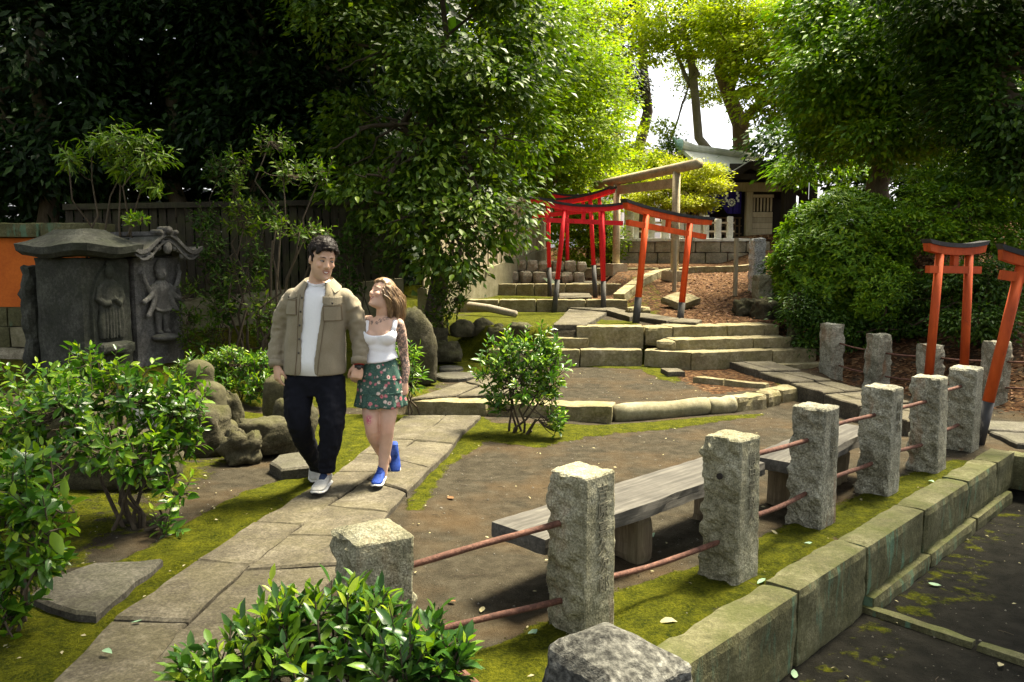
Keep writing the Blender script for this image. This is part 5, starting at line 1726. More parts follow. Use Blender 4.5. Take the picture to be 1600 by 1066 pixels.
def puff(me, fn):
    n = len(me.vertices)
    co = np.zeros(n * 3, np.float32); me.vertices.foreach_get('co', co); co = co.reshape(-1, 3)
    no = np.zeros(n * 3, np.float32); me.vertex_normals.foreach_get('vector', no); no = no.reshape(-1, 3)
    d = np.array([fn(Vector(p)) for p in co], np.float32)
    me.vertices.foreach_set('co', (co + no * d[:, None]).ravel()); me.update()


def g3(p, c, r):
    return math.exp(-((Vector(p) - Vector(c)).length / r) ** 2)


# ---------------- the man
MY = 5.85
mo_ = D(490, 760, MY); mo_.z = .05
man = empty('person', mo_, 0, 'tall dark-haired man in an open taupe overshirt, white tee and black trousers', 'person', 'couple walking hand in hand')
ml = lambda px, py, dy=0.0: D(px, py, MY + dy) - mo_
Hm = Matrix.Translation(ml(503.5, 406.5, -.045)) @ Matrix.Rotation(R(33), 4, 'Z') @ Matrix.Rotation(R(11), 4, 'X') @ Matrix.Rotation(R(4), 4, 'Y')
HK = 1.09
mb = MB()
head_shape(mb, Hm, HK)
nb = ml(496, 445, .02)
limb(mb, [nb - Vector((0, 0, .04)), nb + Vector((0, -.005, .02)), Hm @ Vector((0, .022, -.06)), Hm @ Vector((0, .02, .0))], [.075, .062, .058, .056], 16)
# torso, arms and legs under the clothes
sh_r, el_r, wr_r = ml(461, 470, .02), ml(437, 523, .04), ml(432, 569, -.05)
sh_l, el_l, wr_l = ml(536, 471, .02), ml(561, 522, .05), ml(561, 566, -.03)
hip_r, kn_r, an_r = ml(468, 600, .02), ml(466, 664, -.10), ml(494, 726, .30)
hip_l, kn_l, an_l = ml(516, 600, 0), ml(517, 668, -.14), ml(511, 741, -.10)
mb.loft([ring(ml(492, 610, .0), .15, .10), ring(ml(492, 560, .0), .16, .10), ring(ml(494, 500, 0), .155, .10), ring(ml(497, 465, .0), .14, .08), ring(ml(497, 452, .01), .10, .065), ring(ml(497, 442, .015), .07, .06)])
limb(mb, [sh_r, el_r, wr_r], [.042, .040, .030], 12)
limb(mb, [sh_l, el_l, wr_l], [.042, .040, .030], 12)
limb(mb, [hip_r, kn_r, an_r], [.070, .045, .030], 12)
limb(mb, [hip_l, kn_l, an_l], [.070, .045, .030], 12)
hand(mb, ml(432, 571, -.05), (.07, -.10, -1), (-.75, -.65, 0), (.5, -1, 0), (16, 24, 18), 1.05)
hand(mb, ml(561, 569, -.03), (-.16, -.22, -.95), (.25, -.95, .1), (-1, 0, 0), (48, 70, 45), 1.08, thumb_in=.5)
bm_ = remesh(mb, .0066, 2, M['skin_man'], 'body', .4)
body_attr(bm_, 'blush', lambda p: max(g3(p, Hm @ Vector((.04, -.08, -.02)), .03), g3(p, Hm @ Vector((-.04, -.08, -.02)), .03), g3(p, wr_l, .12) * .8, g3(p, wr_r, .12) * .6))
Hi = Hm.inverted()


def stub(p):
    q = (Hi @ p) / HK
    return min(1, max(0, (-.040 - q.z) / .02)) * min(1, max(0, (q.z + .135) / .02)) * min(1, max(0, (.03 - q.y) / .03))


body_attr(bm_, 'stubble', stub)
link('body', bm_, None, man)
face_details(man, Hm, HK, smile=.65)
# hair
mb = MB()
rngh = random.Random(4)
for k in range(420):
    u = rngh.uniform(0, 2 * math.pi); ph = rngh.uniform(.05, 1.35)
    d = Vector((math.cos(u) * math.cos(ph), math.sin(u) * math.cos(ph), math.sin(ph)))
    p = Vector((d.x * .078, d.y * .100, .035 + d.z * .088))
    if p.y < -.070 and p.z < .080: continue
    if p.y < -.03 and p.z < .055 : continue
    if p.z < .03 and p.y < .02: continue
    top = max(0, d.z)
    mb.ball(Hm @ ((p + d * (.004 + .012 * top)) * HK), (.010 + .009 * top) * HK * rngh.uniform(.7, 1.25), 7, 5)
for k in range(150):   # nape and sides
    u = rngh.uniform(R(-20), R(200)); z_ = rngh.uniform(-.055, .05)
    p = Vector((math.cos(u) * .074, math.sin(u) * .094, z_))
    if p.y < .025 and z_ < .02: continue
    mb.ball(Hm @ (p * HK), .0095 * HK, 7, 5)
for s_ in (-1, 1):
    mb.tube([Hm @ (Vector((s_ * .075, -.012, .05)) * HK), Hm @ (Vector((s_ * .073, -.018, -.012)) * HK)], [.013, .007], 8)
hm = remesh(mb, .0062, 1, M['hair_dark'], 'hair', .4)
puff(hm, lambda p: .0045 * noise.noise(p * 70))
hob = link('hair', hm, None, man)
sm = MB(); rs = random.Random(12)
hv = [(v.co.copy(), v.normal.copy()) for v in hm.vertices]
for k in range(900):
    p, nn = hv[rs.randrange(len(hv))]
    t = Vector((rs.gauss(0, 1), rs.gauss(0, 1), rs.gauss(0, .6)))
    t = (t - nn * t.dot(nn)).normalized() * rs.uniform(.010, .022)
    sm.tube([p - nn * .002, p + nn * .006 + t * .5, p + nn * .0035 + t], [.0016, .0014, .0006], 3, cap=False)
q = sm.build('curls', M['hair_dark'], hob, smooth=True); q['kind'] = 'stuff'
# white tee
tee = MB(); rows = []
for py, a, b, dy in ((583, .192, .150, 0), (560, .188, .143, 0), (530, .180, .132, 0), (500, .180, .130, 0), (478, .178, .125, 0), (462, .18, .108, .0), (452, .135, .092, .005), (444, .090, .078, .008), (439, .078, .072, .008)):
    c = ml(495 if py > 500 else 498, py, dy); rows.append(ring(c, a, b, 40))
tee.loft(rows)
to = tee.build('tee_shirt', M['tee'], man, smooth=True)
for v in to.data.vertices:
    if v.co.z > ml(498, 450).z and v.co.y < 0: v.co.z -= .030 * min(1, -v.co.y / .07) * min(1, (v.co.z - ml(498, 450).z) / .03)
    v.co.y += .007 * math.sin(v.co.z * 26 + v.co.x * 30) * min(1, max(0, (1.32 - v.co.z) * 5))
MB().tube([p + Vector((0, 0, .004 - .032 * max(0, min(1, -(p.y - .008) / .07)))) for p in (lambda q: q + [q[0]])(ring(ml(498, 440, .008), .077, .073, 30))], .0075, 8).build('collar_rib', M['tee'], to, smooth=True)

# overshirt: shell open at the front
JR = [  # py, centre px, half width, half depth, opening left / right (px)
    (583, 491.5, .226, .160, 476, 497), (560, 492, .222, .158, 477, 499), (530, 493, .214, .152, 478, 503), (500, 495, .214, .150, 479, 507), (478, 497, .218, .144, 480, 510), (464, 498, .212, .130, 481, 512), (455, 498, .180, .115, 481, 513), (447, 498, .130, .100, 482, 512), (441, 498, .098, .090, 483, 511)]
ZJ = [ml(c, py).z for py, c, *_ in JR]


def jrow(z):
    """interpolated jacket section at height z"""
    zs = ZJ
    f = lambda k: float(np.interp(z, zs, [r[k] for r in JR]))
    py = f(0)
    cx = ml(f(1), py).x
    return cx, f(2), f(3), ml(f(4), py).x, ml(f(5), py).x


def jpt(z, th, off=0.0):
    cx, a, b, xl, xr = jrow(z)
    s_, c_ = math.sin(th), math.cos(th)
    e = .86
    x = cx + math.copysign(abs(s_) ** e, s_) * (a + off); y = -math.copysign(abs(c_) ** e, c_) * (b + off) + .01
    fold = .0085 * noise.noise(Vector((x * 9, z * 3.2, th * 2))) + .007 * math.sin(x * 22 + z * 5) * min(1, max(0, (1.25 - z) * 2.5))
    return Vector((x + s_ * fold, y - c_ * fold, z))


def jth(z, x):
    cx, a, b, xl, xr = jrow(z)
    u = max(-.999, min(.999, (x - cx) / a)); return math.copysign(math.asin(abs(u) ** (1 / .86)), u)


mb = MB(); rows = []
zz = [ZJ[0] + (ZJ[-1] - ZJ[0]) * t for t in np.linspace(0, 1, 34)]
for i, z_ in enumerate(zz):
    cx, a, b, xl, xr = jrow(z_)
    t0, t1 = jth(z_, xr), 2 * math.pi + jth(z_, xl)
    n = 52
    drop = lambda th: (-.022 * max(0, math.sin(th / 1.0 if th < math.pi else 0)) if i == 0 else 0)
    o_ = [jpt(z_, t0 + (t1 - t0) * k / n) for k in range(n + 1)]
    i_ = [jpt(z_, t0 + (t1 - t0) * k / n, -.013) for k in range(n, -1, -1)]
    rows.append(o_ + i_)
mb.loft(rows)
mb.ball(ml(461, 466, .01), (.078, .078, .076), 16, 12); mb.ball(ml(536, 467, .01), (.078, .078, .076), 16, 12)
limb(mb, [ml(464, 466, .01), ml(453, 474, .015), ml(442, 500, .03), ml(437, 524, .035), ml(432, 550, -.01), ml(432, 573, -.05)], [.068, .075, .070, .063, .056, .049], 20, 7, .95, .017, 3)
limb(mb, [ml(534, 467, .01), ml(545, 475, .015), ml(556, 500, .035), ml(561, 524, .04), ml(563, 548, .0), ml(561, 569, -.035)], [.068, .075, .070, .064, .058, .051], 20, 7, .95, .018, 8)
for a in (ml(432, 571, -.048), ml(561, 567, -.033)):
    pass
jm = remesh(mb, .0068, 4, M['jacket'], 'overshirt', .45)
puff(jm, lambda p: .004 * noise.noise(Vector((p.x * 20, p.y * 20, p.z * 11))) + .010 * noise.noise(Vector((p.x * 8 + p.z * 5, p.y * 8, p.z * 6 - p.x * 3))) * min(1, max(.25, (1.42 - p.z) * 3)))
jo = link('overshirt', jm, None, man)


def jpatch(name, x0, x1, z0, z1, off, th_, m, parent, taper=0.0, nx=8, nz=6):
    mb = MB(); front = []; 
    rows_o = []; 
    for j in range(nz + 1):
        z_ = z0 + (z1 - z0) * j / nz
        ins = taper * (1 - j / nz)
        r1 = []; r2 = []
        for k in range(nx + 1):
            u = k / nx
            x = x0 + (x1 - x0) * u
            z2 = z_ + (ins * (abs(u - .5) * 2) ** 2)
            th = jth(z2, x)
            r1.append(jpt(z2, th, off + th_)); r2.append(jpt(z2, th, off - .004))
        rows_o.append(r1 + r2[::-1])
    mb.loft(rows_o)
    return mb.build(name, m, parent, smooth=False)


for (xa, xb, yt, ym, yb) in ((448, 471, 455, 466, 490), (510, 537, 462, 475, 499)):
    x0, x1 = ml(xa, 470).x, ml(xb, 470).x
    zt, zm, zb = ml(490, yt).z, ml(490, ym).z, ml(490, yb).z
    jpatch('pocket', x0 + .006, x1 - .006, zb, zm, .003, .005, M['jacket'], jo)
    jpatch('pocket_flap', x0, x1, zm - .004, zt, .006, .006, M['jacket'], jo, .018)
    for zz_, w2 in ((zm - .008, .005), (zb, .004)):
        jpatch('seam', x0 + .004, x1 - .004, zz_ - w2 / 2, zz_ + w2 / 2, .007, .003, M['seam'], jo, nz=1)
    for x_ in (x0 + .005, x1 - .005):
        jpatch('seam', x_ - .0022, x_ + .0022, zb, zm, .006, .004, M['seam'], jo, nx=1)
    zc = zm + .012; xc = (x0 + x1) / 2; p = jpt(zc, jth(zc, xc), .013)
    MB().ball(p, (.0075, .004, .0075), 10, 6).build('button', M['button'], jo, smooth=True)
for py in (464, 485, 506, 527, 548):
    z_ = ml(490, py).z; cx, a, b, xl, xr = jrow(z_); x_ = xl - .010
    MB().ball(jpt(z_, jth(z_, x_), .008), (.0072, .0045, .0072), 10, 6).build('button', M['button'], jo, smooth=True)
for side in (0, 1):   # placket seams
    mb = MB(); rr = []
    for z_ in zz[:-4]:
        cx, a, b, xl, xr = jrow(z_); x_ = (xl - .026) if side == 0 else (xr + .028)
        th = jth(z_, x_); rr.append([jpt(z_, th - .008, .007), jpt(z_, th + .008, .007), jpt(z_, th + .008, .003), jpt(z_, th - .008, .003)])
    mb.loft(rr).build('placket_seam', M['seam'], jo)
# collar: stand at the back, two leaves in front
mb = MB()
nk = ml(498, 439, .02)
rows = []
for k in range(25):
    t = -2.35 + 4.7 * k / 24      # angle from the back
    x, y = math.sin(t), math.cos(t)
    flare = .0 + .022 * (abs(t) / 2.35) ** 2
    base = nk + Vector((x * .088, y * .082, -.010 - .040 * (abs(t) / 2.35) ** 2))
    topp = nk + Vector((x * .090, y * .082, .030 - .045 * (abs(t) / 2.35) ** 1.5))
    outp = nk + Vector((x * (.118 + flare * 2.6), y * (.104 + flare * 1.6), -.014 - .072 * (abs(t) / 2.35) ** 2.0))
    n_ = Vector((x, y, 0))
    outp = outp + n_ * .010
    rows.append([base, topp, outp, outp + n_ * .010 + Vector((0, 0, .005)), topp + n_ * .012 + Vector((0, 0, .008)), base - n_ * .004])
mb.loft(rows)
mb.build('collar', M['jacket'], jo, smooth=False)
for (c, d_, r_) in ((ml(432, 569, -.045), wr_r - el_r, .0555), (ml(561, 564, -.03), wr_l - el_l, .0575)):
    d_ = d_.normalized(); MB().tube([c - d_ * .022, c + d_ * .018], [r_, r_ * .99], 20).build('cuff', M['jacket'], jo, smooth=True)
# watch and wristband
d_ = (wr_l - el_l).normalized(); c = ml(561, 573.5, -.035)
wq = MB().tube([c - d_ * .010, c + d_ * .010], [.0345, .0345], 18).build('watch', M['strap'], man, smooth=True)
MB().ball(c + Vector((.006, -.034, 0)), (.017, .006, .017), 12, 7).build('watch_face', M['button'], wq, smooth=True)
MB().tube([c - d_ * .020, c - d_ * .012], [.037, .036], 18).build('wristband', M['red_band'], man, smooth=True)
# trousers
mb = MB()
mb.loft([ring(ml(490, 616, 0), .13, .115), ring(ml(491, 600, 0), .200, .132), ring(ml(491, 575, 0), .198, .130), ring(ml(492, 562, 0), .17, .115)])
limb(mb, [ml(468, 590, 0), ml(466, 622, -.04), ml(466, 655, -.09), ml(476, 688, .02), ml(493, 722, .22), ml(497, 736, .30)], [.108, .104, .090, .075, .060, .054], 22, 7, 1.0, .012, 2)
limb(mb, [ml(516, 590, 0), ml(518, 625, -.06), ml(519, 662, -.12), ml(514, 700, -.12), ml(511, 726, -.10), ml(511, 739, -.10)], [.108, .103, .088, .073, .060, .058], 22, 7, 1.0, .012, 5)
tm = remesh(mb, .0075, 3, M['trousers'], 'trousers', .5)
puff(tm, lambda p: .009 * noise.noise(Vector((p.x * 16 + p.z * 9, p.y * 16, p.z * 7 - p.x * 6))) + .004 * noise.noise(p * 30))
link('trousers', tm, None, man)
pf = ml(511, 752, -.06)
shoe(man, (pf.x + .0, pf.y + .03, .018), R(-4), .295, R(0), 'shoe_white', 'navy', 'sole_white', 'sole_dark', 1.06)
pb = ml(491, 742, .36)
shoe(man, (pb.x - .0, pb.y + .08, .075), R(10), .285, R(24), 'shoe_white', 'navy', 'sole_white', 'sole_dark', 1.0)

# ---------------- the woman
WY_ = 5.95
wo = D(600, 757, WY_); wo.z = .055
woman = empty('person', wo, 0, 'smiling woman with long chestnut hair, white tank top and green floral skirt', 'person', 'couple walking hand in hand')
wl = lambda px, py, dy=0.0: D(px, py, WY_ + dy) - wo
Hw = Matrix.Translation(wl(598, 461, -.01)) @ Matrix.Rotation(R(-52), 4, 'Z') @ Matrix.Rotation(R(-22), 4, 'X') @ Matrix.Rotation(R(-8), 4, 'Y')
WK = .90
mb = MB()
head_shape(mb, Hw, WK, True)
nk = wl(598, 497, .02)
limb(mb, [nk - Vector((0, 0, .05)), nk, Hw @ Vector((0, .024, -.075)), Hw @ Vector((0, .02, -.01))], [.062, .048, .045, .045], 16)
WT = [(640, 597, .105, .085), (622, 597, .152, .105), (600, 596, .158, .110), (575, 593, .135, .100), (552, 591, .108, .083), (538, 591, .108, .085), (525, 592, .120, .095), (514, 594, .124, .090), (506, 596, .128, .075), (500, 597, .10, .06), (495, 598, .055, .05)]
mb.loft([ring(wl(c, py, .0), a, b, 30) for py, c, a, b in WT])
for s_ in (-1, 1):
    mb.ball(wl(592 + s_ * 12, 526, -.062), (.050, .045, .048), 14, 10)
sh_w, el_w, wr_w = wl(622, 507, .015), wl(631, 556, .045), wl(633, 596, .0)
sh_v, el_v, wr_v = wl(570, 505, .015), wl(560, 545, .09), wl(560, 576, .06)
limb(mb, [wl(612, 503, .01), sh_w, wl(628, 530, .03), el_w, wl(634, 576, .03), wr_w], [.045, .046, .040, .034, .032, .022], 14)
limb(mb, [wl(582, 502, .01), sh_v, wl(562, 525, .05), el_v, wl(560, 562, .075), wr_v], [.045, .046, .040, .034, .032, .022], 14)
hand(mb, wl(633, 598, .0), (-.05, -.05, -1), (.8, -.5, 0), (-.4, -1, 0), (14, 22, 14), .92)
hand(mb, wl(559, 578, .055), (-.10, -.35, -.9), (.1, .95, -.3), (1, 0, 0), (40, 45, 30), .9)
limb(mb, [wl(583, 615, .0), wl(580, 640, -.04), wl(581, 668, -.09), wl(584, 682, -.04), wl(596, 703, .13), wl(606, 722, .30)], [.082, .070, .050, .050, .050, .031], 18)
limb(mb, [wl(610, 615, .0), wl(607, 640, -.03), wl(605, 668, -.07), wl(603, 690, -.05), wl(600, 716, -.04), wl(598, 744, -.05)], [.082, .072, .051, .050, .041, .030], 18)
bw = remesh(mb, .0062, 2, M['skin_woman'], 'body', .4)
spots = [wl(572, 497.5), wl(577, 501), wl(582, 503), wl(591, 503.5), wl(596, 500), wl(602, 498), wl(607, 496)]


def ink(p):
    f = 0.0
    if p.x > wl(615, 510).x and p.z > wl(630, 598).z and p.z < wl(620, 500).z: f = 1.0 * min(1, (wl(615, 503).z - p.z) * 30 + .2) if p.z > wl(615, 506).z else 1.0
    if p.y < .02:
        for q in spots:
            if (Vector((p.x, 0, p.z)) - Vector((q.x, 0, q.z))).length < .0135: f = max(f, .95)
    return f


body_attr(bw, 'ink', ink)
fl = wl(578, 655, -.1)
body_attr(bw, 'flower', lambda p: max(0.0, 1.25 * math.exp(-(((p.x - fl.x + .004) / .026) ** 2 + ((p.z - fl.z) / .036) ** 2)) - .1) if p.y < .03 else 0.0)
body_attr(bw, 'blush', lambda p: max(g3(p, Hw @ Vector((.04, -.08, -.02)), .03), g3(p, Hw @ Vector((-.04, -.08, -.02)), .03), g3(p, wl(581, 668, -.1), .07), g3(p, wl(605, 668, -.1), .06), g3(p, wr_w - Vector((0, 0, .08)), .07)))
link('body', bw, None, woman)
face_details(woman, Hw, WK, True, True, 1.1)
# hair: cap plus locks falling behind the shoulder
mb = MB(); rw = random.Random(9)
for k in range(300):
    u = rw.uniform(0, 2 * math.pi); ph = rw.uniform(-.1, 1.45)
    d = Vector((math.cos(u) * math.cos(ph), math.sin(u) * math.cos(ph), math.sin(ph)))
    p = Vector((d.x * .081, d.y * .103, .03 + d.z * .099))
    if p.y < -.045 and p.z < .085: continue
    if p.y < -.015 and p.z < .045: continue
    mb.ball(Hw @ (p * WK), .018 * WK, 7, 5)
cap = remesh(mb, .006, 5, M['hair_brown'], 'hair', .5)
ho = link('hair', cap, None, woman)
lk = MB()
for k in range(150):
    u = rw.uniform(-.55, math.pi + .55); h0 = rw.uniform(-.01, .10)
    sx = math.cos(u); sy = math.sin(u)
    rr_ = math.sqrt(max(0, 1 - (max(0, h0 - .03) / .1) ** 2))
    p0 = Hw @ (Vector((sx * .080 * rr_, sy * .102 * rr_, h0)) * WK)
    out = (Hw.to_3x3() @ Vector((sx, sy, 0)))
    if sy < -.1 and abs(sx) > .2 and False: continue
    L = rw.uniform(.20, .29)
    end = Vector((p0.x * .55 + wl(614, 480).x * .45 + rw.uniform(-.035, .05), p0.y * .5 + .055 + rw.uniform(-.02, .05), wl(600, 501).z + rw.uniform(-.05, .045)))
    if out.x < -.55: continue
    mid = p0.lerp(end, .45) + Vector((out.x * .028 + .012, out.y * .03 + .01, .01))
    pts = [p0, p0.lerp(mid, .5) + out * .012, mid, mid.lerp(end, .55) + Vector((.006, .0, 0)), end + Vector((.008 * rw.uniform(-1, 1), 0, 0))]
    limb(lk, pts, [.008, .012, .0125, .010, .0025], 7, 3)
lk.build('lock', M['hair_brown'], ho, smooth=True)
fs_ = MB()
for k in range(420):
    u = rw.uniform(-.6, math.pi + .6); h0 = rw.uniform(-.02, .125)
    sx, sy = math.cos(u), math.sin(u)
    rr_ = math.sqrt(max(.05, 1 - (max(0, h0 - .03) / .105) ** 2))
    p0 = Hw @ (Vector((sx * .086 * rr_, sy * .108 * rr_, h0)) * WK)
    out = Hw.to_3x3() @ Vector((sx, sy, 0))
    if out.x < -.6: continue
    end = Vector((p0.x * .55 + wl(616, 480).x * .45 + rw.uniform(-.05, .065), p0.y * .5 + .055 + rw.uniform(-.03, .06), wl(600, 500).z + rw.uniform(-.07, .08)))
    mid = p0.lerp(end, .45) + Vector((out.x * .034 + .012, out.y * .034 + .01, .012))
    limb(fs_, [p0, p0.lerp(mid, .5) + out * .010, mid - out * .006, mid.lerp(end, .5) + Vector((.004, 0, 0)), end], [.0022, .0024, .0022, .0018, .0006], 3, 3)
q = fs_.build('strands', M['hair_brown'], ho, smooth=True); q['kind'] = 'stuff'
# tank top
zt0 = wl(592, 557).z


def wrow(z):
    zs = [wl(c, py).z for py, c, a, b in WT]
    f = lambda k: float(np.interp(z, zs, [r[k] for r in WT]))
    return wl(f(1), 530).x, f(2), f(3)


mb = MB(); rows = []
n = 48
for j in range(17):
    t = j / 16; r = []
    for k in range(n):
        th = 2 * math.pi * k / n
        fr = math.cos(th)
        side = abs(math.sin(th))
        zhi = wl(592, 523).z if True else 0
        at_ = th if th < math.pi else 2 * math.pi - th
        zt_ = wl(592, 522.5 - 9 * (min(at_, .95) / .95) ** 2.2 + 8 * max(0, min(1, (at_ - .95) / .5)))
        zt_ = zt_.z + (0.02 if fr < -.2 else 0)
        zl_ = zt0 - .010 - .028 * max(0, math.cos(th + .45))
        z_ = zl_ + (zt_ - zl_) * t
        cx, a, b = wrow(z_)
        off = .009 + .012 * max(0, 1 - t * 3)
        bx_ = cx + math.sin(th) * (a + off); by_ = -math.cos(th) * (b + off)
        # bust
        for s_ in (-1, 1):
            c = wl(592 + s_ * 12, 526, -.062)
            dx, dz = bx_ - c.x, z_ - c.z
            q = 1 - (dx / .066) ** 2 - (dz / .062) ** 2
            if q > 0 and by_ < 0: by_ = min(by_, c.y - .062 * math.sqrt(q))
        wv = .0035 * math.sin(z_ * 120 + math.sin(th * 2) * 1.5) * max(0, 1 - abs(z_ - wl(592, 545).z) / .07)
        r.append(Vector((bx_ + math.sin(th) * wv, by_ - math.cos(th) * wv, z_)))
    rows.append(r)
mb.loft(rows, cap=False)
tp_ = mb.build('tank_top', M['top'], woman, smooth=True)
so_ = tp_.modifiers.new('thick', 'SOLIDIFY'); so_.thickness = .006; so_.offset = 1
for s_ in (-1, 1):
    xs = 593 + s_ * 19
    pts = [wl(593 + s_ * 20.5, 520, -.070), wl(594 + s_ * 22, 511, -.066), wl(596 + s_ * 21.5, 501.5, -.03), wl(597 + s_ * 21, 499.5, .02), wl(594 + s_ * 19, 508, .075), wl(593 + s_ * 18, 520, .10)]
    limb(MB(), pts, [.01] * 6)
    q = MB(); limb(q, pts, [.019, .017, .016, .016, .017, .019], 10, 4, .35, up=(1, 0, 0)); q.build('strap', M['top'], tp_, smooth=True)
# tiered skirt
sk = None
for i, (ya, yb, ra, rb, amp, cxa, cxb) in enumerate([(552, 593, .106, .158, .006, 591, 594), (591, 614, .158, .170, .009, 594, 595), (612, 634, .168, .182, .013, 595, 595)]):
    mb = MB(); rows = []; n = 96
    for j in range(9):
        t = j / 8; r = []
        c = wl(cxa + (cxb - cxa) * t, ya + (yb - ya) * t, 0)
        rad = ra + (rb - ra) * (t ** .8)
        for k in range(n):
            th = 2 * math.pi * k / n
            w_ = amp * (.25 + .75 * t) * (.7 * math.sin(th * (13 + 2 * i) + i + 1.3 * math.sin(th * 3)) + .8 * math.sin(th * 6 + 2 * i + math.sin(th * 2)))
            rr_ = rad + w_
            r.append(Vector((c.x + math.sin(th) * rr_, c.y - math.cos(th) * rr_ * .80, c.z + .004 * math.sin(th * 9) * t)))
        rows.append(r)
    if i:   # gathered frill at the seam
        rows.insert(0, [p + Vector((0, 0, .007)) + Vector((p.x - wl(cxa, ya).x, p.y, 0)).normalized() * .005 for p in rows[0]])
    mb.loft(rows, cap=False)
    o = mb.build('skirt' if i == 0 else 'ruffle', M['floral'], woman if i == 0 else sk, smooth=True)
    if i == 0: sk = o
    md = o.modifiers.new('thick', 'SOLIDIFY'); md.thickness = .003
pf = wl(597, 748, -.03)
shoe(woman, (pf.x, pf.y + .03, .012), R(-3), .25, R(0), 'blue', 'blue', 'sole_white', 'sole_dark', .88)
pb = wl(612, 735, .34)
shoe(woman, (pb.x + .004, pb.y + .07, .165), R(14), .245, R(52), 'blue', 'blue', 'sole_white', 'sole_white', .88)

# ------------------------------------------------------------------ vegetation
RG = np.random.default_rng(11)


def unit(a):
    return a / (np.linalg.norm(a, axis=-1, keepdims=True) + 1e-9)


LEAF_OVAL = np.array([(0, 0, 0), (.26, .40, .05), (.62, .46, .03), (1, 0, -.10), (.62, -.46, .03), (.26, -.40, .05), (.28, 0, -.03), (.64, 0, -.05)])
LEAF_OVAL_F = np.array([(0, 6, 1), (6, 7, 2), (6, 2, 1), (7, 3, 2), (0, 5, 6), (6, 4, 7), (6, 5, 4), (7, 4, 3)])
LEAF_MID, LEAF_MID_F = LEAF_OVAL, LEAF_OVAL_F
LEAF_OVAL = np.array([(0, 0, 0), (.14, .27, .03), (.40, .48, .045), (.72, .36, .02), (1, 0, -.10), (.72, -.36, .02), (.40, -.48, .045), (.14, -.27, .03), (.15, 0, -.01), (.42, 0, -.03), (.74, 0, -.055)])
LEAF_OVAL_F = np.array([(0, 8, 1), (8, 9, 2), (8, 2, 1), (9, 10, 3), (9, 3, 2), (10, 4, 3), (0, 7, 8), (8, 6, 9), (8, 7, 6), (9, 5, 10), (9, 6, 5), (10, 5, 4)])
LEAF_SIMPLE = np.array([(0, 0, 0), (.45, .5, .06), (.48, 0, -.04), (.45, -.5, .06), (1, 0, -.10)])
LEAF_SIMPLE_F = np.array([(0, 2, 1), (2, 4, 1), (0, 3, 2), (2, 3, 4)])
LEAF_FLAT = np.array([(0, 0, 0), (.5, .5, .0), (1, 0, -.08), (.5, -.5, .0)])
LEAF_FLAT_F = np.array([(0, 2, 1), (0, 3, 2)])
KINDS_ = {'oval': (LEAF_OVAL, LEAF_OVAL_F), 'mid': (LEAF_MID, LEAF_MID_F), 'simple': (LEAF_SIMPLE, LEAF_SIMPLE_F), 'flat': (LEAF_FLAT, LEAF_FLAT_F)}


def frames(Dv, Nv):
    Dv = unit(Dv); S = unit(np.cross(Nv, Dv)); Nn = np.cross(Dv, S)
    return Dv, S, Nn


def leaf_arrays(P, Dv, Nv, L, Wd, kind):
    T, F = KINDS_[kind]
    Dv, S, Nn = frames(Dv, Nv)
    X = T[None, :, 0, None] * (Dv * L[:, None])[:, None, :]
    Y_ = T[None, :, 1, None] * (S * Wd[:, None])[:, None, :]
    Z_ = T[None, :, 2, None] * (Nn * L[:, None])[:, None, :]
    Vv = P[:, None, :] + X + Y_ + Z_
    n = len(P); k = len(T)
    Ff = F[None] + (np.arange(n) * k)[:, None, None]
    return Vv.reshape(-1, 3), Ff.reshape(-1, 3)


_unit_leaf = {}


def unit_leaves(matname, kind='oval'):
    key = (matname, kind)
    if key not in _unit_leaf:
        out = []
        for k in range(5):
            T, F = KINDS_[kind]; T = T.copy()
            T[:, 2] += -.10 * (k - 1.5) * T[:, 0] ** 2 + .03 * (k % 2)
            T[:, 1] *= 1 + .08 * (k - 2)
            me = mesh_np('leaf', T, F, M[matname], smooth=True); out.append(me)
        _unit_leaf[key] = out
    return _unit_leaf[key]


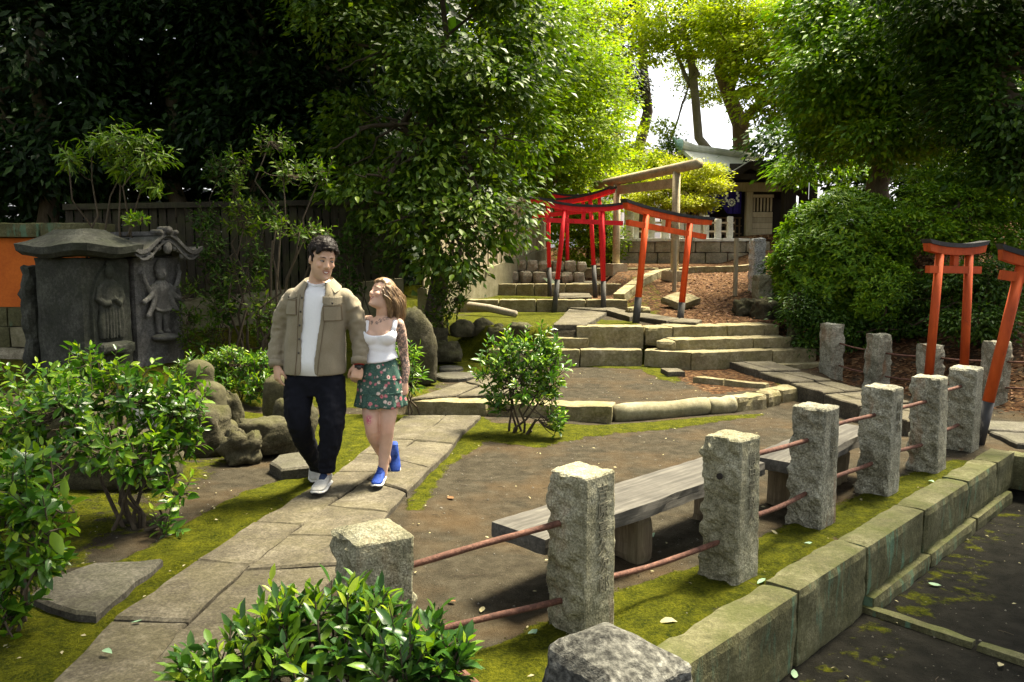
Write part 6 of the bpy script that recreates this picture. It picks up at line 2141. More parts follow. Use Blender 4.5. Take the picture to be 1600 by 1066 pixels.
def leaves_object(parent, P, Dv, Nv, L, Wd, matname, kind='simple', singles=0, partname='foliage'):
    n = len(P)
    if singles:
        Ccam = np.array([0, 0, CAMZ])
        dist = np.linalg.norm(P - Ccam, axis=1)
        face = np.abs(np.sum(unit(Ccam - P) * unit(Nv), axis=1))
        q = (P - np.array([0, 0, CAMZ]))
        dep = q[:, 1] * _c - q[:, 2] * _s
        u = FPX * q[:, 0] / np.maximum(dep, .05) + 800; vv = 533 - FPX * (q[:, 1] * _s + q[:, 2] * _c) / np.maximum(dep, .05)
        inside = (u > -10) & (u < 1610) & (vv > -10) & (vv < 1080)
        # spread over the front layer: nearest first, visible ones only
        score = np.where(inside, L / dist * (.5 + face) * np.exp(-(dist - dist.min()) * .6), -1)
        order = np.argsort(-score)[:singles]
        order = order[score[order] > 0]
        mask = np.ones(n, bool); mask[order] = False
        ms = unit_leaves(matname)
        Df, S, Nn = frames(Dv[order], Nv[order])
        for i, k in enumerate(order):
            o = bpy.data.objects.new('leaf', ms[i % 5]); COL.objects.link(o)
            o.parent = parent
            d, s_, nn = Df[i] * L[k], S[i] * Wd[k], Nn[i] * L[k]
            pl0 = parent.matrix_basis.translation
            o.matrix_basis = Matrix(((d[0], s_[0], nn[0], P[k, 0] - pl0.x), (d[1], s_[1], nn[1], P[k, 1] - pl0.y), (d[2], s_[2], nn[2], P[k, 2] - pl0.z), (0, 0, 0, 1)))
        P, Dv, Nv, L, Wd = P[mask], Dv[mask], Nv[mask], L[mask], Wd[mask]
    Vv, Ff = leaf_arrays(P, Dv, Nv, L, Wd, kind)
    me = mesh_np(partname, Vv - np.array(parent.matrix_basis.translation), Ff, M[matname], smooth=kind in ('oval', 'mid'))
    o = link(partname, me, None, parent)
    o['kind'] = 'stuff'
    return o


def lobe_px(px, py, y, rx, rz, ry=None):
    c = D(px, py, y)
    k = y / FPX
    return (np.array(c), np.array([rx * k, (ry if ry is not None else (rx + rz) / 2) * k, rz * k]))


def clump_centres(lobes, n, shell=.55, gap=0.0, gfreq=.8, rng=RG, low=None):
    vol = np.array([r[0] * r[1] * r[2] for _, r in lobes]) ** (2 / 3)
    cnt = np.maximum(1, (n * vol / vol.sum()).astype(int))
    C = []; O = []
    for (c, r), k in zip(lobes, cnt):
        m = int(k * 2.2)
        d = unit(rng.normal(size=(m, 3)))
        rad = shell + (1 - shell) * rng.uniform(0, 1, m) ** .6
        p = c + d * r * rad[:, None]
        if gap:
            nz = np.array([noise.noise(Vector(q) * gfreq) for q in p])
            p, d = p[nz > gap], d[nz > gap]
        if low is not None:
            kk = p[:, 2] > low; p, d = p[kk], d[kk]
        C.append(p[:k]); O.append(d[:k])
    return np.concatenate(C), np.concatenate(O)


def clump_leaves(C, O, per, rc, L, W_, rng=RG, droop=.25, flat=.45, up=.9, jit=.45, tilt_out=.5):
    n = len(C); N_ = n * per
    cc = np.repeat(C, per, 0); oo = np.repeat(O, per, 0)
    q = rng.normal(size=(N_, 3)) * .55
    q[:, 2] *= flat
    rr = np.repeat(rng.uniform(.6, 1.3, n), per)[:, None] * rc
    P = cc + q * rr
    dirh = unit(q * np.array([1, 1, .3]) + oo * .35 + rng.normal(size=(N_, 3)) * .35)
    dirh[:, 2] -= droop
    nrm = np.array([0, 0, up]) + oo * tilt_out + rng.normal(size=(N_, 3)) * jit
    ln = L * rng.uniform(.65, 1.2, N_)
    return P, unit(dirh), unit(nrm), ln, ln * W_ * rng.uniform(.85, 1.15, N_)


def branch_path(a, b, rng, wob=.12, n=6, sag=0.0):
    a, b = Vector(a), Vector(b); L = (b - a).length
    pts = []
    for k in range(n + 1):
        t = k / n
        p = a.lerp(b, t)
        if 0 < k < n: p += Vector(rng.normal(size=3)) * wob * L * .35
        p.z += sag * L * math.sin(math.pi * t)
        pts.append(p)
    return pts


def tree(name, label, base, trunk_top, r0, lobes, nclump, per, L, W_, matname, bark='bark', group='trees around the shrine garden', rc=.42, limbs=8, gap=0.0, kind='simple', singles=0, droop=.25, flat=.45, shell=.55, seed=1, cat='tree', forks=None, jit=.45, low=None, up=.9):
    rng = np.random.default_rng(seed)
    base = Vector(base)
    e = empty(name, base, 0, label, cat, group)
    mb = MB()
    trunk_top = Vector(trunk_top)
    tp = branch_path((0, 0, -.2), trunk_top - base, rng, .06, 7)
    mb.tube(tp, [r0 * (1.25 if k == 0 else 1 - .07 * k) for k in range(8)], 12)
    C, O = clump_centres(lobes, nclump, shell, gap, rng=rng, low=low)
    for (c, r) in lobes[:limbs]:
        k = rng.integers(4, 8)
        s_ = tp[k]
        pts = branch_path(s_, Vector(c) - base, rng, .12, 6)
        mb.tube(pts, [r0 * .45 * (1 - .12 * q) for q in range(7)], 7)
        for j in range(3):
            d = unit(rng.normal(size=3)); tgt = Vector(c + d * r * .85) - base
            p2 = branch_path(pts[3 + j], tgt, rng, .12, 5)
            mb.tube(p2, [max(.008, r0 * .16 * (1 - .16 * q)) for q in range(6)], 5)
    mb.build('trunk', M[bark], e, smooth=True)
    P, Dv, Nv, ln, wd = clump_leaves(C, O, per, rc, L, W_, rng, droop=droop, flat=flat, jit=jit, up=up)
    leaves_object(e, P, Dv, Nv, ln, wd, matname, kind, singles, 'crown')
    return e


lp = lobe_px
g = lambda x, y: (x, y, H(x, y))

# the big evergreen in the middle
tree('evergreen_tree', 'big glossy evergreen spreading over the board fence behind the woman', g(-1.3, 12.9), (-1.2, 13.2, 4.6), .17,
     [lp(690, 110, 13.2, 130, 130), lp(610, 190, 12.6, 105, 110), lp(770, 200, 12.8, 85, 120), lp(700, 300, 12.2, 95, 70), lp(585, 300, 11.6, 75, 45), lp(800, 50, 13.6, 95, 100), lp(740, 350, 11.7, 50, 50), lp(560, 70, 13, 110, 100), lp(640, 340, 11.5, 55, 40), lp(640, 250, 12.0, 80, 60), lp(560, 200, 12.4, 70, 70), lp(720, 400, 11.4, 50, 40),
      lp(790, 330, 12.6, 38, 70), lp(700, -80, 13.5, 200, 120), lp(560, -120, 14, 200, 130), lp(690, 395, 11.6, 45, 40), lp(680, -330, 15, 260, 190), lp(520, -300, 15.5, 220, 190)],  # topmost lobes, above view, added to shade the trees on the left
     1500, 54, .13, .48, 'leaf_gloss', bark='twig', rc=.34, limbs=14, gap=-.06, kind='simple', singles=300, droop=.45, seed=21)
# lower stems of the evergreen, and its skirt
# dark wood on the left
dk = [('dark evergreen tree with sagging sprays at the far left behind the orange wall', (-8.0, 14.2), [lp(40, 90, 14.5, 150, 120), lp(-60, 250, 14, 130, 80), lp(90, 240, 14, 110, 70), lp(40, -90, 15, 190, 120)], 31),
      ('dark evergreen tree standing behind the hipped stone monument', (-6.2, 15.0), [lp(230, 60, 15.5, 140, 110), lp(180, 200, 14.6, 110, 80), lp(300, 190, 15, 110, 80), lp(240, -110, 16, 200, 120)], 32),
      ('dark evergreen tree behind the left half of the board fence', (-4.6, 14.8), [lp(390, 60, 15.5, 130, 110), lp(370, 210, 14.8, 110, 80), lp(470, 190, 14.6, 90, 90), lp(400, -110, 16, 200, 130)], 33),
      ('dark evergreen tree overlapping the left side of the big glossy evergreen', (-3.2, 15.4), [lp(510, 80, 16, 120, 120), lp(520, 240, 15.2, 90, 70), lp(440, 280, 14.8, 80, 40), lp(500, -100, 16, 180, 120)], 34)]
for lb, b, lobes, sd in dk:
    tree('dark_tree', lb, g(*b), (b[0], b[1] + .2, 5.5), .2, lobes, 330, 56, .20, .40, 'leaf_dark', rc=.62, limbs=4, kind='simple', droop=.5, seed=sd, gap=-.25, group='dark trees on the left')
# far mass of wood closing the view on the left
def wood_mass(name, lab, x0, x1, y0, y1, z0, z1, n, L, matname, seed):
    rng = np.random.default_rng(seed)
    C = np.stack([rng.uniform(x0, x1, n), rng.uniform(y0, y1, n), rng.uniform(z0, z1, n)], 1)
    O = unit(np.stack([rng.normal(size=n) * .3, -np.ones(n), rng.normal(size=n) * .3 + .3], 1))
    e = empty(name, (0, 0, 0), 0)
    P, Dv, Nv, ln, wd = clump_leaves(C, O, 14, 1.1, L, .5, rng, droop=.4)
    Vv, Ff = leaf_arrays(P, Dv, Nv, ln, wd, 'flat')
    bpy.data.objects.remove(e)
    o = link(name, mesh_np(name, Vv, Ff, M[matname])); tag(o, lab, 'wood', kind='stuff')
    return o


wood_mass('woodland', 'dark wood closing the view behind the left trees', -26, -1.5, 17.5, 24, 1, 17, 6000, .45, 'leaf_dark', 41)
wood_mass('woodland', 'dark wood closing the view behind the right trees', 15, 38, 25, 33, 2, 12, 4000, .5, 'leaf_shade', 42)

wood_mass('woodland', 'fresh green wood behind the torii and the bright trees', -9, 2.6, 28, 34, 2.5, 15, 2600, .42, 'leaf_maple', 43)
wood_mass('woodland', 'wood rising behind the shrine hall on the right', 12, 34, 33, 38, 6, 22, 2600, .55, 'leaf_shade', 44)

# bright trees in the sunlit middle
MAPLE = 'bright trees beyond the torii'
tree('maple_tree', 'fresh green tree rising directly behind the three red torii on the left', g(.9, 23.5), (1.0, 23.6, 6.2), .16,
     [lp(880, 90, 22, 75, 100), lp(900, 210, 21.5, 75, 70), lp(850, 200, 21, 50, 110), lp(830, 60, 23, 70, 90), lp(930, 140, 23, 55, 75), lp(870, 285, 21, 45, 45)], 460, 70, .12, .48, 'leaf_maple', rc=.45, limbs=7, kind='flat', droop=.35, seed=51, group=MAPLE, flat=.28)
tree('maple_tree', 'yellow-green tree farther back between the fresh green tree and the gap of white sky', g(3.0, 30), (3.2, 30, 8), .2,
     [lp(920, 60, 30, 60, 80), lp(900, 240, 28, 75, 40), lp(960, 225, 28, 45, 45), lp(985, 275, 27, 50, 26), lp(945, 160, 30, 40, 60), lp(870, 30, 31, 70, 70)], 360, 60, .15, .48, 'leaf_lime', rc=.5, limbs=5, kind='flat', droop=.3, seed=52, group=MAPLE, flat=.25)
tree('cedar_tree', 'tall dark conifer showing as a dark strip left of the sky gap', g(6.0, 38), (5.6, 38, 16), .3,
     [lp(985, 20, 38, 26, 60), lp(975, 100, 38, 22, 60), lp(990, 140, 38, 22, 30), lp(990, -60, 38, 30, 60)], 240, 40, .2, .35, 'leaf_cedar', rc=.5, limbs=2, kind='flat', droop=.8, seed=53, group=MAPLE)
tree('slim_tree', 'slim grey-trunked tree standing against the white sky gap', (8.6, 32, 2.1), D(1062, 40, 32), .24,
     [lp(1040, 25, 32, 60, 45), lp(1095, 50, 31, 60, 45), lp(1130, 15, 31, 60, 45), lp(1015, 75, 32, 24, 30)], 240, 46, .17, .5, 'leaf_lime', bark='bark_grey', rc=.5, limbs=5, kind='flat', droop=.3, seed=54, group=MAPLE, flat=.25)
tree('old_tree', 'thick reddish-brown trunk rising behind the shrine roof under yellow-green leaves', (8.3, 30, 2.1), D(1134, 60, 30), .40,
     [lp(1180, 60, 28, 80, 60), lp(1255, 70, 27, 85, 80), lp(1210, 150, 27, 70, 45), lp(1160, 20, 29, 80, 50), lp(1290, 150, 26, 70, 60)], 520, 60, .16, .48, 'leaf_lime', bark='bark_red', rc=.55, limbs=7, kind='flat', droop=.3, seed=55, group=MAPLE, flat=.25)
tree('maple_tree', 'pale lime foliage hanging over the left end of the shrine roof', g(4.6, 28), (4.8, 28, 5), .12,
     [lp(1010, 265, 26, 50, 30), lp(960, 285, 25, 60, 22), lp(1100, 100, 33, 50, 60), lp(1030, 205, 29, 22, 22)], 190, 56, .13, .48, 'leaf_lime', rc=.4, limbs=3, kind='flat', droop=.3, seed=56, group=MAPLE, flat=.3)
tree('shrub', 'small dark evergreen at the left gable of the shrine roof', g(5.2, 28.4), (5.2, 28.4, 4.5), .08,
     [lp(1050, 240, 28, 26, 20), lp(1035, 258, 28, 20, 16)], 70, 50, .12, .45, 'leaf_gloss', rc=.3, limbs=2, kind='flat', seed=57, cat='shrub', group='shrubs near the shrine')
# trees on the right
RT = 'dark trees on the right'
tree('broadleaf_tree', 'dense green tree with a dark trunk behind the round bush', g(7.2, 16.2), D(1366, 130, 16), .24,
     [lp(1312, 210, 17, 66, 50), lp(1340, 120, 16, 110, 80), lp(1430, 180, 15.2, 85, 75), lp(1440, 60, 15.5, 120, 90), lp(1280, 262, 18, 52, 24), lp(1330, 25, 17, 110, 70), lp(1380, 225, 15, 60, 40)], 560, 60, .15, .44, 'leaf_azalea', rc=.45, limbs=8, kind='simple', droop=.4, seed=61, group=RT, gap=-.2)
tree('broadleaf_tree', 'dark leafy tree filling the upper right corner', g(8.6, 13.2), D(1540, 60, 13), .22,
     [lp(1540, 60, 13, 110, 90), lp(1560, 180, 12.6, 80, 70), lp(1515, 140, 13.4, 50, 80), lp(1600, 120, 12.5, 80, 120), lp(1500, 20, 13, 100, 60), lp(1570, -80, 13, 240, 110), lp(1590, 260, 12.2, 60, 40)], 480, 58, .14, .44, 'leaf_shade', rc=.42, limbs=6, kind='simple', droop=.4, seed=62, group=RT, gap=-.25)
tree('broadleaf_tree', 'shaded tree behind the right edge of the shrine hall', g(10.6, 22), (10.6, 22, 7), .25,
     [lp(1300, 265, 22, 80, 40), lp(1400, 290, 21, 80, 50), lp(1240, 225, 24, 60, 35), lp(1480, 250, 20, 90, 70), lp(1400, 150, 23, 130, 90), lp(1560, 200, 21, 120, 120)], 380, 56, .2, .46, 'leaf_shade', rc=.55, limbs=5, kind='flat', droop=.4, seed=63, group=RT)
# right-hand shrubs
SH = 'clipped shrubs on the right bank'


def azalea(name, label, lobes, n, per, L, seed, base, matname='leaf_azalea', W_=.36, rc=.075, grp=SH):
    rng = np.random.default_rng(seed)
    e = empty(name, base, 0, label, 'shrub', grp)
    C, O = clump_centres(lobes, n, .80, 0, rng=rng)
    # lumpy silhouette
    nz = np.array([fb(Vector(c) * 2.2, 3) for c in C])
    C = C + O * (nz[:, None] * .16)
    N_ = len(C) * per
    cc = np.repeat(C, per, 0); oo = np.repeat(O, per, 0)
    ax = unit(oo + np.array([0, 0, .6]))
    r = rng.normal(size=(N_, 3)); r -= ax * np.sum(r * ax, 1, keepdims=True); r = unit(r)
    Dv = unit(r + ax * rng.uniform(.1, .9, (N_, 1)))
    P = cc + r * .008 + rng.normal(size=(N_, 3)) * rc * .35
    Nv = unit(ax + r * -.5 + rng.normal(size=(N_, 3)) * .2)
    ln = L * rng.uniform(.6, 1.2, N_)
    mb = MB()
    b = Vector(base)
    for k in range(9):
        t = C[rng.integers(len(C))]
        mb.tube(branch_path((rng.normal() * .06, rng.normal() * .06, -.05), Vector(t) * 1.0 - b, rng, .1, 5), [.03, .026, .022, .016, .012, .008], 6)
    mb.build('stem', M['twig'], e, smooth=True)
    leaves_object(e, P, Dv, Nv, ln, ln * W_, matname, 'simple', 0, 'foliage')
    return e


b0 = D(1310, 500, 13.0)
azalea('round_bush', 'large round clipped bush in front of the shrine hall', [lp(1315, 400, 13, 98, 100), lp(1272, 430, 12.8, 60, 70), lp(1358, 420, 12.9, 66, 72), lp(1325, 350, 13.1, 66, 52)], 3000, 13, .10, 71, (b0.x, 13.0, H(b0.x, 13.0)))
azalea('small_bush', 'smaller rounded bush tucked against the lower right of the large round bush', [lp(1385, 455, 11.9, 40, 42), lp(1360, 480, 11.9, 26, 26)], 520, 12, .07, 72, (5.4, 11.9, H(5.4, 11.9)))
tree('shrub', 'wide tiered shrub on the bank behind the right torii', g(6.9, 12.4), (6.9, 12.4, 2.6), .07,
     [lp(1470, 320, 12.6, 80, 36), lp(1430, 360, 12.2, 50, 30), lp(1550, 310, 12.8, 80, 40), lp(1500, 375, 12.4, 70, 26), lp(1590, 370, 12.4, 60, 34), lp(1500, 270, 13, 70, 22)], 420, 46, .085, .40, 'leaf_azalea', bark='twig', rc=.22, limbs=6, kind='simple', droop=.15, flat=.3, seed=73, group=SH, cat='shrub')
tree('shrub', 'low dark shrub at the foot of the bank between the right torii posts', g(6.4, 11.0), (6.4, 11.0, 1.4), .05,
     [lp(1500, 440, 11.2, 40, 28), lp(1560, 440, 11, 50, 36), lp(1450, 460, 11.6, 36, 30), lp(1420, 500, 11.8, 40, 26), lp(1340, 520, 12, 40, 26), lp(1530, 500, 10.8, 60, 30)], 300, 46, .08, .40, 'leaf_shade', bark='twig', rc=.2, limbs=6, kind='simple', droop=.2, flat=.4, seed=74, group=SH, cat='shrub')
tree('shrub', 'dark underplanting in front of the large round bush', g(5.2, 12.6), (5.2, 12.6, 1.0), .04,
     [lp(1255, 480, 12.2, 30, 26), lp(1290, 505, 12.1, 36, 22), lp(1215, 450, 14.5, 18, 40), lp(1262, 535, 11.9, 16, 12)], 130, 44, .075, .4, 'leaf_shade', bark='twig', rc=.2, limbs=3, kind='simple', seed=75, group=SH, cat='shrub')
# clipped pine-like tree behind the stone torii, bush behind the red torii
tree('cloud_pruned_tree', 'yellow-green tree with layered pads behind the stone torii', g(4.7, 22.3), D(1090, 300, 22.3), .07,
     [lp(1050, 285, 22, 34, 13), lp(1095, 270, 22.2, 36, 13), lp(1110, 292, 21.8, 28, 10), lp(1020, 305, 22, 34, 11), lp(1070, 315, 21.6, 38, 11), lp(990, 318, 22.4, 26, 9), lp(1035, 330, 22, 22, 8), lp(1100, 322, 21.8, 18, 8), lp(1060, 258, 22.4, 24, 9)], 380, 46, .085, .42, 'leaf_pine', bark='bark', rc=.2, limbs=9, kind='flat', droop=.05, flat=.4, seed=76, group='shrubs near the shrine', jit=.6)
tree('shrub', 'light green bush behind the legs of the red torii', g(2.0, 21.6), (2.0, 21.6, 2.2), .05,
     [lp(920, 350, 21.5, 34, 26), lp(905, 390, 21.4, 30, 26), lp(950, 375, 21.6, 26, 30), lp(935, 330, 21.8, 26, 18)], 220, 50, .10, .45, 'leaf_maple', bark='twig', rc=.25, limbs=4, kind='flat', seed=77, group='shrubs near the shrine', cat='shrub')

# ------------------------------------------------------------------ near shrubs built shoot by shoot
def shoots(name, label, base, lobes, nshoot, leaves, L, W_, matname, seed, singles=300, stems=5, stem_r=.012, group='leafy shrubs in the garden', droop=.12, upness=.8, cat='shrub', shoot_len=.26, stem_m='twig', whorl=False, kind='oval', low=None, gap=0.0):
    """a shrub: stems from the ground, shoots in its crown, leaves set alternately along every shoot"""
    rng = np.random.default_rng(seed)
    base = Vector(base)
    e = empty(name, base, 0, label, cat, group)
    C, O = clump_centres(lobes, nshoot, .35, gap, rng=rng, low=low)
    mb = MB()
    tops = []
    for k in range(stems):
        c, r = lobes[k % len(lobes)]
        off = Vector((rng.normal() * .07, rng.normal() * .07, -.06))
        tgt = Vector(c + rng.normal(size=3) * r * .25) - base
        pts = branch_path(off, tgt, rng, .10, 6)
        mb.tube(pts, [stem_r * (1 - .11 * q) for q in range(7)], 7)
        tops += pts[2:]
    tops_np = np.array([tuple(t) for t in tops])
    P = []; Dv = []; Nv = []; LL = []
    twig = MB()
    for c, o in zip(C, O):
        ax = unit(o * .8 + np.array([0, 0, upness]) + rng.normal(size=3) * .3)
        sl_ = shoot_len * rng.uniform(.6, 1.3)
        st_ = c - ax * sl_ * .6
        j = np.argmin(np.linalg.norm(tops_np + np.array(base) - st_, axis=1))
        a = Vector(tops_np[j]); b = Vector(st_) - base
        twig.tube([a, a.lerp(b, .5) + Vector((0, 0, -.02)), b, Vector(st_ + ax * sl_) - base], [.005, .0045, .004, .002], 4, cap=False)
        side = unit(np.cross(ax, rng.normal(size=3))); s2 = np.cross(ax, side)
        for k in range(leaves):
            t = (k + .5) / leaves
            ang = k * 2.4 + rng.uniform(-.3, .3)
            out = side * math.cos(ang) + s2 * math.sin(ang)
            P.append(st_ + ax * sl_ * t + out * .004)
            d = unit(out * (1.0 - .35 * t) + ax * (.35 + .75 * t) - np.array([0, 0, droop]) + rng.normal(size=3) * .22)
            Dv.append(d)
            Nv.append(unit(ax * .9 - out * .25 + np.array([0, 0, .5]) + rng.normal(size=3) * .34))
            LL.append(L * rng.uniform(.55, 1.2) * (.65 + .35 * math.sin(math.pi * min(1, t + .25))))
    mb.build('stem', M[stem_m], e, smooth=True)
    tw = twig.build('twigs', M[stem_m], e); tw['kind'] = 'stuff'
    P, Dv, Nv, LL = map(np.array, (P, Dv, Nv, LL))
    if matname in ('leaf_camellia', 'leaf_front'):
        kk = np.arange(len(P)); tip = (kk % leaves >= leaves - 3) & (((kk // leaves) * 7919 % 10) < 4)
        Vv, Ff = leaf_arrays(P[tip], Dv[tip], Nv[tip], LL[tip] * .9, LL[tip] * W_ * .85, 'oval')
        yo = link('young_leaves', mesh_np('young_leaves', Vv - np.array(e.matrix_basis.translation), Ff, M['leaf_young'], smooth=True), None, e)
        yo['kind'] = 'stuff'
        P, Dv, Nv, LL = P[~tip], Dv[~tip], Nv[~tip], LL[~tip]
    leaves_object(e, P, Dv, Nv, LL, LL * W_, matname, kind, singles, 'foliage')
    return e


FG = 'leafy shrubs in the garden'
shoots('leafy_shrub', 'glossy shrub at the bottom of the picture in front of the squat corner post', (-.52, 2.45, -.05),
       [lp(520, 1000, 2.5, 120, 60), lp(400, 1030, 2.45, 80, 50), lp(640, 1020, 2.4, 90, 50), lp(450, 960, 2.55, 60, 30), lp(560, 950, 2.55, 60, 26), lp(690, 1050, 2.4, 50, 40), lp(330, 1060, 2.4, 60, 40)],
       150, 10, .100, .40, 'leaf_front', 81, stems=8, shoot_len=.16, droop=.0, upness=1.3)
shoots('leafy_shrub', 'broad bright shrub in front of the stone monuments with several thin stems', (-2.42, 5.05, .0),
       [lp(200, 610, 5.3, 90, 45), lp(90, 645, 5.1, 80, 50), lp(270, 650, 5.3, 60, 60), lp(180, 690, 5.0, 100, 40), lp(60, 610, 5.6, 70, 40), lp(275, 765, 5.0, 30, 26), lp(262, 815, 4.9, 20, 26), lp(230, 720, 5.0, 70, 34), lp(150, 570, 5.5, 60, 24), lp(20, 660, 5.2, 50, 60), lp(290, 610, 5.4, 40, 40), lp(40, 720, 4.9, 50, 40)],
       330, 9, .098, .46, 'leaf_camellia', 82, stems=9, stem_r=.015, shoot_len=.17, droop=.35, gap=-.3, upness=.55)
shoots('leafy_shrub', 'nearest shrub at the left edge beside the broad flat stepping stone', (-2.35, 3.72, .0),
       [lp(30, 770, 3.7, 56, 60), lp(70, 800, 3.6, 50, 50), lp(20, 880, 3.6, 60, 50), lp(60, 720, 3.8, 30, 30), lp(10, 960, 3.5, 40, 36), lp(70, 870, 3.55, 34, 40), lp(-60, 830, 3.6, 70, 100)],
       120, 9, .110, .45, 'leaf_camellia', 83, stems=6, shoot_len=.17, droop=.3, upness=.6)
b0 = G(812, 672, 0)
shoots('leafy_shrub', 'airy bright shrub with bare stems growing at the kerb in the middle of the garden', (b0.x, 7.85, 0),
       [lp(815, 560, 7.85, 58, 36), lp(770, 575, 7.85, 36, 36), lp(860, 585, 7.8, 36, 40), lp(820, 605, 7.7, 56, 30), lp(860, 650, 7.6, 30, 22), lp(800, 535, 7.9, 36, 22), lp(852, 525, 7.9, 14, 28), lp(775, 625, 7.8, 22, 18), lp(850, 545, 7.85, 30, 20)],
       240, 9, .088, .40, 'leaf_camellia', 84, stems=7, stem_r=.014, shoot_len=.15, droop=.1)
b0 = D(360, 600, 9.2)
shoots('hedge', 'low bright hedge behind the stones between the monuments and the man', (b0.x, 9.3, H(b0.x, 9.3)),
       [lp(320, 575, 9.3, 36, 24), lp(365, 565, 9.3, 40, 26), lp(405, 575, 9.2, 30, 26), lp(340, 600, 9.1, 40, 22), lp(400, 605, 9.0, 30, 20), lp(290, 590, 9.5, 24, 28)],
       300, 8, .085, .42, 'leaf_camellia', 85, stems=6, shoot_len=.13, droop=.1, cat='hedge')
b0 = D(640, 620, 8.7)
shoots('leafy_plant', 'long-leaved plant peeking out behind the woman', (b0.x - .03, 8.8, H(b0.x, 8.8)),
       [lp(635, 560, 8.7, 22, 30), lp(645, 590, 8.6, 22, 22), lp(610, 560, 8.9, 22, 30)],
       60, 7, .12, .24, 'leaf_camellia', 86, singles=150, stems=3, shoot_len=.14, droop=.3, cat='plant')
# skirt of suckers round the trunk of the big evergreen
shoots('leafy_shrub', 'dark suckers sprouting at the foot of the big glossy evergreen', (-1.0, 12.6, .55),
       [lp(700, 460, 12.3, 30, 34), lp(720, 430, 12.2, 24, 24), lp(680, 500, 12.4, 22, 22)], 90, 7, .12, .4, 'leaf_gloss', 87, singles=0, stems=4, shoot_len=.2, droop=.4)
# thin saplings in front of the board fence
shoots('sapling', 'thin sapling with scattered leaf clusters left of the man', (D(378, 540, 10.6).x, 10.6, H(-3.5, 10.6)),
       [lp(365, 305, 10.6, 26, 40), lp(375, 255, 10.8, 24, 26), lp(360, 430, 10.5, 26, 18), lp(375, 340, 10.6, 30, 30), lp(345, 480, 10.4, 20, 22)],
       80, 8, .10, .42, 'leaf_gloss', 88, singles=150, stems=5, stem_r=.02, shoot_len=.2, droop=.35, group='thin saplings before the board fence', cat='sapling')
shoots('sapling', 'slender sapling whose leafy bough reaches over the man\'s head', (D(412, 545, 10.3).x, 10.3, H(-3.1, 10.3)),
       [lp(470, 362, 10.0, 40, 12), lp(500, 358, 9.9, 26, 8), lp(430, 345, 10.1, 22, 14), lp(450, 270, 10.6, 40, 24), lp(425, 220, 10.8, 34, 20), lp(500, 265, 10.4, 26, 22), lp(410, 480, 10.2, 26, 26), lp(395, 440, 10.2, 18, 18)],
       130, 8, .095, .42, 'leaf_gloss', 89, singles=200, stems=8, stem_r=.022, shoot_len=.2, droop=.25, group='thin saplings before the board fence', cat='sapling')
shoots('sapling', 'young tree with bright drooping feathery leaves above the stone monuments', (D(152, 400, 10.6).x, 10.7, .3),
       [lp(195, 215, 10.4, 50, 18), lp(230, 245, 10.3, 40, 22), lp(150, 220, 10.5, 40, 16), lp(240, 280, 10.3, 26, 18), lp(190, 255, 10.4, 36, 22), lp(110, 245, 10.5, 26, 16)],
       90, 11, .17, .22, 'leaf_sapling', 90, singles=200, stems=6, stem_r=.022, shoot_len=.3, droop=.65, upness=.5, group='thin saplings before the board fence', cat='sapling')
shoots('sprig', 'small leafy sprig growing from the roofs of the stone monuments', D(185, 362, 9.9),
       [lp(222, 338, 9.8, 22, 6), lp(205, 345, 9.8, 14, 8)], 10, 7, .10, .4, 'leaf_sapling', 91, singles=60, stems=2, stem_r=.008, shoot_len=.12, cat='plant')
shoots('leafy_shrub', 'dim understorey shrub between the right-hand monument and the saplings', (D(300, 560, 10.4).x, 10.4, .3),
       [lp(300, 470, 10.4, 20, 40), lp(320, 520, 10.3, 26, 30), lp(292, 520, 10.4, 16, 30), lp(420, 520, 10.5, 30, 30)], 90, 8, .09, .42, 'leaf_gloss', 92, singles=0, stems=4, shoot_len=.18)

shoots('leafy_shrub', 'dim shrub hanging before the boards left of the man, above the low hedge', (D(330, 540, 11).x, 11.2, .3),
       [lp(330, 400, 11, 24, 50), lp(350, 470, 10.9, 24, 40), lp(320, 340, 11.2, 22, 30), lp(400, 400, 11, 20, 40), lp(415, 330, 11.2, 30, 24), lp(345, 260, 11.4, 30, 24)], 190, 8, .105, .42, 'leaf_shade', 93, singles=0, stems=6, shoot_len=.2, droop=.4)
shoots('leafy_shrub', 'shrub filling the gap between the couple and the board fence', (D(560, 500, 11.6).x, 11.8, .5),
       [lp(545, 380, 11.8, 26, 40), lp(570, 350, 11.8, 30, 26), lp(600, 400, 11.7, 22, 30), lp(545, 440, 11.6, 24, 30)], 130, 8, .11, .42, 'leaf_shade', 94, singles=0, stems=5, shoot_len=.2, droop=.4)

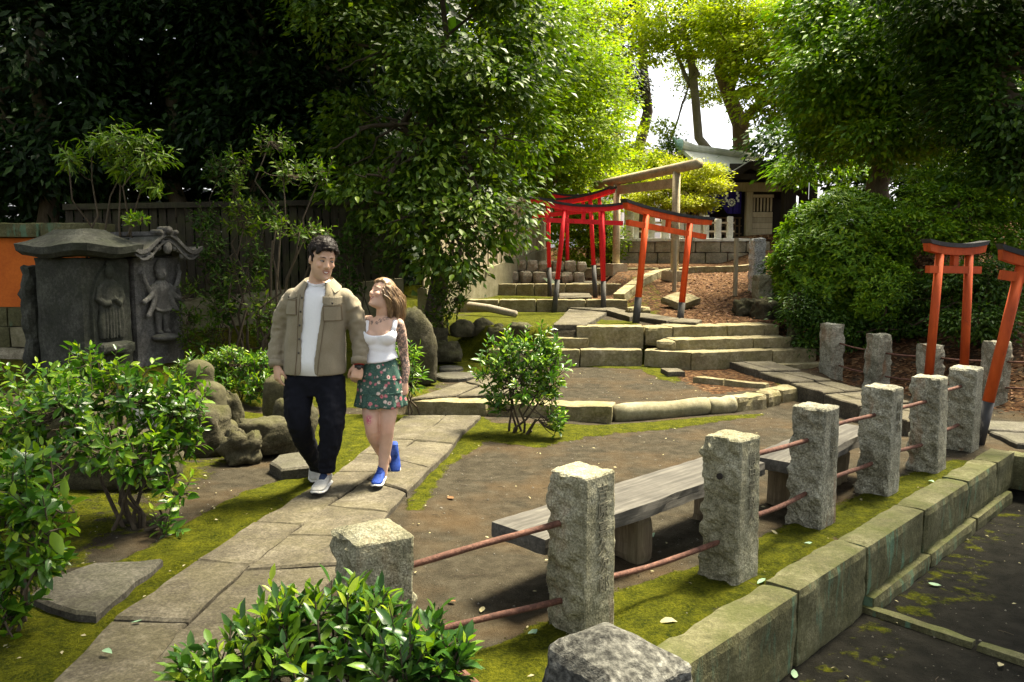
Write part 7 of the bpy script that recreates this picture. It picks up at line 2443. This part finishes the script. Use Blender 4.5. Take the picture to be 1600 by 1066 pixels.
# unseen tree crowns added round the viewpoint to shade the garden's near corners
V3_ = lambda a, b: (np.array(a, float), np.array(b, float))
tree('unseen_canopy', 'unseen broadleaf tree added to shade the left of the garden', g(-6.4, 4.2), (-5.8, 4.6, 7.0), .28,
     [V3_((-5.6, 7.0, 9.0), (2.4, 2.6, 1.3)), V3_((-4.6, 10.0, 10.6), (2.6, 2.2, 1.2)), V3_((-6.5, 3.0, 8.0), (2.2, 2.2, 1.3)), V3_((-2.8, 11.7, 10.9), (2.2, 1.7, 1.0)), V3_((-6.6, 11.5, 10.5), (2.4, 2.0, 1.2))], 420, 50, .17, .45, 'leaf_shade', rc=.6, limbs=5, kind='flat', seed=95, group='trees around the shrine garden')
tree('unseen_canopy', 'unseen broadleaf tree added behind the viewpoint to shade the near path', g(2.6, -2.4), (2.6, -2.0, 6.5), .28,
     [V3_((.5, 5.4, 8.6), (1.6, 1.1, .9)), V3_((-.8, 6.5, 8.6), (1.5, 1.1, .9)), V3_((2.8, .6, 8.4), (1.8, 1.6, 1.2)), V3_((.2, 1.0, 8.2), (2.0, 1.8, 1.0))], 520, 50, .20, .45, 'leaf_shade', rc=.6, limbs=3, kind='flat', seed=96, group='trees around the shrine garden')
tree('unseen_canopy', 'unseen broadleaf tree added to shade the sunken lane on the right', g(8.6, 2.0), (8.4, 2.2, 6.5), .28,
     [V3_((6.5, 6.9, 8.4), (1.5, 1.1, .9)), V3_((5.5, 5.8, 8.4), (1.1, .9, .7)), V3_((7.5, 7.6, 8.4), (1.2, 1.1, .8)), V3_((6.7, 4.9, 8.4), (1.5, 1.3, .8)), V3_((8.9, 5.0, 8.4), (2.0, 1.8, 1.3)), V3_((8.0, .6, 8.0), (2.0, 2.0, 1.3))], 520, 50, .20, .45, 'leaf_shade', rc=.6, limbs=3, kind='flat', seed=97, group='trees around the shrine garden')

# grit on the trodden earth
rng = np.random.default_rng(17)
n = 5200
x = rng.uniform(-3.0, 5.2, n); y = 2.3 + 9.4 * rng.uniform(0, 1, n) ** 1.4
o_ = (x - KO.x) * KN.x + (y - KO.y) * KN.y
k = np.abs(o_ + .09) > .13
x, y = x[k], y[k]; n = len(x)
T = np.array([(1, 0, 0), (-1, 0, 0), (0, 1, 0), (0, -1, 0), (0, 0, .7), (0, 0, -.7)])
Fp = np.array([(0, 2, 4), (2, 1, 4), (1, 3, 4), (3, 0, 4), (2, 0, 5), (1, 2, 5), (3, 1, 5), (0, 3, 5)])
r = .003 + .009 * rng.uniform(0, 1, n) ** 4
Vv = np.stack([x, y, hgt(x, y)], 1)[:, None, :] + T[None] * r[:, None, None] * rng.uniform(.6, 1.3, (n, 6, 1))
tag(link('gravel', mesh_np('gravel', Vv.reshape(-1, 3), (Fp[None] + (np.arange(n) * 6)[:, None, None]).reshape(-1, 3), M['pebble'])), 'fine grit and small pebbles on the trodden earth', 'gravel', kind='stuff')

# fallen leaves
rng = np.random.default_rng(7)
n = 800
x = rng.uniform(-3.5, 6, n); y = rng.uniform(2.3, 13, n)
P = np.stack([x, y, hgt(x, y) + .012], 1)
o_ = (x - KO.x) * KN.x + (y - KO.y) * KN.y
keep = np.abs(o_ + .09) > .13
P = P[keep]; n = len(P)
a = rng.uniform(0, 6.28, n)
Dv = np.stack([np.cos(a), np.sin(a), rng.normal(0, .15, n)], 1); Nv = np.stack([rng.normal(0, .3, n), rng.normal(0, .3, n), np.ones(n)], 1)
ln = rng.uniform(.012, .035, n)
Vv, Ff = leaf_arrays(P, Dv, Nv, ln, ln * .5, 'simple')
tag(link('fallen_leaves', mesh_np('fallen_leaves', Vv, Ff, M['scatter'])), 'small pale fallen leaves scattered over the earth and moss', 'leaves', kind='stuff')
n = 5200
x = rng.uniform(2.6, 9, n); y = rng.uniform(8.0, 20, n)
dd_ = (x - 4.45) * 0.88 + (y - 11.1) * 0.47
k = ((dd_ > -.3) & (x > 3.9)) | ((y > 13.2) & (x > 2.7 + (y - 13) * .12))
k &= ~((x < 4.3) & (y < 12.6))
x, y = x[k], y[k]; n = len(x)
P = np.stack([x, y, hgt(x, y) + .01], 1); a = rng.uniform(0, 6.28, n)
Dv = np.stack([np.cos(a), np.sin(a), rng.normal(0, .3, n)], 1); Nv = np.stack([rng.normal(0, .5, n), rng.normal(0, .5, n), np.ones(n)], 1)
ln = rng.uniform(.05, .10, n)
Vv, Ff = leaf_arrays(P, Dv, Nv, ln, ln * .42, 'simple')
tag(link('leaf_litter', mesh_np('leaf_litter', Vv, Ff, M['scatter_brown'])), 'brown leaf litter lying on the bank and the slope', 'leaves', kind='stuff')
# small dry twigs
mb = MB(); rt = random.Random(3)
for k in range(170):
    x, y = rt.uniform(-3, 5.0), rt.uniform(2.6, 11)
    if abs((x - KO.x) * KN.x + (y - KO.y) * KN.y + .09) < .15: continue
    a_ = rt.uniform(0, 6.28); L = rt.uniform(.03, .11)
    d = Vector((math.cos(a_), math.sin(a_), 0)) * L; p = Vector((x, y, H(x, y) + .006))
    mb.tube([p, p + d * .5 + Vector((0, 0, .006)), p + d + Vector((-d.y, d.x, 0)) * .2], [.0022, .002, .0012], 4, cap=False)
tag(mb.build('dry_twigs', M['twig']), 'small dry twigs strewn over the earth', 'twigs', kind='stuff')
# the larger single leaves
big = [((1030, 978), 0, .075, 'scatter'), ((1300, 893), -.37, .06, 'scatter_green'), ((1192, 1013), -.37, .06, 'scatter_green'), ((1450, 917), -.37, .065, 'scatter_green'), ((1242, 1066), -.37, .06, 'scatter_green'), ((1300, 900), -.37, .05, 'scatter_green'),
       ((1445, 828), -.37, .055, 'scatter_green'), ((1560, 1050), -.37, .05, 'scatter'), ((712, 945), .0, .045, 'scatter_brown'), ((755, 952), .0, .05, 'scatter'), ((1255, 855), .0, .05, 'scatter_green'), ((1215, 840), 0, .05, 'scatter'), ((1183, 848), 0, .045, 'scatter_green'),
       ((160, 1017), .07, .05, 'scatter_green'), ((137, 970), 0, .055, 'scatter_green'), ((222, 970), .065, .04, 'scatter_green'), ((700, 780), 0, .07, 'scatter_brown'), ((825, 998), 0, .06, 'scatter_green'), ((993, 842), .0, .06, 'scatter_green'), ((1018, 836), 0, .06, 'scatter_green'), ((1500, 705), .0, .05, 'scatter_brown')]
LEAF_LABELS = ['large pale leaf on the moss behind the nearest granite post', 'grey-green leaf beside the joint of the stone strip crossing the lane', 'grey-green leaf at the foot of the kerb below its second stone', 'grey-green leaf just below the end of the lane strip', 'grey-green leaf at the bottom edge of the lane below the kerb', 'smaller grey-green leaf touching the stone strip of the lane',
               'grey-green leaf lying highest up the dark lane', 'pale leaf in the lower right corner of the lane', 'orange-brown leaf on bare earth right of the squat corner post', 'pale leaf on bare earth near the orange-brown leaf and lower rail', 'grey-green leaf on the moss between the third and fourth posts', 'pale leaf on the moss beside the third post', 'grey-green leaf nearest the foot of the third post',
               'grey-green leaf on the nearest paving slab', 'grey-green leaf on the moss between stepping stone and path', 'small grey-green leaf near the joint of the nearest paving slabs', 'curled brown leaf on the earth right of the woman\'s feet', 'grey-green leaf between the carved post and the squat corner post', 'left one of two grey-green leaves under the nearest bench', 'right one of two grey-green leaves under the nearest bench', 'brown leaf on the earth by the last fence post']
for i, (p, z, L, m) in enumerate(big):
    q = G(*p, z); T = LEAF_OVAL.copy(); T[:, 2] += .12 * np.sin(T[:, 0] * 3 + i)
    T[:, 0] *= L * 1.15; T[:, 1] *= L * .62; T[:, 2] *= L
    zz = max(z, H(q.x, q.y) + .012) if z > -.2 else H(q.x, q.y) + .016
    o = link('fallen_leaf', mesh_np('fallen_leaf', T, LEAF_OVAL_F, M[m]), None, None, (q.x, q.y, zz), (R(8), R(-6), i * 1.9))
    tag(o, LEAF_LABELS[i], 'leaf', 'single fallen leaves')
